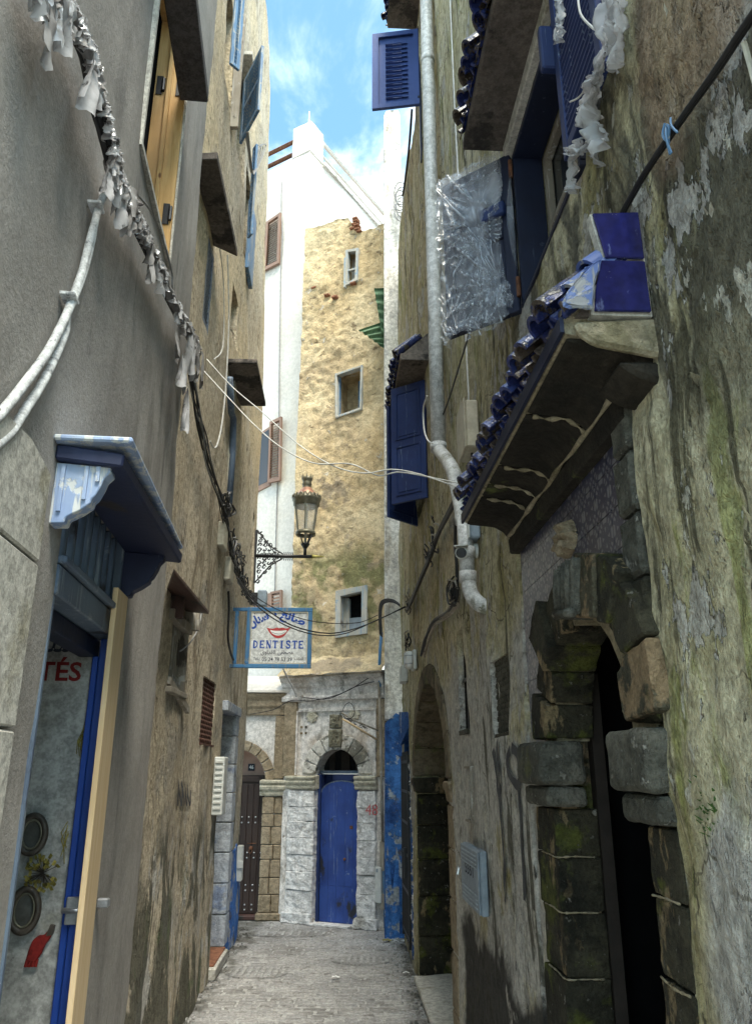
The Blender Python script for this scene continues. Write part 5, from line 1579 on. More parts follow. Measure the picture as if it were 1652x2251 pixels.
for i in range(nv):
    if i >= 4: continue
    a0, a1 = PI * i / nv + 0.012, PI * (i + 1) / nv - 0.012
    r0, r1 = PR - .006, 0.575 + random.uniform(-.03, .03)
    am = (a0 + a1) / 2
    pts = [(PC + r0 * math.cos(a), PZ + .005 + r0 * math.sin(a)) for a in (a1, am, a0)] + [(PC + r1 * math.cos(a), PZ + .005 + r1 * math.sin(a)) for a in (a0, am, a1)]
    pts = [(min(3.425, max(1.975, x)), z) for x, z in pts]
    MB().plate(RW, pts, -0.145, 0.035 + random.uniform(-.02, .03)).build('voussoir', MAT['dark_stone'], por, bevel=0.005, cuts=4, rough=0.005, rscale=20)
MB().box(RW, 3.305, 3.425, 0.0, 2.0, -.06, -.012).build('side_fill', MAT['mossy_plaster'], por, cuts=4, rough=0.006)
# fluted keystone and the large stones of the near half of the ring
def px_stone(pts, d, mat, name='voussoir', back=-.13):
    q = [RW.at(u, v, d) for u, v in pts]
    return MB().plate(RW, q, back, d).build(name, mat, por, bevel=0.006, cuts=4, rough=0.005, rscale=22)
px_stone([(1219, 1256), (1255, 1224), (1256, 1348), (1222, 1362)], .10, MAT['cap_stone'], 'keystone')
kst = por.children[-1]
for i in range(4):
    u = 1223 + 8.5 * i
    a = RW.at(u, 1252 - 7 * i, .10); b = RW.at(u + 1, 1342 - 1 * i, .10)
    MB().tube([RW.P(a[0], a[1], .102), RW.P((a[0] + b[0]) / 2, (a[1] + b[1]) / 2, .106), RW.P(b[0], b[1], .102)], 0.0105, 6).build('flute', MAT['cap_stone'], kst, smooth=True)
a = RW.at(1221, 1352, .10); b = RW.at(1257, 1346, .10)
MB().tube([RW.P(a[0], a[1], .10), RW.P(b[0], b[1], .10)], 0.016, 8).build('roll', MAT['cap_stone'], kst, smooth=True)
px_stone([(1257, 1215), (1301, 1216), (1304, 1358), (1260, 1357)], .075, MAT['worn_stone'])
px_stone([(1306, 1217), (1330, 1226), (1352, 1254), (1331, 1374), (1308, 1368)], .065, MAT['dark_stone'])
px_stone([(1353, 1268), (1386, 1318), (1412, 1392), (1364, 1436), (1334, 1378)], .05, MAT['dark_stone'])
px_stone([(1416, 1400), (1440, 1560), (1369, 1588), (1352, 1478), (1366, 1440)], .045, MAT['worn_stone'])
m = MB()
ringn = 14
vs = [RW.P(2.66, 2.635, 0.026)]
fs = []
for k, (rr, dd_) in enumerate(((.35, .030), (.7, .032), (.9, .022), (1.0, -.02))):
    for i in range(ringn):
        a = 2 * PI * i / ringn
        w_ = 1 + .10 * (i % 2) * rr
        vs.append(RW.P(2.66 + .085 * rr * w_ * math.cos(a), 2.635 + .062 * rr * w_ * math.sin(a), dd_ + .014 * ((i % 2) * 2 - 1) * rr))
for i in range(ringn): fs.append((0, 1 + i, 1 + (i + 1) % ringn))
for k in range(3):
    for i in range(ringn):
        fs.append((1 + k * ringn + i, 1 + (k + 1) * ringn + i, 1 + (k + 1) * ringn + (i + 1) % ringn, 1 + k * ringn + (i + 1) % ringn))
m.add(vs, fs).build('shell_carving', MAT['tan_stone'], por, cuts=2, rough=.008, rscale=40)
# edge stones beside the tile panel
zs_ = [1.96, 2.16, 2.34, 2.52, 2.70, 2.86]
for i in range(5):
    MB().box(RW, 1.975, 2.105 + random.uniform(-.01, .01), zs_[i] + .004, zs_[i + 1] - .004, -.05, 0.02).build('edge_stone', MAT['cap_stone'] if i > 1 else MAT['dark_stone'], por, bevel=0.012, cuts=2, rough=0.007)
# printed wall tiles
tw = 0.130
tm = MB()
P0 = RW.t * (tw / 2 - .0015)
tm.prism([-P0 + V((0, 0, -tw / 2 + .0015)), P0 + V((0, 0, -tw / 2 + .0015)), P0 + V((0, 0, tw / 2 - .0015)), -P0 + V((0, 0, tw / 2 - .0015))],
         [p + RW.n * .008 for p in (-P0 + V((0, 0, -tw / 2 + .0015)), P0 + V((0, 0, -tw / 2 + .0015)), P0 + V((0, 0, tw / 2 - .0015)), -P0 + V((0, 0, tw / 2 - .0015)))])
tile_me = local_mesh(tm, 'wall_tile', MAT['zellige'])
for i in range(10):
    for j in range(7):
        s, z = 2.17 + tw * i, 2.795 - tw * j
        if s > 3.40: continue
        if math.hypot(s - PC, z - PZ) < 0.56 or z < 2.0: continue
        piece(tile_me, 'wall_tile', por, RW.P(s, z, -.022))
# passage behind the portal, its walls coloured near-black in place of shade
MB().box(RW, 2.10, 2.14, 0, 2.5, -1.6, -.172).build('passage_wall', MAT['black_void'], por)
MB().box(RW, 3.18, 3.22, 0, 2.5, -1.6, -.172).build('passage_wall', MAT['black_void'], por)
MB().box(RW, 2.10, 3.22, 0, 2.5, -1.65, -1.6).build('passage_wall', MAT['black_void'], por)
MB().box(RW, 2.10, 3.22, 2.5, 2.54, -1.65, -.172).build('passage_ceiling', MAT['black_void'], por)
MB().box(RW, 3.012, 3.10, 0.0, 2.2, -.19, -.147).build('door_frame', MAT['dark_wood'], por)
MB().box(RW, PC - PR - .1, PC + PR + .1, 0.0, .06, -.34, 0.10).build('threshold', MAT['cap_stone'], por, bevel=0.015, cuts=2, rough=0.008)

# ---- glazed hood over the portal
H0, H1 = 1.775, 3.455
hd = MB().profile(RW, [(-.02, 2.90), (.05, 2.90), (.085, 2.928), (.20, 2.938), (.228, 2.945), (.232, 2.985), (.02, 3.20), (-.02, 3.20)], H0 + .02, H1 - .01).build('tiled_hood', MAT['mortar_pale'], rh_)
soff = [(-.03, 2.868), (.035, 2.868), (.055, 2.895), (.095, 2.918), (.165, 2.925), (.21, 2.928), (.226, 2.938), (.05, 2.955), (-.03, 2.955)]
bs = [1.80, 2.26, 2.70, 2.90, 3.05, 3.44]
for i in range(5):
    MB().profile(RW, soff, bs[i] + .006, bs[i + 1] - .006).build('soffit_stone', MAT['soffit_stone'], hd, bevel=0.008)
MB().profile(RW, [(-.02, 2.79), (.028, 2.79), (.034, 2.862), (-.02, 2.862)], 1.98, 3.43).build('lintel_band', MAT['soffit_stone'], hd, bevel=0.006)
# rounded corbel moulding at the near end
MB().profile(RW, [(-.02, 2.865), (.16, 2.90), (.20, 2.93), (.21, 2.965), (-.02, 2.985)], 1.765, 1.795).build('end_moulding', MAT['mortar_pale'], hd, bevel=0.010)
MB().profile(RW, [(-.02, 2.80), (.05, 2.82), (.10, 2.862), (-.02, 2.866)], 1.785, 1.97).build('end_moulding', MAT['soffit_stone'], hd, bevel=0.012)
MB().box(RW, H0 + .01, H1, 2.942, 2.987, .233, .244).build('fascia', MAT['blue_dark'], hd)


def barrel(up, r, th, length, slope, mat):
    """half-round roof tile, axis down the slope (towards the alley), local coordinates"""
    m = MB()
    ax = (RW.n * math.cos(slope) - V((0, 0, math.sin(slope)))).normalized()
    nn = (RW.n * math.sin(slope) + V((0, 0, math.cos(slope)))).normalized()
    n_ = 10
    for rr in (r, r - th):
        for e in (0, 1):
            for i in range(n_ + 1):
                a = PI * i / n_
                k = rr * (1.0 + 0.08 * e)
                m.v.append(ax * (length * e) + RW.t * (k * math.cos(a)) + nn * (k * math.sin(a) * up))
    q = n_ + 1
    for i in range(n_):
        m.f += [(i, i + 1, q + i + 1, q + i), (2 * q + i, 3 * q + i, 3 * q + i + 1, 2 * q + i + 1), (i, 2 * q + i, 2 * q + i + 1, i + 1), (q + i, q + i + 1, 3 * q + i + 1, 3 * q + i)]
    m.f += [(0, q, 3 * q, 2 * q), (n_, 2 * q + n_, 3 * q + n_, q + n_)]
    return local_mesh(m, 'roof_tile', mat, smooth=False, rough=0.0015, rscale=17)


cov = [barrel(1, r_, 0.012, l_, math.radians(40), MAT['glaze_worn']) for r_, l_ in ((.043, .29), (.046, .28), (.041, .30), (.044, .265))]
pan = barrel(-1, 0.040, 0.010, 0.29, math.radians(40), MAT['glaze_worn'])
def tile_row(parent, s0, s1, z_e, d_e, step=0.094):
    k = int((s1 - s0) / step)
    ax = (RW.n * math.cos(math.radians(40)) - V((0, 0, math.sin(math.radians(40))))) * 0.29
    for i in range(k + 1):
        s = s0 + step * i
        j = random.uniform(-.008, .008)
        piece(pan, 'roof_tile', parent, RW.P(s, z_e + .030 + j, d_e - .006) - ax, (random.uniform(-.05, .05), 0, random.uniform(-.05, .05)))
        if i < k:
            piece(cov[(i * 7 + i // 3) % 4], 'roof_tile', parent, RW.P(s + step / 2, z_e + .036 + j, d_e + .008 + j) - ax, (random.uniform(-.05, .05), 0, random.uniform(-.06, .06)))
    # rough mortar bedding under the tile mouths
    m = MB()
    m.grid(lambda a, b: RW.P(s0 + (s1 - s0) * a, z_e - .004 + .038 * b + .010 * math.sin(a * k * 2 * PI) * b, d_e - .020 - .008 * b + .006 * fbm(a * 30, b * 2, 1)), k * 6, 3)
    m.build('bedding', MAT['concrete_soffit'], parent, smooth=True)


tile_row(hd, 1.80, 3.43, 2.985, 0.258)
MB().prism([RW.P(1.785, 2.99, .0), RW.P(3.44, 2.99, .0), RW.P(3.44, 2.99, .20), RW.P(1.785, 2.99, .20)], [RW.P(1.785, 3.27, -.02), RW.P(3.44, 3.27, -.02), RW.P(3.44, 3.25, .0), RW.P(1.785, 3.25, .0)]).build('roof_bed', MAT['concrete_soffit'], hd)
# cheek with square glazed tiles
sgn_c = 1 if RW.turned(1.762, PI / 2).n.y < 0 else -1
ck = MB().plate(RW.turned(1.762, PI / 2), [(-.0, 2.985), (.165, 2.985), (.150, 3.10), (.115, 3.16), (.14, 3.305), (0, 3.315)], sgn_c * -.004, sgn_c * -.034).build('cheek', MAT['slab_stone'], hd)
ckt = RW.turned(1.762, PI / 2)
sgn = 1 if ckt.n.y < 0 else -1
def cheek(pts): return MB().plate(ckt, pts, sgn * .0, sgn * .010)
cheek([(.006, 2.992), (.158, 2.990), (.150, 3.05), (.128, 3.148), (.006, 3.150)]).build('glazed_tile', MAT['glaze'], ck, bevel=0.003)
cheek([(.006, 3.158), (.112, 3.156), (.136, 3.300), (.006, 3.310)]).build('glazed_tile', MAT['glaze'], ck, bevel=0.003)
MB().plate(ckt, [(.125, 3.15), (.16, 3.05), (.165, 2.992), (.245, 2.992), (.235, 3.03), (.175, 3.115)], -.02, sgn * .012).build('end_filler', MAT['blue_worn'], hd, bevel=0.012, cuts=4, rough=0.014, rscale=24)
etile = barrel(1, 0.040, 0.010, 0.20, math.radians(40), MAT['blue_worn'])
for (u, v, k) in ((1262, 640, 0), (1300, 585, 1)):
    d, z = RW.perp(1.77, u, v)
    ax = (RW.n * math.cos(math.radians(40)) - V((0, 0, math.sin(math.radians(40))))) * 0.20
    piece(etile, 'end_tile', hd, RW.P(1.795 + .02 * k, z, d) - ax, (0.05, 0, 0.1 * k))
# pale mortar squeezed out of the soffit joints
for k, sj in enumerate(bs[1:-1]):
    MB().tube(bez([RW.P(sj + random.uniform(-.012, .012), z, d) for d, z in ((.034, 2.872), (.056, 2.893), (.10, 2.913), (.15, 2.920), (.20, 2.925))], 4), [max(.002, .006 + .004 * math.sin(i * 1.3 + k)) for i in range(17)], 5).build('mortar_line', MAT['mortar_pale'], hd, smooth=True)
MB().tube([RW.P(1.9 + .1 * i, 2.866 + .004 * math.sin(i * 2.1), .036 + .004 * math.sin(i * 1.3)) for i in range(16)], [.008 + .005 * math.sin(i * 1.9) for i in range(16)], 6).build('mortar_line', MAT['mortar_pale'], hd, smooth=True)

# ---- window with blue lining and film-wrapped shutter
wn_ = MB().box(RW, WR0, WR1, WRZ0, WRZ0 + .025, -.13, 0.014).build('window', MAT['blue_dark'], rh_, bevel=0.004)
MB().box(RW, WR1 - .025, WR1, WRZ0 + .027, WRZ1, -.128, 0.012).build('lining_board', MAT['blue_dark'], wn_, bevel=0.003)
MB().box(RW, WR0, WR0 + .03, WRZ0 + .027, WRZ1, -.128, 0.012).build('lining_board', MAT['blue_dark'], wn_, bevel=0.003)
MB().box(RW, WR0 + .031, WR1 - .026, WRZ1 - .03, WRZ1, -.128, 0.012).build('lining_board', MAT['blue_dark'], wn_, bevel=0.003)
for a, b, c, d in ((WR1 - .065, WR1 - .026, WRZ0 + .03, WRZ1 - .03), (2.545, 2.585, WRZ0 + .03, WRZ1 - .03), (WR0 + .031, WR0 + .07, WRZ0 + .03, WRZ1 - .03),
                   (WR0 + .07, WR1 - .065, WRZ0 + .03, WRZ0 + .075), (WR0 + .07, WR1 - .065, WRZ1 - .075, WRZ1 - .031), (WR0 + .07, WR1 - .065, 4.20, 4.235)):
    MB().box(RW, a, b, c, d, -.165, -.131).build('sash', MAT['old_wood'], wn_, bevel=0.004)
MB().box(RW, WR0 - .05, WR1 + .05, WRZ0 - .05, WRZ1 + .05, -.175, -.168).build('pane', MAT['pane'], wn_)
a = (3.0, 0.015); b = hz(RW, 985, 745, 3.80); b2 = hz(RW, 975, 440, 4.68)
ang = math.atan2(b[1] - a[1], b[0] - a[0])
SHW = RW.turned(3.0, ang, .015)
SL = math.hypot(b[0] - a[0], b[1] - a[1])
sg = 1 if SHW.n.y < 0 else -1           # side of the leaf that faces the camera
z0, z1 = 3.80, 4.68
sh = MB().box(SHW, 0.0, .055, z0, z1, -.018, .018).build('shutter', MAT['blue_dark'], rh_, bevel=0.004)
MB().box(SHW, SL - .055, SL, z0, z1, -.018, .018).build('stile', MAT['blue_dark'], sh, bevel=0.004)
for c, d in ((z0, z0 + .06), (z1 - .06, z1), (4.22, 4.27)):
    MB().box(SHW, .056, SL - .056, c, d, -.017, .017).build('rail', MAT['blue_dark'], sh, bevel=0.004)
MB().box(SHW, .056, SL - .056, z0 + .061, 4.219, -.008, .008).build('panel', MAT['blue_dark'], sh, bevel=0.004)
MB().box(SHW, .056, SL - .056, 4.271, z1 - .061, -.008, .008).build('panel', MAT['blue_dark'], sh, bevel=0.004)
MB().box(SHW, .03, .16, 4.33, 4.40, sg * .02, sg * .05).build('latch_block', MAT['blue_shutter'], sh, bevel=0.005)
for z in (4.58, 3.92):
    MB().tube([SHW.P(-.005, z - .05, sg * .02), SHW.P(-.005, z + .05, sg * .02)], 0.010, 8).build('hinge', MAT['rust'], sh)
flm = thing('film_wrap', SHW.P(SL / 2, z0, 0), 'crumpled clear plastic film wrapped round the open blue shutter by the drainpipe', 'plastic film')
def fold(a, b, ca, cb, k, n_=4.0):
    """creases radiating from a pinched point"""
    dx, dy = a - ca, (b - cb) * 2.2
    r_ = math.hypot(dx, dy)
    th = math.atan2(dy, dx)
    v_ = noise.noise(V((math.cos(th) * n_ * .8, math.sin(th) * n_ * .8, r_ * .35 + k)))
    return (1 - min(1.0, abs(v_) * 4.0)) * min(1.0, r_ * 3.0) * math.exp(-r_ * 0.5)
def crump(a, b, k):
    return 0.020 * fold(a, b, .08, .22, k) + 0.018 * fold(a, b, .35, .55, k + 3, 5.0) + 0.014 * fold(a, b, .95, .9, k + 6) + 0.016 * fold(a, b, .9, .05, k + 8) + 0.012 * fbm(a * 3, b * 4, k)
def film(fn, nu, nv, name='film'):
    return MB().grid(fn, nu, nv).build(name, MAT['film'], flm, smooth=True, recalc=False)
film(lambda a, b: SHW.P(.05 + (SL - .04) * a + .012 * fbm(b * 5, 0, 7) * a, z0 - .035 - .03 * math.sin(a * 7) * (1 - b) ** 4 + (z1 - z0 + .06) * b, sg * (.022 + 1.5 * crump(a, b, 0) + .02 * math.sin(PI * a) * math.sin(PI * b))), 90, 140)
film(lambda a, b: SHW.P(.04 + (SL - .03) * (.25 + .75 * a), z0 - .03 + (z1 - z0) * .62 * b + .03 * fbm(a * 4, 1, 2), sg * (.036 + 1.2 * crump(a + .3, b * .6 + .1, 12))), 70, 90, 'film_fold')
film(lambda a, b: SHW.P(.03 + (SL - .01) * a, z1 - .26 + .28 * b - .10 * a * (1 - b) + .02 * fbm(a * 5, 2, 9), sg * (.036 + 1.1 * crump(a, b * .5 + .5, 21))), 70, 40, 'film_fold')
film(lambda a, b: SHW.P(SL + .012 + .008 * math.sin(a * 3), z0 - .03 + (z1 - z0 + .06) * b, sg * (.03 - .07 * a) + .006 * fbm(a * 3, b * 9, 2)), 6, 60)
film(lambda a, b: SHW.P(.03 + (SL - .02) * a, z1 + .02 + .018 * fbm(a * 8, b * 3, 5), sg * (.035 - .08 * b)), 40, 8)
def flap(w, h, x, z, k, name='film_flap'):
    film(lambda a, b: SHW.P(x + (a - .5) * w * (.35 + .65 * (1 - b) ** .7 + .15 * noise.noise(V((b * 6, k, 0)))), z + h * b + .01 * fbm(a * 4, b * 4, k), sg * (.05 + .022 * math.sin(a * 9 + k) * (1 - b) + .02 * fbm(a * 4, b * 3, k))), 20, 24, name)
flap(.14, .17, .10, z0 - .04, 1)
flap(.10, .13, .05, z0 + .02, 2)
flap(.10, .10, .22, z0 - .07, 3)
flap(.16, .30, .14, z0 + .05, 4)
film(lambda a, b: SHW.P(-.01 + .03 * a * math.sin(PI * b), z0 + .2 + .55 * b, sg * (.03 + .01 * a)), 3, 30, 'film_strip')
# near leaf folded back on the wall
nl = louvre_leaf(RW, 1.71, 2.10, 3.80, 4.66, MAT['blue_shutter'], 'shutter', rh_, th=.032, fw=.045, pitch=.032, d0=.045)
MB().box(RW, 2.10, 2.135, 4.22, 4.42, .02, .12).build('stay_block', MAT['blue_shutter'], nl, bevel=0.006)
MB().box(RW, 1.66, 1.705, 3.80, 4.5, .03, .06).build('edge_wrap', MAT['rag'], nl, bevel=0.004)


def rag_sheet(W, pts, width, mat, name, parent, k, nu=14, per=12, d0=0.04, amp=.02):
    """crumpled strip hanging along points (s,z,d)"""
    c = bez([V(p) for p in pts], per)
    n_ = len(c) - 1
    def fn(a, b):
        i = min(int(b * n_), n_)
        p = c[i]
        w = width[0] + (width[1] - width[0]) * b if isinstance(width, tuple) else width
        x = (a - .5) * w * (.75 + .5 * noise.noise(V((b * 5, k, 0))))
        return W.P(p.x + x + .35 * amp * fbm(a * 3, b * 7, k + 3), p.y + .6 * amp * fbm(a * 4, b * 6, k + 9) , p.z + amp * fbm(a * 4, b * 7, k) + .6 * amp * math.sin(a * 9 + k))
    return MB().grid(fn, nu, n_).build(name, mat, parent, smooth=True, recalc=False)


rg = thing('film_rag', RW.P(1.9, 3.7, .1), 'torn strips of white plastic hanging from the folded-back blue shutter at the top', 'plastic film')
def rw3(u, v, d): s, z = RW.at(u, v, d); return (s, z, d)
rag_sheet(RW, [rw3(1335, -10, .10), rw3(1338, 60, .11), rw3(1325, 130, .12), rw3(1300, 200, .12), rw3(1293, 260, .12)], (.14, .10), MAT['film_white'], 'strip', rg, 1, 16, 14, amp=.03)
rag_sheet(RW, [rw3(1355, -10, .09), rw3(1362, 60, .10), rw3(1350, 150, .10)], (.07, .05), MAT['film_white'], 'strip', rg, 2, 16, 14, amp=.02)
rag_sheet(RW, [rw3(1310, 170, .12), rw3(1285, 240, .12), rw3(1300, 300, .12), rw3(1315, 340, .12)], (.06, .13), MAT['film_white'], 'strip', rg, 3, 16, 14, amp=.03)
rag_sheet(RW, [rw3(1275, 310, .13), rw3(1258, 340, .13), rw3(1252, 400, .13), rw3(1256, 418, .13)], (.05, .05), MAT['film_white'], 'strip', rg, 4, 16, 14, amp=.02)
rag_sheet(RW, [rw3(1300, 310, .12), rw3(1275, 335, .13), rw3(1245, 327, .14)], (.05, .03), MAT['film_white'], 'strip', rg, 5, 16, 14, amp=.02)
rag_sheet(RW, [rw3(1226, -10, .10), rw3(1232, 40, .11), rw3(1228, 90, .12)], (.04, .03), MAT['film_white'], 'strip', rg, 6, 16, 14, amp=.02)
ws = thing('loose_cord', RW.P(2, 4.2, .08), 'thin pale cord dangling over the louvred shutter at the top', 'cord')
MB().tube(bez([RW.P(*rw3(1268, -20, .1)), RW.P(*rw3(1275, 30, .1)), RW.P(*rw3(1300, 60, .1)), RW.P(*rw3(1312, 66, .1))], 6), 0.004, 5).build('cord', MAT['cable_white'], ws)
MB().tube(bez([RW.P(*rw3(1252, 224, .1)), RW.P(*rw3(1270, 215, .1)), RW.P(*rw3(1290, 190, .1))], 6), 0.003, 5).build('cord', MAT['cable_white'], ws)

# ---- tiled hood over that window
hu = MB().box(RW, 1.72, 3.05, 4.745, 4.80, -.02, .235).build('tiled_hood', MAT['concrete_soffit'], rh_, bevel=0.006)
MB().box(RW, 1.75, 3.02, 4.67, 4.743, -.02, .045).build('lintel_band', MAT['slab_stone'], hu, bevel=0.006)
tile_row(hu, 1.75, 3.04, 4.80, 0.27)
MB().prism([RW.P(1.73, 4.801, -.02), RW.P(3.05, 4.801, -.02), RW.P(3.05, 4.801, .21), RW.P(1.73, 4.801, .21)], [RW.P(1.73, 5.05, -.02), RW.P(3.05, 5.05, -.02), RW.P(3.05, 5.03, .0), RW.P(1.73, 5.03, .0)]).build('roof_bed', MAT['concrete_soffit'], hu)

# ---- far window: pair of panelled shutters and small hood
def panel_leaf(W, L, z0, z1, mat, parent, sg):
    lf = MB().box(W, 0, L, z0, z1, -.015, .015).build('shutter', mat, parent, bevel=0.003)
    zm = (z0 + z1) / 2
    for a, b in ((z0 + .07, zm - .035), (zm + .035, z1 - .07)):
        x0, x1 = .055, L - .055
        for q in (rect(x0, x1, a, a + .014), rect(x0, x1, b - .014, b), rect(x0, x0 + .014, a + .015, b - .015), rect(x1 - .014, x1, a + .015, b - .015)):
            MB().plate(W, q, sg * .014, sg * .024).build('moulding', mat, lf)
        MB().plate(W, rect(x0 + .03, x1 - .03, a + .03, b - .03), sg * .014, sg * .021).build('raised_panel', mat, lf, bevel=0.003)
    return lf
a = (6.62, .01); b = hz(RW, 862, 1110, 4.20)
FWL = RW.turned(6.62, math.atan2(b[1] - a[1], b[0] - a[0]), .01)
panel_leaf(FWL, math.hypot(b[0] - a[0], b[1] - a[1]), 4.20, 5.40, MAT['blue_shutter'], rh_, 1 if FWL.n.y < 0 else -1)
b = hz(RW, 852, 1136, 4.20)
FWB = RW.turned(7.5, math.atan2(b[1] - .01, b[0] - 7.5), .01)
panel_leaf(FWB, math.hypot(b[0] - 7.5, b[1] - .01), 4.20, 5.40, MAT['blue_shutter'], rh_, 1 if FWB.n.y < 0 else -1)
hu = MB().box(RW, 6.35, 7.75, 5.46, 5.53, -.02, .27).build('tiled_hood', MAT['concrete_soffit'], rh_, bevel=0.006)
MB().prism([RW.P(6.36, 5.531, -.02), RW.P(7.74, 5.531, -.02), RW.P(7.74, 5.531, .24), RW.P(6.36, 5.531, .24)], [RW.P(6.36, 5.78, -.02), RW.P(7.74, 5.78, -.02), RW.P(7.74, 5.76, .0), RW.P(6.36, 5.76, .0)]).build('roof_bed', MAT['concrete_soffit'], hu)
tile_row(hu, 6.38, 7.74, 5.53, 0.31)
# ---- top window: one slatted shutter and hood
b = hz(RW, 818, 243, 8.66)
TPL = RW.turned(6.5, math.atan2(b[1] - .0, b[0] - 6.5), .0)
TL = math.hypot(b[1], b[0] - 6.5)
tsg = 1 if TPL.n.y < 0 else -1
z0, z1 = 8.66, 9.74
m = wall_mesh(TPL, rect(0, TL, z0, z1), [(rect(TL * .38, TL * .72, z0 + .13 + .064 * i, z0 + .13 + .064 * i + .022), .01) for i in range(13)], 0.12, lambda s, z: .012, back=.012)
ts = m.build('shutter', MAT['blue_clean'], rh_)
for q in (rect(0, .07, z0, z1), rect(TL - .07, TL, z0, z1), rect(.071, TL - .071, z0, z0 + .06), rect(.071, TL - .071, z1 - .06, z1)):
    MB().plate(TPL, q, tsg * .013, tsg * .026).build('moulding', MAT['blue_clean'], ts)
for i in range(13):
    zq = z0 + .13 + .064 * i
    P = TPL.P
    x0, x1 = TL * .38 - .13, TL * .72
    MB().hexa([P(TL * .26, zq + .003, tsg * .012), P(TL * .57, zq + .003, tsg * .012), P(TL * .57, zq + .008, tsg * .012), P(TL * .26, zq + .008, tsg * .012),
               P(TL * .26, zq + .02, -tsg * .012), P(TL * .57, zq + .02, -tsg * .012), P(TL * .57, zq + .025, -tsg * .012), P(TL * .26, zq + .025, -tsg * .012)]).build('slat', MAT['blue_clean'], ts)
MB().tube([TPL.P(-.01, 8.75, tsg * .03), TPL.P(.03, 8.75, tsg * .03)], .012, 6).build('hook', MAT['black_iron'], ts)
b = hz(RW, 815, 215, 8.5)
TP2 = RW.turned(5.66, math.radians(165), .03)
MB().box(RW, 6.46, 6.52, 7.9, 9.75, -.03, .02).build('window_post', MAT['blue_dark'], rh_)
hu = MB().box(RW, 5.3, 6.75, 10.05, 10.12, -.02, .34).build('tiled_hood', MAT['concrete_soffit'], rh_, bevel=0.006)
tile_row(hu, 5.33, 6.74, 10.12, 0.37)

# ---- far stone arch
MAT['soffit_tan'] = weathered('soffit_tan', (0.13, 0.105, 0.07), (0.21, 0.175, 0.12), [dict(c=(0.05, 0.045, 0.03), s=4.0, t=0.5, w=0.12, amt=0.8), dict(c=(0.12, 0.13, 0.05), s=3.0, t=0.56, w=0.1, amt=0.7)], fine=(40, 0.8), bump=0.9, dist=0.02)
fa = MB().box(RW, 5.70, 8.35, 0.0, 2.85, -.45, -.352).build('arched_recess', MAT['dark_wood'], rh_)
zc = [0.03, 0.36, 0.70, 1.02, 1.33, 1.62]
for i in range(5):
    MB().box(RW, 8.13, 8.42, zc[i] + .004, zc[i + 1] - .004, -.35, -.004).build('jamb_stone', MAT['dark_stone'], fa, bevel=0.010, cuts=3, rough=0.006)
    MB().box(RW, 5.60, 5.87, zc[i] + .004, zc[i + 1] - .004, -.35, .012).build('jamb_stone', MAT['tan_stone'], fa, bevel=0.010, cuts=2, rough=0.006)
MB().profile(RW, [(-.35, 1.63), (.01, 1.63), (.02, 1.70), (.035, 1.72), (.035, 1.77), (-.35, 1.78)], 8.08, 8.36).build('impost', MAT['dark_stone'], fa, bevel=0.010)
MB().profile(RW, [(-.35, 1.63), (.01, 1.63), (.02, 1.70), (.035, 1.72), (.035, 1.77), (-.35, 1.78)], 5.66, 5.92).build('impost', MAT['tan_stone'], fa, bevel=0.010)
nv = 9
c_, rx, ry = 7.0, 1.15, 0.84
for i in range(nv):
    a0, a1 = PI * i / nv + 0.006, PI * (i + 1) / nv - 0.006
    am = (a0 + a1) / 2
    pts = [(c_ + (rx - .012) * math.cos(a), 1.785 + (ry - .06) * math.sin(a)) for a in (a1, am, a0)] + [(c_ + (rx + .2) * math.cos(a), 1.785 + (ry + .11) * math.sin(a)) for a in (a0, am, a1)]
    MB().plate(RW, pts, -.35, .022).build('voussoir', MAT['soffit_tan'], fa, bevel=0.008, cuts=1, rough=0.005)
MB().box(RW, 6.1, 7.4, 0.051, 2.1, -.351, -.33).build('door', MAT['brown_door'], fa)
MB().box(RW, 5.88, 8.12, 0.0, 0.05, -.36, 0.06).build('threshold', MAT['slab_stone'], fa, bevel=0.01, cuts=3, rough=0.012)
# flaking white edge beside the arch
m = MB()
for i in range(90):
    z = random.uniform(0.1, 1.9)
    s = 8.52 + random.uniform(-.08, .25)
    r_ = random.uniform(.01, .035)
    a = random.uniform(0, 6)
    p = RW.P(s, z, d_r(s, z) + .004)
    u_ = RW.t * math.cos(a) + V((0, 0, 1)) * math.sin(a)
    w_ = RW.t * -math.sin(a) + V((0, 0, 1)) * math.cos(a)
    m.add([p - u_ * r_, p + w_ * r_ * .6 + RW.n * random.uniform(.002, .02), p + u_ * r_ * 1.6, p - w_ * r_ * .7], [(0, 1, 2, 3)])
tag(m.build('flaking_paint', MAT['whitewash'], rh_, recalc=False), kind='stuff')

# ---- slot window, clay lattice, small recess
sw_ = MB().box(RW, 4.925, 5.275, 2.062, 2.09, -.045, 0.004).build('slot_window', MAT['cap_stone'], rh_)
MB().box(RW, 5.08, 5.10, 2.09, 2.73, -.04, -.03).build('bar', MAT['black_iron'], sw_)
MB().box(RW, 4.94, 5.26, 2.4, 2.42, -.04, -.03).build('bar', MAT['black_iron'], sw_)
lt = MB().box(RW, 3.70, 4.06, 2.002, 2.018, -.05, 0.01).build('lattice', MAT['lattice'], rh_)
lp = [RW.t * (0.026 * math.cos(a)) + V((0, 0, 0.022 * math.sin(a))) for a in [PI * i / 7 for i in range(8)]]
lat_me = local_mesh(MB().tube(lp, 0.008, 5), 'lattice_tile', MAT['lattice'])
for j in range(13):
    for i in range(7):
        s = 3.725 + .052 * i + (.026 if j % 2 else 0)
        if s > 4.05: continue
        piece(lat_me, 'lattice_tile', lt, RW.P(s, 2.025 + .0275 * j, -.012))
mr = MB().box(RW, 4.865, 5.07, 1.56, 1.86, -.075, -.06).build('meter_recess', MAT['old_wood'], rh_)
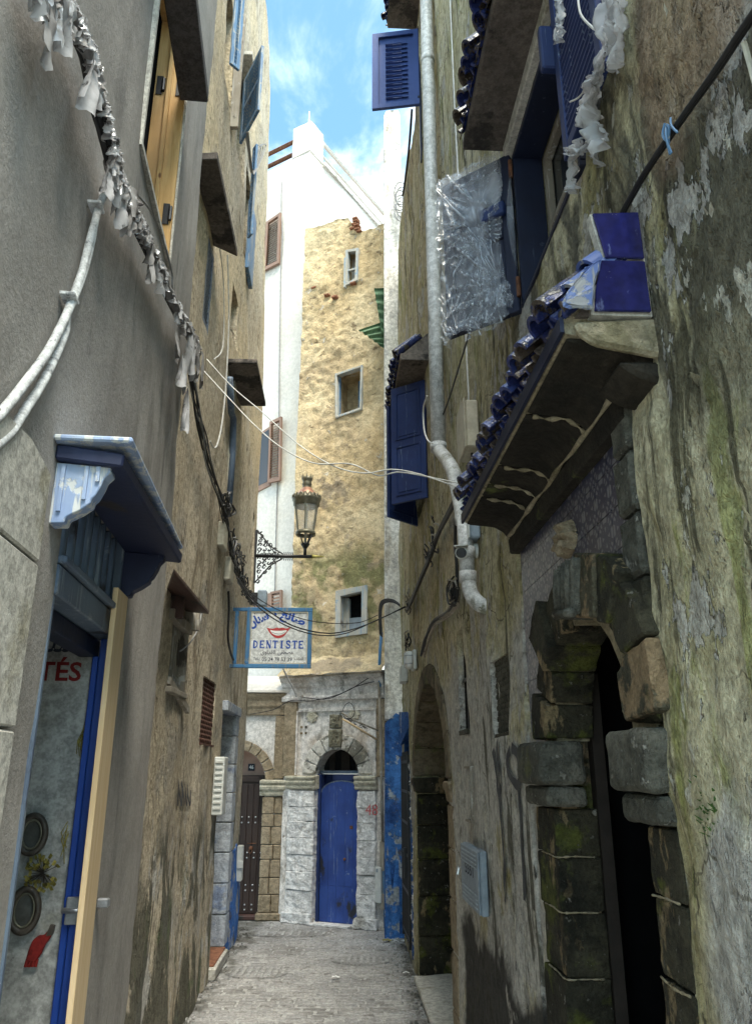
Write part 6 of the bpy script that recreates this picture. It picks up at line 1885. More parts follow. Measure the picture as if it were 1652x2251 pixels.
MB().box(RW, 4.90, 4.96, 1.74, 1.84, -.061, -.05).build('opening', MAT['dark_void'], mr)
MB().box(RW, 4.855, 4.868, 1.55, 1.87, -.06, .012).build('edge', MAT['old_wood'], mr)
MB().box(RW, 4.869, 5.075, 1.855, 1.868, -.06, .012).build('edge', MAT['old_wood'], mr)
MB().box(RW, 4.869, 5.075, 1.55, 1.562, -.06, .012).build('edge', MAT['old_wood'], mr)

# ---- iron gate in a blue niche
nb = MB().box(RW, 8.70, 9.66, 0.05, 2.42, -.40, -.31).build('blue_niche', MAT['blue_wall'], rh_)
MB().box(RW, 9.55, 9.70, 0.05, 2.40, -.31, -.01).build('niche_side', MAT['blue_wall'], nb, cuts=3, rough=0.01)
MB().box(RW, 8.66, 8.76, 0.05, 2.40, -.31, .008).build('niche_side', MAT['blue_wall'], nb, cuts=3, rough=0.006)
MB().hexa([RW.P(8.76, 2.34, -.31), RW.P(9.55, 2.34, -.31), RW.P(9.55, 2.10, .05), RW.P(8.76, 2.28, .02), RW.P(8.76, 2.5, -.31), RW.P(9.55, 2.5, -.31), RW.P(9.55, 2.5, .05), RW.P(8.76, 2.45, .02)]).build('niche_head', MAT['blue_wall'], nb, cuts=4, rough=0.03, rscale=6)
gt = thing('iron_gate', RW.P(9.1, 0.2, 0.02), 'black iron bar gate in the bright blue niche on the alley side', 'gate')
for i in range(9):
    s = 8.80 + 0.098 * i
    MB().tube([RW.P(s, .16, .02), RW.P(s, 1.99 + .05 * (i % 2), .02)], 0.011, 6).build('bar', MAT['black_iron'], gt)
for z in (.2, .62, .98, 1.30, 1.62, 1.93):
    MB().bar(RW.P(8.78, z, .02), RW.P(9.60, z, .02), .022, .03).build('rail', MAT['black_iron'], gt)
MB().box(RW, 8.78, 8.81, .12, 2.0, .008, .034).build('stile', MAT['black_iron'], gt)
MB().box(RW, 9.58, 9.61, .12, 2.0, .008, .034).build('stile', MAT['black_iron'], gt)
MB().box(RW, 9.0, 9.06, .75, 1.05, .03, .06).build('lock_bar', MAT['black_iron'], gt)

# ---- loose paint flakes and peeling edges on the near wall
m = MB()
m2 = MB()
for i in range(1300):
    s = random.choice([random.uniform(1.0, 1.95), random.uniform(1.0, 3.6), random.uniform(3.4, 6.8)])
    z = random.uniform(1.0, 7.0) if s > 3.4 else random.uniform(1.3, 4.6)
    if 1.9 < s < 3.5 and z < 3.35: continue
    if 2.0 < s < 3.05 and z > 3.75: continue
    if 5.75 < s < 8.2 and z < 2.6: continue
    if 4.85 < s < 5.35 and 1.5 < z < 2.8: continue
    if noise.noise(V((s * 1.3, z * .9, 40))) < -0.05: continue
    r_ = random.uniform(.006, .021) * (1.0 if s < 2 else 1.3)
    a = random.uniform(-.6, .6) + PI / 2
    p = RW.P(s, z, d_r(s, z) + .002)
    u_ = RW.t * math.cos(a) + V((0, 0, 1)) * math.sin(a)
    w_ = RW.t * -math.sin(a) + V((0, 0, 1)) * math.cos(a)
    lift = RW.n * random.uniform(.003, .014)
    pts = [p - u_ * r_ * random.uniform(.4, 1.6), p - w_ * r_ * random.uniform(.3, .8), p + w_ * r_ * random.uniform(.2, .8)]
    pts += [p + u_ * r_ * random.uniform(.4, 2.2) + w_ * r_ * random.uniform(0, .6) + lift, p + u_ * r_ * random.uniform(.2, 1.6) - w_ * r_ * random.uniform(0, .5) + lift * .6]
    (m if random.random() < .9 else m2).add(pts, [(0, 2, 1), (1, 2, 3, 4)])
tag(m.build('peeling_plaster', MAT['mossy_plaster'], rh_, recalc=False), kind='stuff')
tag(m2.build('peeling_paint', MAT['pale_stone'], rh_, recalc=False), kind='stuff')

# ---- spray-painted loops
def ribbon(W, pts, w, disp, off, mat, name, parent):
    c = bez([V((p[0], p[1], 0)) for p in pts], 8)
    m = MB()
    vs, fs = [], []
    for i, p in enumerate(c):
        t = (c[min(i + 1, len(c) - 1)] - c[max(i - 1, 0)])
        t.normalize()
        n_ = V((-t.y, t.x, 0)) * w / 2 * (1 + .25 * noise.noise(V((i * .4, 1, 0))))
        for q in (p - n_, p + n_): vs.append(W.P(q.x, q.y, disp(q.x, q.y) + off))
    for i in range(len(c) - 1): fs.append((2 * i, 2 * i + 1, 2 * i + 3, 2 * i + 2))
    return m.add(vs, fs).build(name, mat, parent, recalc=False)
def z3(x, y): return RW.at((1150 + x * .747) / 1.443, (1900 + y * .747) / 1.443)
ribbon(RW, [z3(570, 640), z3(585, 740), z3(600, 830), z3(608, 740), z3(600, 640), z3(590, 600)], .045, d_r, .008, MAT['spray_black'], 'spray_line', rh_)
ribbon(RW, [z3(600, 830), z3(612, 960), z3(625, 1120), z3(622, 1290)], .04, d_r, .008, MAT['spray_black'], 'spray_line', rh_)
ribbon(RW, [z3(648, 640), z3(635, 690), z3(650, 760), z3(672, 790), z3(685, 740), z3(675, 660), z3(655, 630)], .045, d_r, .008, MAT['spray_black'], 'spray_line', rh_)
ribbon(RW, [z3(672, 790), z3(680, 900), z3(690, 1050), z3(700, 1280)], .04, d_r, .008, MAT['spray_black'], 'spray_line', rh_)

# ================================================================== PROPS
# ---- cable bundle in shredded plastic along the grey wall
cb = thing('cable_bundle', L1.P(-4, 3.8, .05), 'bundle of cables wrapped in shredded white plastic climbing across the grey wall', 'cables')
bp = [(60, -60), (130, 20), (185, 110), (215, 240), (240, 330), (252, 390), (290, 470), (340, 580), (390, 690), (432, 765)]
path = bez([L1.P(*L1.at(u, v, .05), .05) for u, v in bp], 8)
for k in range(6):
    off = [V((0.014 * math.cos(k * 1.05 + i * .11), 0.008 * math.sin(k * 2.1 + i * .1), 0.016 * math.sin(k * 1.05 + i * .13))) for i in range(len(path))]
    MB().tube([p + o for p, o in zip(path, off)], 0.009, 6).build('cable', MAT['cable_black'], cb, smooth=True)
for f0, f1 in ((0.0, .33), (.45, .72), (.74, 1.0)):
    seg = path[int(f0 * (len(path) - 1)):int(f1 * (len(path) - 1)) + 1]
    MB().tube([p + V((0, 0, .012 * noise.noise(p * 9))) + L1.n * .006 for p in seg], [.024 + .014 * noise.noise(p * 14) for p in seg], 10).build('wrap_sleeve', MAT['rag_dirty'], cb, smooth=True, cuts=1, rough=.008, rscale=45)
def shred(k, base, w, h, mat, twist):
    """limp torn strip hanging from the bundle"""
    nu, nv = 8, 10
    t = L1.t
    sa = math.sin(twist) * .5
    cut = random.uniform(.2, .9)
    def fn(a, b):
        edge = 1 - cut * b * (.6 + .8 * noise.noise(V((k * 1.3, b * 3, 3))))
        x = (a - .5) * w * max(.12, edge)
        z = .03 - b * h * (1 + .25 * noise.noise(V((a * 3, k, 1))))
        d = .020 + .016 * math.sin(a * 6.0 + k * 2.1 + b * 1.5) * (.3 + b) + .014 * fbm(a * 1.6, b * 1.6, k * 1.7) + .02 * math.sin(b * PI) * noise.noise(V((k, 5, 5)))
        return base + t * (x - sa * b * h + .008 * fbm(a * 3, b * 3, k)) + V((0, 0, z)) + L1.n * d
    return MB().grid(fn, nu, nv).build('plastic_shred', mat, cb, smooth=True, recalc=False)
plen = len(path)
for k in range(170):
    f = random.random()
    i = min(plen - 2, int(f * (plen - 1)))
    u0 = f * (plen - 1) - i
    base = path[i].lerp(path[i + 1], u0)
    sc_ = 0.55 + 0.45 * random.random()
    w, h = random.uniform(.02, .075) * sc_ * 1.2, random.uniform(.04, .20) * sc_ ** 2
    if f > .50: w, h = w * 1.25, h * 1.2
    if .30 < f < .44: w *= .6; h *= .6
    shred(k, base + V((0, 0, random.uniform(-.02, .02))), w, h, random.choice([MAT['rag'], MAT['rag_dirty'], MAT['film_white']]), random.uniform(-.8, .8))
for k, (u, v, w, h) in enumerate([(100, 40, .10, .16), (190, 150, .10, .20), (262, 420, .10, .18), (285, 440, .09, .15), (225, 390, .07, .12), (405, 780, .22, .26), (430, 770, .20, .24), (395, 790, .17, .20), (415, 730, .16, .20), (440, 790, .15, .22), (406, 860, .09, .30), (418, 760, .2, .24), (385, 740, .14, .18)]):
    shred(200 + k, L1.P(*L1.at(u, v, .06), .06), w, h, MAT['rag'] if k % 3 else MAT['rag_dirty'], random.uniform(-.3, .3))
ck_ = [(455, 745), (470, 880), (478, 960), (492, 1060)]

# ---- white conduits leaving the bundle
cd = thing('conduit_pipe', L1.P(-4.8, 3, .03), 'pair of paint-spattered white conduits bending down the grey wall', 'pipe')
pa = [(244, 388), (228, 430), (212, 475), (195, 560), (165, 650), (110, 765), (50, 850), (0, 912), (-40, 950)]
pb = [(240, 395), (222, 445), (200, 520), (180, 600), (148, 690), (142, 735), (100, 830), (60, 895), (20, 955), (-40, 1000)]
MB().tube(bez([L1.P(*L1.at(u, v, .03), .03) for u, v in pa], 5), 0.0135, 8).build('conduit', MAT['conduit'], cd, smooth=True)
MB().tube(bez([L1.P(*L1.at(u, v, .028), .028) for u, v in pb], 5), 0.0135, 8).build('conduit', MAT['conduit'], cd, smooth=True)
for u, v in ((216, 455), (158, 655)):
    p = L1.P(*L1.at(u, v, .03), .03)
    MB().box(L1, (p - L1.O).dot(L1.t) - .03, (p - L1.O).dot(L1.t) + .03, p.z - .006, p.z + .006, 0.0, .046).build('clip', MAT['conduit'], cd, bevel=0.002)
# thin cables on the grey wall
tc = thing('thin_cable', L1.P(-3.5, 4.2, .03), 'single dark cable sagging beside the plastic-wrapped bundle on the grey wall', 'cable')
MB().tube(bez([L1.P(*L1.at(u, v, .05), .05) for u, v in ((300, 425), (335, 470), (362, 540), (378, 600), (380, 640), (398, 680), (430, 740))], 6), 0.005, 5).build('cable', MAT['cable_grey'], tc)

# ---- tangled cable run on the tan house
cr = thing('cable_run', L2.P(0, 4, .06), 'tangled black cable run descending along the tan house wall to the dentist sign', 'cables')
rp = [(418, 800), (430, 880), (445, 950), (462, 1030), (485, 1100), (497, 1150), (510, 1215), (525, 1265), (545, 1310), (562, 1325)]
rpath = bez([L2.P(*L2.at(u, v, .07), .07) for u, v in rp], 7)
for k in range(9):
    r_ = .014 + .012 * (k % 3)
    off = [L2.t * (r_ * 2.2 * math.cos(k * .8 + i * .16)) + V((0, 0, r_ * 1.2 * math.sin(k * .8 + i * .21))) + L2.n * (.012 * math.sin(k + i * .2)) for i in range(len(rpath))]
    MB().tube([p + o for p, o in zip(rpath, off)], random.uniform(.005, .010), 6).build('cable', MAT['cable_black'] if k % 4 else MAT['cable_grey'], cr, smooth=True)
for (u, v, n_, rr) in ((500, 1110, 12, .16), (515, 1215, 16, .18), (528, 1240, 10, .14), (535, 1290, 10, .14), (550, 1315, 8, .12)):
    c = L2.at(u, v, .08)
    for k in range(n_):
        a0 = random.uniform(0, 6.28); r_ = rr * random.uniform(.4, 1.1)
        cx_, cz_ = c[0] + random.uniform(-.25, .25), c[1] + random.uniform(-.10, .10)
        pts = [L2.P(cx_ + r_ * 1.4 * math.cos(a0 + i * .7), cz_ + r_ * .7 * math.sin(a0 + i * .7), .06 + .05 * random.random()) for i in range(random.randint(3, 8))]
        MB().tube(bez(pts, 4), random.uniform(.005, .010), 5).build('loose_cable', MAT['cable_black'] if random.random() < .8 else MAT['cable_grey'], cr)
for (u, v) in ((491, 1180), (505, 1255)):
    c = L2.at(u, v, .05)
    MB().box(L2, c[0] - .13, c[0] + .13, c[1] - .12, c[1] + .12, .01, .075).build('junction_box', MAT['box_cream'], cr, bevel=0.01)
MB().tube(bez([L2.P(*L2.at(u, v, .03), .03) for u, v in ((502, 1300), (503, 1340), (501, 1400), (507, 1435), (514, 1452))], 5), 0.012, 5).build('cable', MAT['cable_black'], cr)
wl_ = thing('white_wire', L2.P(0, 6, .05), 'white wire hanging in a long loop against the tan house under the ledge', 'wire')
MB().tube(bez([L2.P(*L2.at(u, v, .04), .04) for u, v in ((500, 560), (503, 700), (497, 840), (488, 930), (478, 975), (470, 984), (462, 970))], 7), 0.007, 5).build('wire', MAT['cable_white'], wl_)
MB().tube(bez([L2.P(*L2.at(u, v, .04), .04) for u, v in ((470, 480), (485, 560), (492, 640), (490, 760), (470, 790))], 7), 0.005, 5).build('wire', MAT['cable_white'], wl_)
rc = thing('hanging_wire', L2.P(.2, 8, .1), 'loose loops of thin wire hanging below the open light blue shutter', 'wire')
for k in range(5):
    MB().tube(bez([L2.P(*L2.at(u + k * 2, v, .05 + .02 * k), .05 + .02 * k) for u, v in ((538, 290), (545, 330 + 8 * k), (552, 380), (560 + 4 * k, 345 - 6 * k), (575 - 4 * k, 320))], 6), 0.006, 5).build('wire', MAT['cable_grey'], rc)
c = L2.at(432, 1400, .02)
hw = MB().tube(bez([L2.P(*L2.at(u, v, .03), .03) for u, v in ((443, 1345), (436, 1380), (420, 1410), (405, 1425), (395, 1432))], 6), 0.006, 5).build('hanging_wire', MAT['cable_grey'])
tag(hw, 'thin wire dangling from the red wooden hood past the barred window', 'wire')

# ---- grey electric box by the sign
a = at_y(566, 1296, 9.6); b = at_y(584, 1332, 9.6)
eb = thing('electric_box', (a.x, a.y, b.z), 'rounded light grey electric box on the house corner above the dentist sign', 'electric box')
BX = Wall((a.x, a.y), (a.x + 1, a.y), 1)
MB().box(BX, 0, b.x - a.x, b.z, a.z, -.15, 0).build('case', MAT['box_grey'], eb, bevel=0.022, segs=3, smooth=True)
MB().box(BX, -.10, -.002, b.z + .03, a.z - .03, -.12, -.03).build('mount', MAT['black_iron'], eb)

# ---- dentist sign
sg_s = 1.62
SG = L2.turned(sg_s, PI / 2, 0.0)
if SG.n.y > 0: SG.n = -SG.n
sw0, sz0 = L2.perp(sg_s, 513, 1470); sw1, sz1 = L2.perp(sg_s, 687, 1335)
sz0 = L2.perp(sg_s, 600, 1469)[1]; sz1 = L2.perp(sg_s, 600, 1336)[1]
si = L2.perp(sg_s, 545, 1400)[0]
sn = thing('dentist_sign', L2.P(sg_s, sz0, 0), 'blue framed white dentist sign reading DENTISTE with red smiling lips', 'sign')
fw_ = .045
for q in (rect(si - .02, sw1, sz1 - fw_, sz1), rect(si - .02, sw1, sz0, sz0 + fw_), rect(si - .02, si - .02 + fw_, sz0 + fw_ + .001, sz1 - fw_ - .001), rect(sw1 - fw_, sw1, sz0 + fw_ + .001, sz1 - fw_ - .001)):
    MB().plate(SG, q, -.02, .02).build('frame', MAT['sign_blue'], sn, bevel=0.004)
for q in (rect(-.02, si - .022, sz1 - fw_ + .004, sz1 - .004), rect(-.02, si - .022, sz0 + .004, sz0 + fw_ - .004), rect(.02, .06, sz0 + fw_ + .001, sz1 - fw_ - .001)):
    MB().plate(SG, q, -.016, .016).build('bracket', MAT['sign_blue'], sn, bevel=0.003)
x0, x1, y0, y1 = si - .02 + fw_, sw1 - fw_, sz0 + fw_, sz1 - fw_
bd = MB().plate(SG, rect(x0, x1, y0, y1), -.008, .008).build('board', MAT['sign_white'], sn)
for q in (rect(x0, x1, y1 - .012, y1), rect(x0, x1, y0, y0 + .012), rect(x0, x0 + .012, y0 + .012, y1 - .012), rect(x1 - .012, x1, y0 + .012, y1 - .012)):
    MB().plate(SG, q, .008, .016).build('edge', MAT['box_cream'], sn)
SX = (x1 - x0) / 1090.0; SZ = (y1 - y0) / 970.0
def sp_(px_, py_): return (x0 + (px_ - 385) * SX, y1 - (py_ - 240) * SZ)
def on_sign(body, l, b, r, t, mat, bold=0.0, rot=0.0):
    p = sp_(l, b); q = sp_(r, t)
    return text_mesh(body, SG, p[0], p[1], .0095, q[1] - p[1], mat, 'lettering', sn, width=(q[0] - p[0]), bold=bold, rot=rot)
# heavy serif capitals
def slab(letters, l, b, r, t):
    n_ = len(letters)
    wl2 = (r - l) / n_
    P2 = MB()
    def st(x0_, y0_, x1_, y1_, w=.17):
        """stroke in the letter box, 0..1"""
        a = V((x0_, y0_)); c = V((x1_, y1_)); t_ = (c - a).normalized() * .0; n2 = V((-(c - a).y, (c - a).x)).normalized() * w / 2
        return [a - n2, c - n2, c + n2, a + n2]
    S = {'D': [st(.22, 0, .22, 1, .24), ('arc', .22, .5, .55, .43, -90, 90)], 'E': [st(.22, 0, .22, 1, .24), st(.1, .93, .85, .93, .14), st(.1, .07, .88, .07, .14), st(.2, .5, .65, .5, .13), st(.82, .78, .82, 1, .09), st(.85, 0, .85, .24, .09), st(.63, .38, .63, .62, .08)],
         'N': [st(.2, 0, .2, 1, .13), st(.8, 0, .8, 1, .13), st(.17, 1, .8, 0, .24), st(.05, .96, .3, .96, .09), st(.05, .04, .36, .04, .09), st(.64, .96, .95, .96, .09)],
         'T': [st(.5, 0, .5, 1, .25), st(.06, .93, .94, .93, .14), st(.1, .74, .1, 1, .09), st(.9, .74, .9, 1, .09), st(.3, .04, .7, .04, .09)], 'I': [st(.5, 0, .5, 1, .27), st(.24, .95, .76, .95, .1), st(.24, .05, .76, .05, .1)],
         'S': [('poly', [(.84, .74), (.72, .92), (.5, .95), (.26, .88), (.2, .72), (.34, .58), (.6, .48), (.78, .36), (.78, .16), (.56, .06), (.32, .07), (.17, .27)], .18)]}
    for i, ch_ in enumerate(letters):
        for k in S[ch_]:
            ox = l + wl2 * i
            def tr(p): return SG.P(*sp_(ox + p[0] * wl2 * .92, b + (t - b) * p[1]), .0095)
            if isinstance(k, list):
                P2.add([tr(p) for p in k], [(0, 1, 2, 3)])
            else:
                if k[0] == 'arc':
                    pts = [(k[1] + k[3] * math.cos(math.radians(a)), k[2] + k[4] * math.sin(math.radians(a))) for a in range(k[5], k[6] + 1, 15)]
                    w = .17
                else: pts, w = k[1], k[2]
                for j in range(len(pts) - 1):
                    a = V(pts[j]); c = V(pts[j + 1])
                    e = (c - a).normalized() * .03
                    q = st(*(a - e), *(c + e), w)
                    P2.add([tr(p) for p in q], [(0, 1, 2, 3)])
    # strokes lie on one another: step each a hair forward
    for j in range(len(P2.f)):
        for vi in P2.f[j]: P2.v[vi] = P2.v[vi] + SG.n * (.00004 * j)
    return P2.build('lettering', MAT['print_blue'], sn, recalc=False)
slab('DENTISTE', 440, 925, 1420, 780)
on_sign("ﻣﺼﻄﻔﻰ"[::-1], 920, 1055, 1205, 955, MAT['print_dark'], .012)
on_sign("ﺍﻟﻘﺪﺍﻭﻯ"[::-1], 600, 1055, 875, 955, MAT['print_dark'], .012)
on_sign("TéL-", 462, 1140, 600, 1085, MAT['print_dark'], .0)
on_sign("05 24 78 53 39", 625, 1160, 1190, 1090, MAT['print_dark'], .006)
on_sign("ﺍﻟﻬﺎﺗﻒ"[::-1], 1240, 1150, 1400, 1080, MAT['print_dark'], .006)
p = sp_(430, 560)
on_sign("ﺍﻷﺳﻨﺎﻥ"[::-1], 405, 590, 960, 330, MAT['print_blue'], .05, rot=math.radians(27))
on_sign("ﺻﺎﻧﻊ"[::-1], 905, 410, 1400, 180, MAT['print_blue'], .05, rot=math.radians(-20))
def sign_poly(pts, d, mat, name):
    c = bez([V((p[0], p[1], 0)) for p in pts + [pts[0]]], 5)[:-1]
    return MB().add([SG.P(*sp_(p.x, p.y), d) for p in c], [tuple(range(len(c)))]).build(name, mat, sn, recalc=False)
sign_poly([(690, 545), (800, 560), (880, 540), (925, 550), (990, 540), (1060, 555), (1140, 540), (1090, 610), (1030, 690), (960, 730), (880, 735), (800, 690), (730, 610)], .0098, MAT['print_lip'], 'lips')
sign_poly([(755, 585), (840, 600), (960, 600), (1070, 590), (1040, 640), (960, 680), (880, 685), (800, 650)], .0103, MAT['print_white'], 'teeth')
MB().tube([SG.P(*sp_(u, v), .0108) for u, v in ((785, 625), (850, 650), (920, 660), (990, 650), (1050, 615))], 0.002, 4).build('bite_line', MAT['print_dark'], sn)
for (u, v) in ((450, 285), (1455, 300), (405, 750), (1425, 1185), (930, 258)):
    MB().lathe(SG.P(*sp_(u, v), .0082), [(.006, 0), (.005, .003), (.0005, .004)], 8, W=SG).build('screw', MAT['rust'], sn)

# ---- street lantern on a filigree bracket
ls = 3.28
LN = L2.turned(ls, PI / 2, 0.0)
if LN.n.y > 0: LN.n = -LN.n
la = thing('street_lantern', L2.P(ls, 4.2, 0), 'old glass street lantern on a black filigree wall bracket', 'street lamp')
def lp_(u, v): return L2.perp(ls, u, v)
ax0 = lp_(568, 1222); ax1 = lp_(690, 1222)
zarm = ax0[1]
MB().tube([LN.P(0.0, zarm, 0), LN.P(lp_(686, 1222)[0], zarm, 0)], 0.024, 10).build('arm', MAT['black_iron'], la, smooth=True)
MB().tube([LN.P(lp_(686, 1222)[0], zarm, 0), LN.P(lp_(693, 1222)[0], zarm, 0), LN.P(lp_(713, 1222)[0], zarm, 0)], [.03, .022, .003], 8).build('finial', MAT['gilt'], la, smooth=True)
zt_, zb_ = lp_(570, 1165)[1], lp_(568, 1282)[1]
MB().box(LN, 0.0, 0.03, zb_, zt_, -.015, .015).build('back_bar', MAT['black_iron'], la)
xm = lp_(622, 1222)[0]
for sgz in (1, -1):
    zz0 = zt_ if sgz > 0 else zb_
    H_ = abs(zz0 - zarm)
    fi = MB()
    cells = []
    yy = 0.06
    for j in range(6):
        fy = (j + .5) / 6
        wmax = (xm - .03) * (1 - fy ** .8) + .02
        nx = max(1, int(wmax / .058))
        for i in range(nx):
            cells.append((.04 + (i + .5) * wmax / nx, zarm + sgz * fy * H_))
    for (x, z) in cells:
        r_ = .026 + .008 * random.random()
        a0 = random.uniform(0, 6.28)
        sp2 = random.choice((1, -1))
        fi.tube([LN.P(x + r_ * (1 - .09 * i) * math.cos(a0 + sp2 * i * .55), z + r_ * (1 - .09 * i) * math.sin(a0 + sp2 * i * .55), .002 * (i % 2)) for i in range(10)], .0085, 5)
        fi.tube(bez([LN.P(x - .028, z - .012, 0), LN.P(x, z + .026 * random.choice((1, -1)), 0), LN.P(x + .03, z + .010, 0)], 3), .008, 5)
    fi.tube(bez([LN.P(.02, zz0, 0), LN.P(xm * .35, zarm + sgz * H_ * .62, 0), LN.P(xm * .6, zarm + sgz * H_ * .34, 0), LN.P(xm, zarm + sgz * .03, 0)], 6), .010, 5)
    fi.build('filigree', MAT['black_iron'], la)
for i in range(5):
    x = lp_(624 + 4.5 * i, 1222)[0]
    MB().tube([LN.P(x, zarm - .06, 0), LN.P(x + .012, zarm, 0), LN.P(x, zarm + .06, 0)], .006, 5).build('thorn', MAT['black_iron'], la)
lc = lp_(670, 1222)[0]
C_ = LN.P(lc, 0, 0)
def lz(v): return lp_(670, v)[1]
def lr(px_): return px_ / 1691.0 * 9.9
MB().tube([V((C_.x, C_.y, zarm)), V((C_.x, C_.y, lz(1192)))], .022, 8).build('stem', MAT['black_iron'], la, smooth=True)
MB().lathe((C_.x, C_.y, 0), [(lr(4), lz(1206)), (lr(10), lz(1198)), (lr(11), lz(1196)), (lr(5), lz(1194))], 14).build('stem_cup', MAT['black_iron'], la, smooth=True)
for k in range(4):
    a = PI / 4 + k * PI / 2
    MB().tube([V((C_.x + lr(7) * math.cos(a), C_.y + lr(7) * math.sin(a), lz(1196))), V((C_.x + lr(20) * math.cos(a), C_.y + lr(20) * math.sin(a), lz(1172)))], .010, 6).build('cage_rod', MAT['black_iron'], la)
MB().lathe((C_.x, C_.y, 0), [(lr(19), lz(1175)), (lr(23), lz(1177)), (lr(24), lz(1172)), (lr(22.5), lz(1168)), (lr(20), lz(1169))], 20).build('lower_ring', MAT['brass_old'], la, smooth=True)
MB().lathe((C_.x, C_.y, 0), [(lr(20), lz(1170)), (lr(24), lz(1145)), (lr(29), lz(1112))], 20).build('glass', MAT['lantern_glass'], la, smooth=True)
for k in range(6):
    a = PI / 6 + k * PI / 3
    MB().tube([V((C_.x + lr(20.5) * math.cos(a), C_.y + lr(20.5) * math.sin(a), lz(1170))), V((C_.x + lr(29.5) * math.cos(a), C_.y + lr(29.5) * math.sin(a), lz(1112)))], .009, 6).build('glazing_bar', MAT['brass_old'], la)
MB().tube([V((C_.x, C_.y, lz(1192))), V((C_.x, C_.y, lz(1108)))], .018, 8).build('lamp_tube', MAT['box_cream'], la, smooth=True)
MB().lathe((C_.x, C_.y, 0), [(lr(29), lz(1114)), (lr(31.5), lz(1111)), (lr(32), lz(1103)), (lr(34), lz(1101)), (lr(34), lz(1096)), (lr(29), lz(1093)), (lr(28), lz(1090))], 24).build('crown_band', MAT['brass_old'], la, smooth=True)
for k in range(20):
    a = k * PI / 10
    MB().tube([V((C_.x + lr(33.5) * math.cos(a + e), C_.y + lr(33.5) * math.sin(a + e), lz(h_))) for e, h_ in ((-.13, 1097), (-.06, 1092), (0, 1090.5), (.06, 1092), (.13, 1097))], .009, 5).build('crown_scroll', MAT['brass_old'], la)
MB().lathe((C_.x, C_.y, 0), [(lr(28), lz(1092)), (lr(24), lz(1086)), (lr(15), lz(1077)), (lr(11), lz(1073))], 20).build('roof', MAT['copper'], la, smooth=True)
MB().lathe((C_.x, C_.y, 0), [(lr(11), lz(1074)), (lr(10), lz(1068)), (lr(12), lz(1065)), (lr(10), lz(1061)), (lr(11), lz(1057)), (lr(13), lz(1054)), (lr(12), lz(1050)), (lr(1), lz(1049))], 16).build('chimney', MAT['brass_old'], la, smooth=True)
for k in range(8):
    a = k * PI / 4
    MB().tube([V((C_.x + lr(12) * math.cos(a), C_.y + lr(12) * math.sin(a), lz(1053))), V((C_.x + lr(13) * math.cos(a), C_.y + lr(13) * math.sin(a), lz(1044)))], [.012, .004], 5).build('crown_point', MAT['brass_old'], la)

# ---- meter boxes on the tan house
mb_ = thing('meter_box', L2.P(1.0, 1.45, .02), 'tall white ribbed meter box on the tan house left of the blue doorway', 'meter box')
a = L2.at(473, 1660, .10); b = L2.at(490, 1788, .10)
bx = MB().box(L2, 0.90, 1.14, 1.44, 1.965, 0.0, .10).build('case', MAT['box_white'], mb_, bevel=0.008)
for i in range(9):
    MB().box(L2, 0.886, 0.899, 1.49 + .052 * i, 1.515 + .052 * i, .015, .085).build('rib', MAT['box_white'], mb_, bevel=0.003)
a = L2.at(524, 1868, .03)
sb_ = thing('cable_box', L2.P(2.95, 0.7, .02), 'slim white box on the blue painted base near the dark studded door', 'cable box')
MB().box(L2, 2.92, 3.06, 0.62, 1.0, 0.02, .085).build('case', MAT['box_white'], sb_, bevel=0.006)
MB().box(L2, 2.90, 2.918, 0.76, .84, .03, .10).build('latch', MAT['box_white'], sb_, bevel=0.004)
# black paint scrawl on the tan wall
for k in range(5):
    c = L2.at(390 + 6 * k, 1735, .0)
    pts = [L2.at(388 + 6 * k, 1712 + 3 * k), L2.at(391 + 6 * k, 1745 + 2 * k), L2.at(394 + 6 * k, 1768), L2.at(396 + 6 * k, 1725 + 3 * k)]
    ribbon(L2, pts, .03, d_l2, .012, MAT['spray_black'], 'spray_line', wh)

# ---- white wires across the alley
def wire(pts, r_, mat, name, label, n_=10):
    return tag(MB().tube(bez(pts, n_), r_, 6).build(name, mat, smooth=True), label, 'wire')
A = L1.P(*L1.at(450, 790, .08), .08)
B = RW.P(*RW.at(1008, 1058, .06), .06)
def across(pxs, y0, y1):
    n_ = len(pxs)
    out = []
    for i, (u, v) in enumerate(pxs):
        out.append(at_y(u, v, y0 + (y1 - y0) * (u - pxs[0][0]) / (pxs[-1][0] - pxs[0][0])))
    return out
wire(across([(455, 790), (510, 850), (575, 905), (660, 980), (735, 1025), (800, 1040), (860, 1032), (920, 1042), (1008, 1072)], 4.9, 4.2), 0.0042, MAT['cable_white'], 'overhead_wire', 'white wire crossing the alley, the one that hangs slightly higher')
wire(across([(445, 812), (500, 872), (560, 935), (620, 985), (690, 1018), (770, 1020), (830, 1045), (875, 1038), (940, 1048), (1006, 1062)], 4.85, 4.25), 0.0042, MAT['cable_white'], 'overhead_wire', 'white wire crossing the alley, the one that sags lowest on the left')
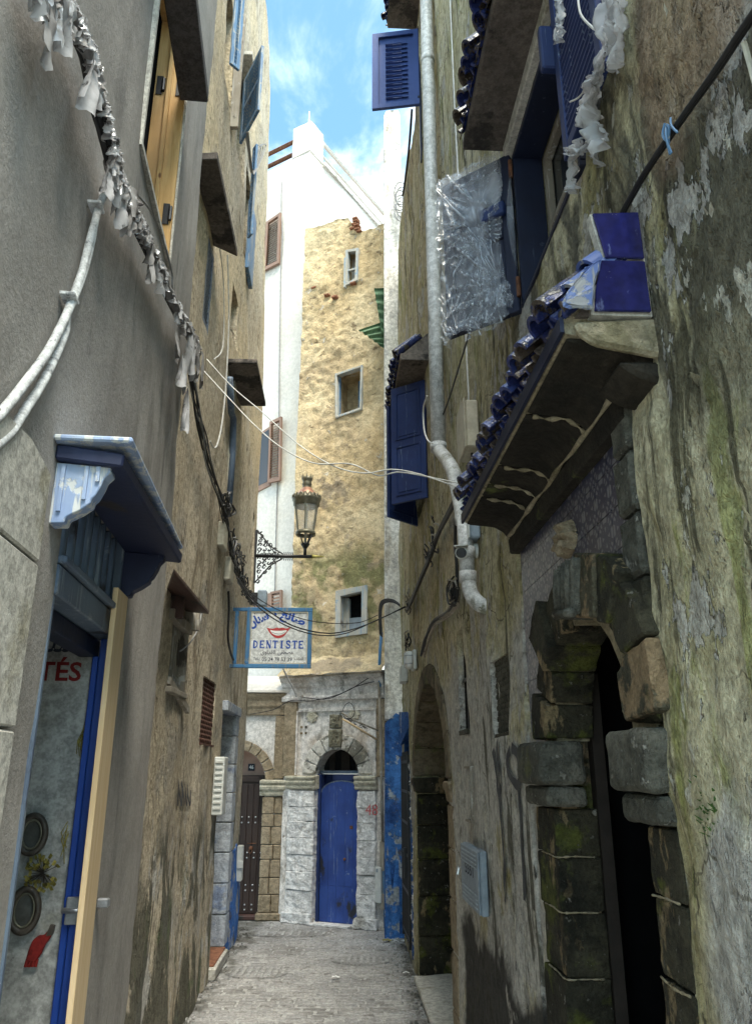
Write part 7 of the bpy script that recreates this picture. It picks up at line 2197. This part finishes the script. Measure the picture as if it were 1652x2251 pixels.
# ---- black cables from the sign to the mossy house
for k, (px_, lab) in enumerate([
    ([(520, 1268), (545, 1312), (590, 1352), (640, 1380), (700, 1396), (760, 1392), (830, 1362), (890, 1335)], 'lowest black cable sagging in front of the dentist sign'),
    ([(522, 1270), (550, 1312), (600, 1350), (650, 1378), (720, 1392), (780, 1382), (840, 1358), (890, 1333)], 'thick black cable sagging just over the dentist sign lips'),
    ([(524, 1272), (560, 1310), (610, 1340), (670, 1362), (730, 1370), (790, 1368), (830, 1352)], 'upper black cable crossing the top corner of the dentist sign')]):
    wire(across(px_, 7.2, 7.9), [.006, .007, .0045][k], MAT['cable_black'], 'overhead_cable', lab)
lb = thing('cable_hook', ST.P(1.2, 3.7, .05), 'black cable bent in a hook on the narrow white wall', 'cable')
for k in range(3):
    MB().tube(bez([ST.P(*ST.at(u + 2 * k, v + 3 * k, .06), .06 + .01 * k) for u, v in ((835, 1395), (833, 1350), (838, 1322), (860, 1318), (878, 1330), (884, 1345))], 6), .012, 6).build('cable', MAT['cable_black'], lb, smooth=True)

# ---- drainpipe on the mossy house
dpp = thing('drainpipe', RW.P(5.2, 2.9, .08), 'white plastic drainpipe running down the mossy house with an offset bend', 'drainpipe')
D_ = .085
up_ = [RW.P(5.28, z, D_) for z in (12.0, 9, 7, 5.5, 4.12)]
MB().tube(up_, .056, 14).build('pipe', MAT['pipe_white'], dpp, smooth=True)
pts = [RW.P(5.28, 4.10, D_)] + [RW.P(*RW.at(u, v, D_), D_) for u, v in ((993, 1030), (1008, 1090), (1018, 1140))]
MB().tube(bez(pts, 5), .047, 14).build('bend', MAT['pipe_white'], dpp, smooth=True)
pts = [RW.P(*RW.at(u, v, D_), D_) for u, v in ((1019, 1140), (1023, 1200), (1027, 1265))]
MB().tube(pts, .044, 14).build('pipe', MAT['pipe_white'], dpp, smooth=True)
e = RW.at(1028, 1268, D_)
MB().tube(bez([RW.P(e[0], e[1], D_), RW.P(e[0] - .02, e[1] - .10, D_ - .01), RW.P(e[0] - .06, e[1] - .17, D_ - .05), RW.P(e[0] - .10, e[1] - .20, D_ - .12)], 5), .043, 14).build('elbow', MAT['pipe_white'], dpp, smooth=True)
for p, ax_ in ((RW.P(5.28, 4.12, D_), V((0, 0, 1))), (RW.P(5.28, 7.9, D_), V((0, 0, 1))), (RW.P(*RW.at(1018, 1142, D_), D_), V((0, 0, 1))), (RW.P(e[0], e[1], D_), V((0, 0, 1))), (RW.P(*RW.at(1025, 1215, D_), D_), V((0, 0, 1)))):
    MB().tube([p - ax_ * .03, p + ax_ * .03], .061 if p.z > 4 else .050, 14).build('collar', MAT['pipe_white'], dpp, smooth=True)

# ---- boxes, camera and lamp on the mossy house
def rbox(name, u0, v0, u1, v1, d1, mat, label, cat, grow=0.0):
    a = RW.at(u0, v0); b = RW.at(u1, v1)
    t = thing(name, RW.P((a[0] + b[0]) / 2, min(a[1], b[1]), 0), label, cat)
    return t, min(a[0], b[0]), max(a[0], b[0]), min(a[1], b[1]), max(a[1], b[1])
t = thing('junction_box', RW.P(4.2, 3.6, 0), 'beige junction box on the mossy wall right of the drainpipe', 'junction box')
MB().box(RW, 4.10, 4.36, 3.62, 3.92, 0.01, .085).build('case', MAT['box_cream'], t, bevel=0.008)
MB().box(RW, 4.09, 4.37, 3.61, 3.93, .087, .098).build('lid', MAT['box_cream'], t, bevel=0.006)
MB().tube([RW.P(4.2, 3.62, .04), RW.P(4.19, 3.52, .05), RW.P(4.25, 3.46, .04)], .008, 5).build('cable_tail', MAT['cable_black'], t)
MB().tube([RW.P(4.28, 3.93, .03), RW.P(4.3, 5.2, .03), RW.P(4.34, 6.2, .03), RW.P(4.36, 9.0, .03)], .006, 5).build('cable', MAT['cable_white'], t)
t = thing('junction_box', RW.P(4.3, 3.1, 0), 'small grey junction box with cables above the security camera', 'junction box')
MB().box(RW, 4.20, 4.36, 3.10, 3.26, 0.01, .07).build('case', MAT['box_grey'], t, bevel=0.008)
MB().box(RW, 4.195, 4.365, 3.10, 3.26, .071, .08).build('lid', MAT['box_white'], t, bevel=0.006)
t = thing('security_camera', RW.P(4.3, 2.98, 0), 'small white security camera on the mossy wall under the tiled hood', 'camera')
MB().lathe(RW.P(4.30, 3.05, 0.015), [(.045, 0), (.045, .02), (.02, .03)], 12, W=RW).build('base', MAT['box_white'], t, smooth=True)
MB().tube([RW.P(4.30, 3.05, .03), RW.P(4.30, 3.04, .07)], .014, 8).build('arm', MAT['box_white'], t)
CA = RW.P(4.33, 3.03, .085); CD_ = (V((0, -1, -.16)) + V((-.25, 0, 0))).normalized()
MB().tube([CA, CA + CD_ * .13], .037, 14).build('body', MAT['box_white'], t, smooth=True)
MB().tube([CA + CD_ * .131, CA + CD_ * .136], .030, 14).build('lens', MAT['pane'], t)
MB().bar(CA + V((0, 0, .04)), CA + CD_ * .16 + V((0, 0, .042)), .075, .006).build('shade', MAT['box_white'], t)
t = thing('bulkhead_lamp', RW.P(7.9, 2.8, 0), 'small caged white bulkhead lamp above the far stone arch', 'lamp')
MB().box(RW, 7.80, 8.0, 2.80, 3.0, 0.01, .05).build('base', MAT['box_white'], t, bevel=0.015, segs=2)
MB().box(RW, 7.82, 7.98, 2.815, 2.985, .05, .12).build('globe', MAT['print_white'], t, bevel=0.03, segs=3, smooth=True)
for q in (2.86, 2.94):
    MB().tube([RW.P(7.81, q, .05), RW.P(7.83, q, .127), RW.P(7.97, q, .127), RW.P(7.99, q, .05)], .006, 5).build('cage_wire', MAT['steel'], t)
MB().tube([RW.P(7.9, 2.81, .05), RW.P(7.9, 2.83, .127), RW.P(7.9, 2.97, .127), RW.P(7.9, 2.99, .05)], .006, 5).build('cage_wire', MAT['steel'], t)
t = thing('junction_box', RW.P(8.9, 2.75, 0), 'small white junction box at the wall corner left of the bulkhead lamp', 'junction box')
MB().box(RW, 8.80, 9.05, 2.78, 2.97, 0.01, .09).build('case', MAT['box_white'], t, bevel=0.01)

# water meter box
t = thing('water_meter_box', RW.P(4.7, 1.12, 0), 'grey ribbed water meter box reading BRANCH EAU on the mossy wall', 'meter box')
M0, M1, N0, N1 = 4.41, 4.99, 1.13, 1.44
MB().box(RW, M0, M1, N0, N1, 0.012, .05).build('case', MAT['box_grey'], t, bevel=0.006)
MB().box(RW, M0 + .004, M1 - .004, N0 + .004, N1 - .004, .051, .062).build('door', MAT['box_grey'], t, bevel=0.006)
md = t.children[-1]
for i in range(4):
    for zb in (N1 - .03 - .02 * i, N0 + .03 + .02 * i):
        MB().box(RW, M0 + .05, M1 - .05, zb - .003, zb + .003, .062, .066).build('rib', MAT['print_pale'], md)
text_mesh("5551", RW, M1 - .16, 1.295, .0635, .055, MAT['print_dark'], 'lettering', md, width=.27, bold=.01, mirror=True)
text_mesh("BRANCH EAU", RW, M1 - .05, 1.235, .0635, .035, MAT['print_pale'], 'lettering', md, width=.46, mirror=True)
MB().tube([RW.P(M1 + .01, 1.30, .05), RW.P(M1 + .03, 1.30, .07), RW.P(M1 + .03, 1.26, .08)], .010, 6).build('latch', MAT['steel'], t)

# ---- cables on the mossy house
rc2 = thing('cable_run', RW.P(6, 3, .05), 'dusty tangled cable run sloping along the mossy house above the far arch', 'cables')
for k in range(6):
    o = .010 * k
    MB().tube(bez([RW.P(*RW.at(u + 1.5 * (k % 3), v + 2 * k, .06), .05 + .01 * (k % 3) + .006 * math.sin(k * 2 + i)) for i, (u, v) in enumerate(((1010, 1075), (985, 1120), (962, 1165), (945, 1215), (925, 1262), (905, 1310), (892, 1335)))], 6), .010 + .004 * (k % 2), 6).build('cable', MAT['cable_black'] if k % 3 else MAT['old_wood'], rc2, smooth=True)
for k in range(5):
    MB().tube(bez([RW.P(*RW.at(u + 2 * (k % 3), v + 3 * k, .05), .05 + .01 * (k % 2) + .008 * math.sin(k * 2.3 + i * 1.7)) for i, (u, v) in enumerate(((1003, 1290), (1000, 1320), (980, 1345), (955, 1362), (938, 1395), (928, 1432)))], 6), .011, 6).build('cable', MAT['cable_black'] if k % 2 else MAT['old_wood'], rc2, smooth=True)
MB().tube(bez([RW.P(*RW.at(u, v, .05), .05) for u, v in ((1006, 1085), (1000, 1180), (1003, 1240), (1005, 1300))], 6), .011, 6).build('cable', MAT['cable_black'], rc2)
for (u, v, n_) in ((1000, 1310, 14), (945, 1215, 8), (958, 1180, 6), (900, 1320, 6), (900, 1410, 5)):
    c = RW.at(u, v, .06)
    for k in range(n_):
        a0 = random.uniform(0, 6.28); r_ = random.uniform(.03, .10)
        cx_, cz_ = c[0] + random.uniform(-.12, .12), c[1] + random.uniform(-.08, .08)
        pts = [RW.P(cx_ + r_ * 1.4 * math.cos(a0 + i * .8), cz_ + r_ * math.sin(a0 + i * .8), .05 + .05 * random.random()) for i in range(random.randint(3, 7))]
        MB().tube(bez(pts, 4), random.uniform(.005, .009), 5).build('loose_cable', MAT['cable_black'] if random.random() < .7 else MAT['old_wood'], rc2)
tag(MB().tube(bez([RW.P(*RW.at(u, v, .05), .05) for u, v in ((1030, 735), (1010, 800), (985, 880), (960, 945), (950, 975))], 6), .006, 5).build('slack_cable', MAT['cable_black']), 'thin black cable slanting behind the drainpipe from the wrapped shutter', 'cable')
tag(MB().tube(bez([RW.P(*RW.at(u, v, .34), .34) for u, v in ((938, 870), (930, 900), (932, 945), (940, 968), (950, 975))], 6), .005, 5).build('slack_cable', MAT['cable_white']), 'short white cable curling beside the panelled blue shutter', 'cable')
co_ = thing('wire_coil', ST.P(1.36, 9.3, .1), 'coil of spare wire hanging high on the wall right of the white strip', 'wire')
for k in range(6):
    c = ST.at(880, 425 + 9 * k, .12)
    MB().tube([ST.P(c[0] + (.10 - .008 * (k % 3)) * math.cos(a) + .02 * math.sin(k * 2), c[1] + (.20 - .02 * (k % 2)) * math.sin(a), .12 + .012 * k + .02 * math.sin(a + k)) for a in [2 * PI * i / 20 for i in range(20)]], .009, 5, closed=True).build('loop', MAT['cable_grey'], co_)
MB().tube(bez([RW.P(*RW.at(u, v, .05), .05) for u, v in ((905, 240), (898, 330), (888, 410), (884, 430))], 6), .014, 6).build('cable', MAT['cable_black'], co_)
# thick pair climbing top right
hc = thing('heavy_cable', RW.P(1.5, 3.3, .03), 'pair of heavy black cables slanting up the wall above the glazed tile hood', 'cables')
for k in range(2):
    MB().tube(bez([RW.P(*RW.at(u, v + 8 * k, .03), .03 + .012 * k) for u, v in ((1366, 475), (1420, 380), (1500, 262), (1580, 150), (1652, 42), (1760, -110))], 6), .0068, 8).build('cable', MAT['cable_black'], hc, smooth=True)
for k in range(5):
    c = RW.at(1478 + random.uniform(-14, 14), 272 + random.uniform(-14, 14), .03)
    MB().tube(bez([RW.P(c[0], c[1], .05), RW.P(c[0] + random.uniform(-.02, .02), c[1] - .03, .055), RW.P(c[0] + random.uniform(-.02, .02), c[1] - random.uniform(.05, .09), .05)], 4), .003, 5).build('blue_tie', MAT['blue_light'], hc)
tag(MB().tube([RW.P(*RW.at(u, v, .03), .03) for u, v in ((1634, 95), (1660, 190), (1690, 300))], .006, 6).build('thin_pipe', MAT['box_cream']), 'thin cream pipe stub at the far upper corner of the mossy wall', 'pipe')
# cables across number 48
wire([E48.P(*E48.at(u, v, d), d) for u, v, d in ((550, 1570, .3), (600, 1560, .2), (640, 1540, .10), (690, 1540, .10), (760, 1520, .12), (825, 1480, .1))], .006, MAT['cable_black'], 'facade_cable', 'black cable drooping across the cornice of number 48', 8)
wire([E48.P(*E48.at(u, v, d), d) for u, v, d in ((660, 1532, .12), (720, 1536, .12), (780, 1510, .12), (822, 1498, .1))], .006, MAT['cable_black'], 'facade_cable', 'shorter black cable under the cornice of number 48', 8)
wire([at_y(u, v, 10.3) for u, v in ((620, 1465), (632, 1490), (645, 1515), (652, 1532))], .012, MAT['cable_grey'], 'stay_rod', 'grey stay slanting down to the cornice of number 48 below the sign', 4)

# ---- ground clutter
for k, (u, v, lab) in enumerate(((564, 2139, 'oval ribbed drain cover on the paving nearest the left wall'), (794, 2112, 'oval ribbed drain cover on the paving near the iron gate'), (640, 2054, 'wide grated drain cover in front of the blue door'))):
    r = ray(u, v); p = CAM + r * (-EYE / r.z)
    t = thing('drain_cover', (p.x, p.y, 0), lab, 'drain cover', 'drain covers in the alley floor')
    rx, ry = ((.30, .20), (.30, .18), (.45, .16))[k]
    ring = [V((p.x + rx * math.cos(2 * PI * i / 28), p.y + ry * math.sin(2 * PI * i / 28), .006)) for i in range(28)]
    MB().prism([q + V((0, 0, -.02)) for q in ring], [q for q in ring]).build('plate', MAT['paving'], t)
    n_ = 9
    for i in range(n_):
        x = -rx * .85 + 1.7 * rx * i / (n_ - 1)
        h_ = ry * .9 * math.sqrt(max(0, 1 - (x / rx) ** 2))
        if h_ > .02:
            for s_ in (-1, 0, 1):
                MB().hexa([V((p.x + x + a * .016, p.y + s_ * h_ * .66 + b * h_ * .28, z_)) for z_ in (.006, .016) for a, b in ((-1, -1), (1, -1), (1, 1), (-1, 1))]).build('rib', MAT['paving_joint'], t)
for k, (u, v, s_, c_, lab) in enumerate(((738, 2149, .035, 'print_white', 'small white wrapper lying on the paving in the middle of the alley'), (850, 2068, .05, 'flower_dry', 'crushed brown cup at the foot of the blue painted corner'), (770, 2040, .03, 'old_wood', 'dry leaf on the paving before the blue door'), (480, 2128, .03, 'terracotta', 'broken orange chip by the left wall step'), (892, 2140, .03, 'print_white', 'white paper scrap by the right wall'))):
    r = ray(u, v); p = CAM + r * (-(EYE - .012) / r.z)
    m = MB().grid(lambda a, b: p + V(((a - .5) * s_ * 2, (b - .5) * s_ * 1.3, .006 + .018 * abs(noise.noise(V((a * 3 + k, b * 3, k)))))), 4, 4)
    tag(m.build('litter', MAT[c_], recalc=False), lab, 'litter', 'litter on the alley floor')
m = MB()
for i in range(900):
    side = random.random()
    y = random.uniform(5.7, 10.6)
    x = (-1.60 + .05 * (6.9 - y) * 0 - .045 * (y - 6.9) + abs(random.gauss(0, .10)) + .02) if side < .5 else (.80 - .0513 * y - abs(random.gauss(0, .09)) - .02)
    r_ = random.uniform(.004, .016)
    c = V((x, y, .004))
    m.hexa([c + V((a * r_ * random.uniform(.6, 1), b * r_ * random.uniform(.6, 1), z_)) for z_ in (-.006, r_ * .8) for a, b in ((-1, -1), (1, -1), (1, 1), (-1, 1))])
gr_ = m.build('gravel', MAT['paving_joint'])
tag(gr_, 'small stones and grit swept against the foot of both alley walls', 'gravel', kind='stuff')
# weeds on the mossy wall
wd = thing('wall_weed', RW.P(1.7, 1.75, 0), 'little green weed growing from the cracked wall at the right edge', 'weed')
c = RW.at(1568, 1790)
m = MB()
for i in range(70):
    p = RW.P(c[0] + random.gauss(0, .022), c[1] + random.gauss(0, .03), .012)
    q = V((random.uniform(-1, 0), random.uniform(-1, .4), random.uniform(-.2, 1))).normalized() * random.uniform(.008, .02)
    w_ = q.cross(V((.3, .5, .8))).normalized() * .004
    m.add([p - w_, p + w_, p + q + w_ * .5, p + q * 1.2], [(0, 1, 2, 3)])
m.build('leaves', MAT['weed'], wd, recalc=False)
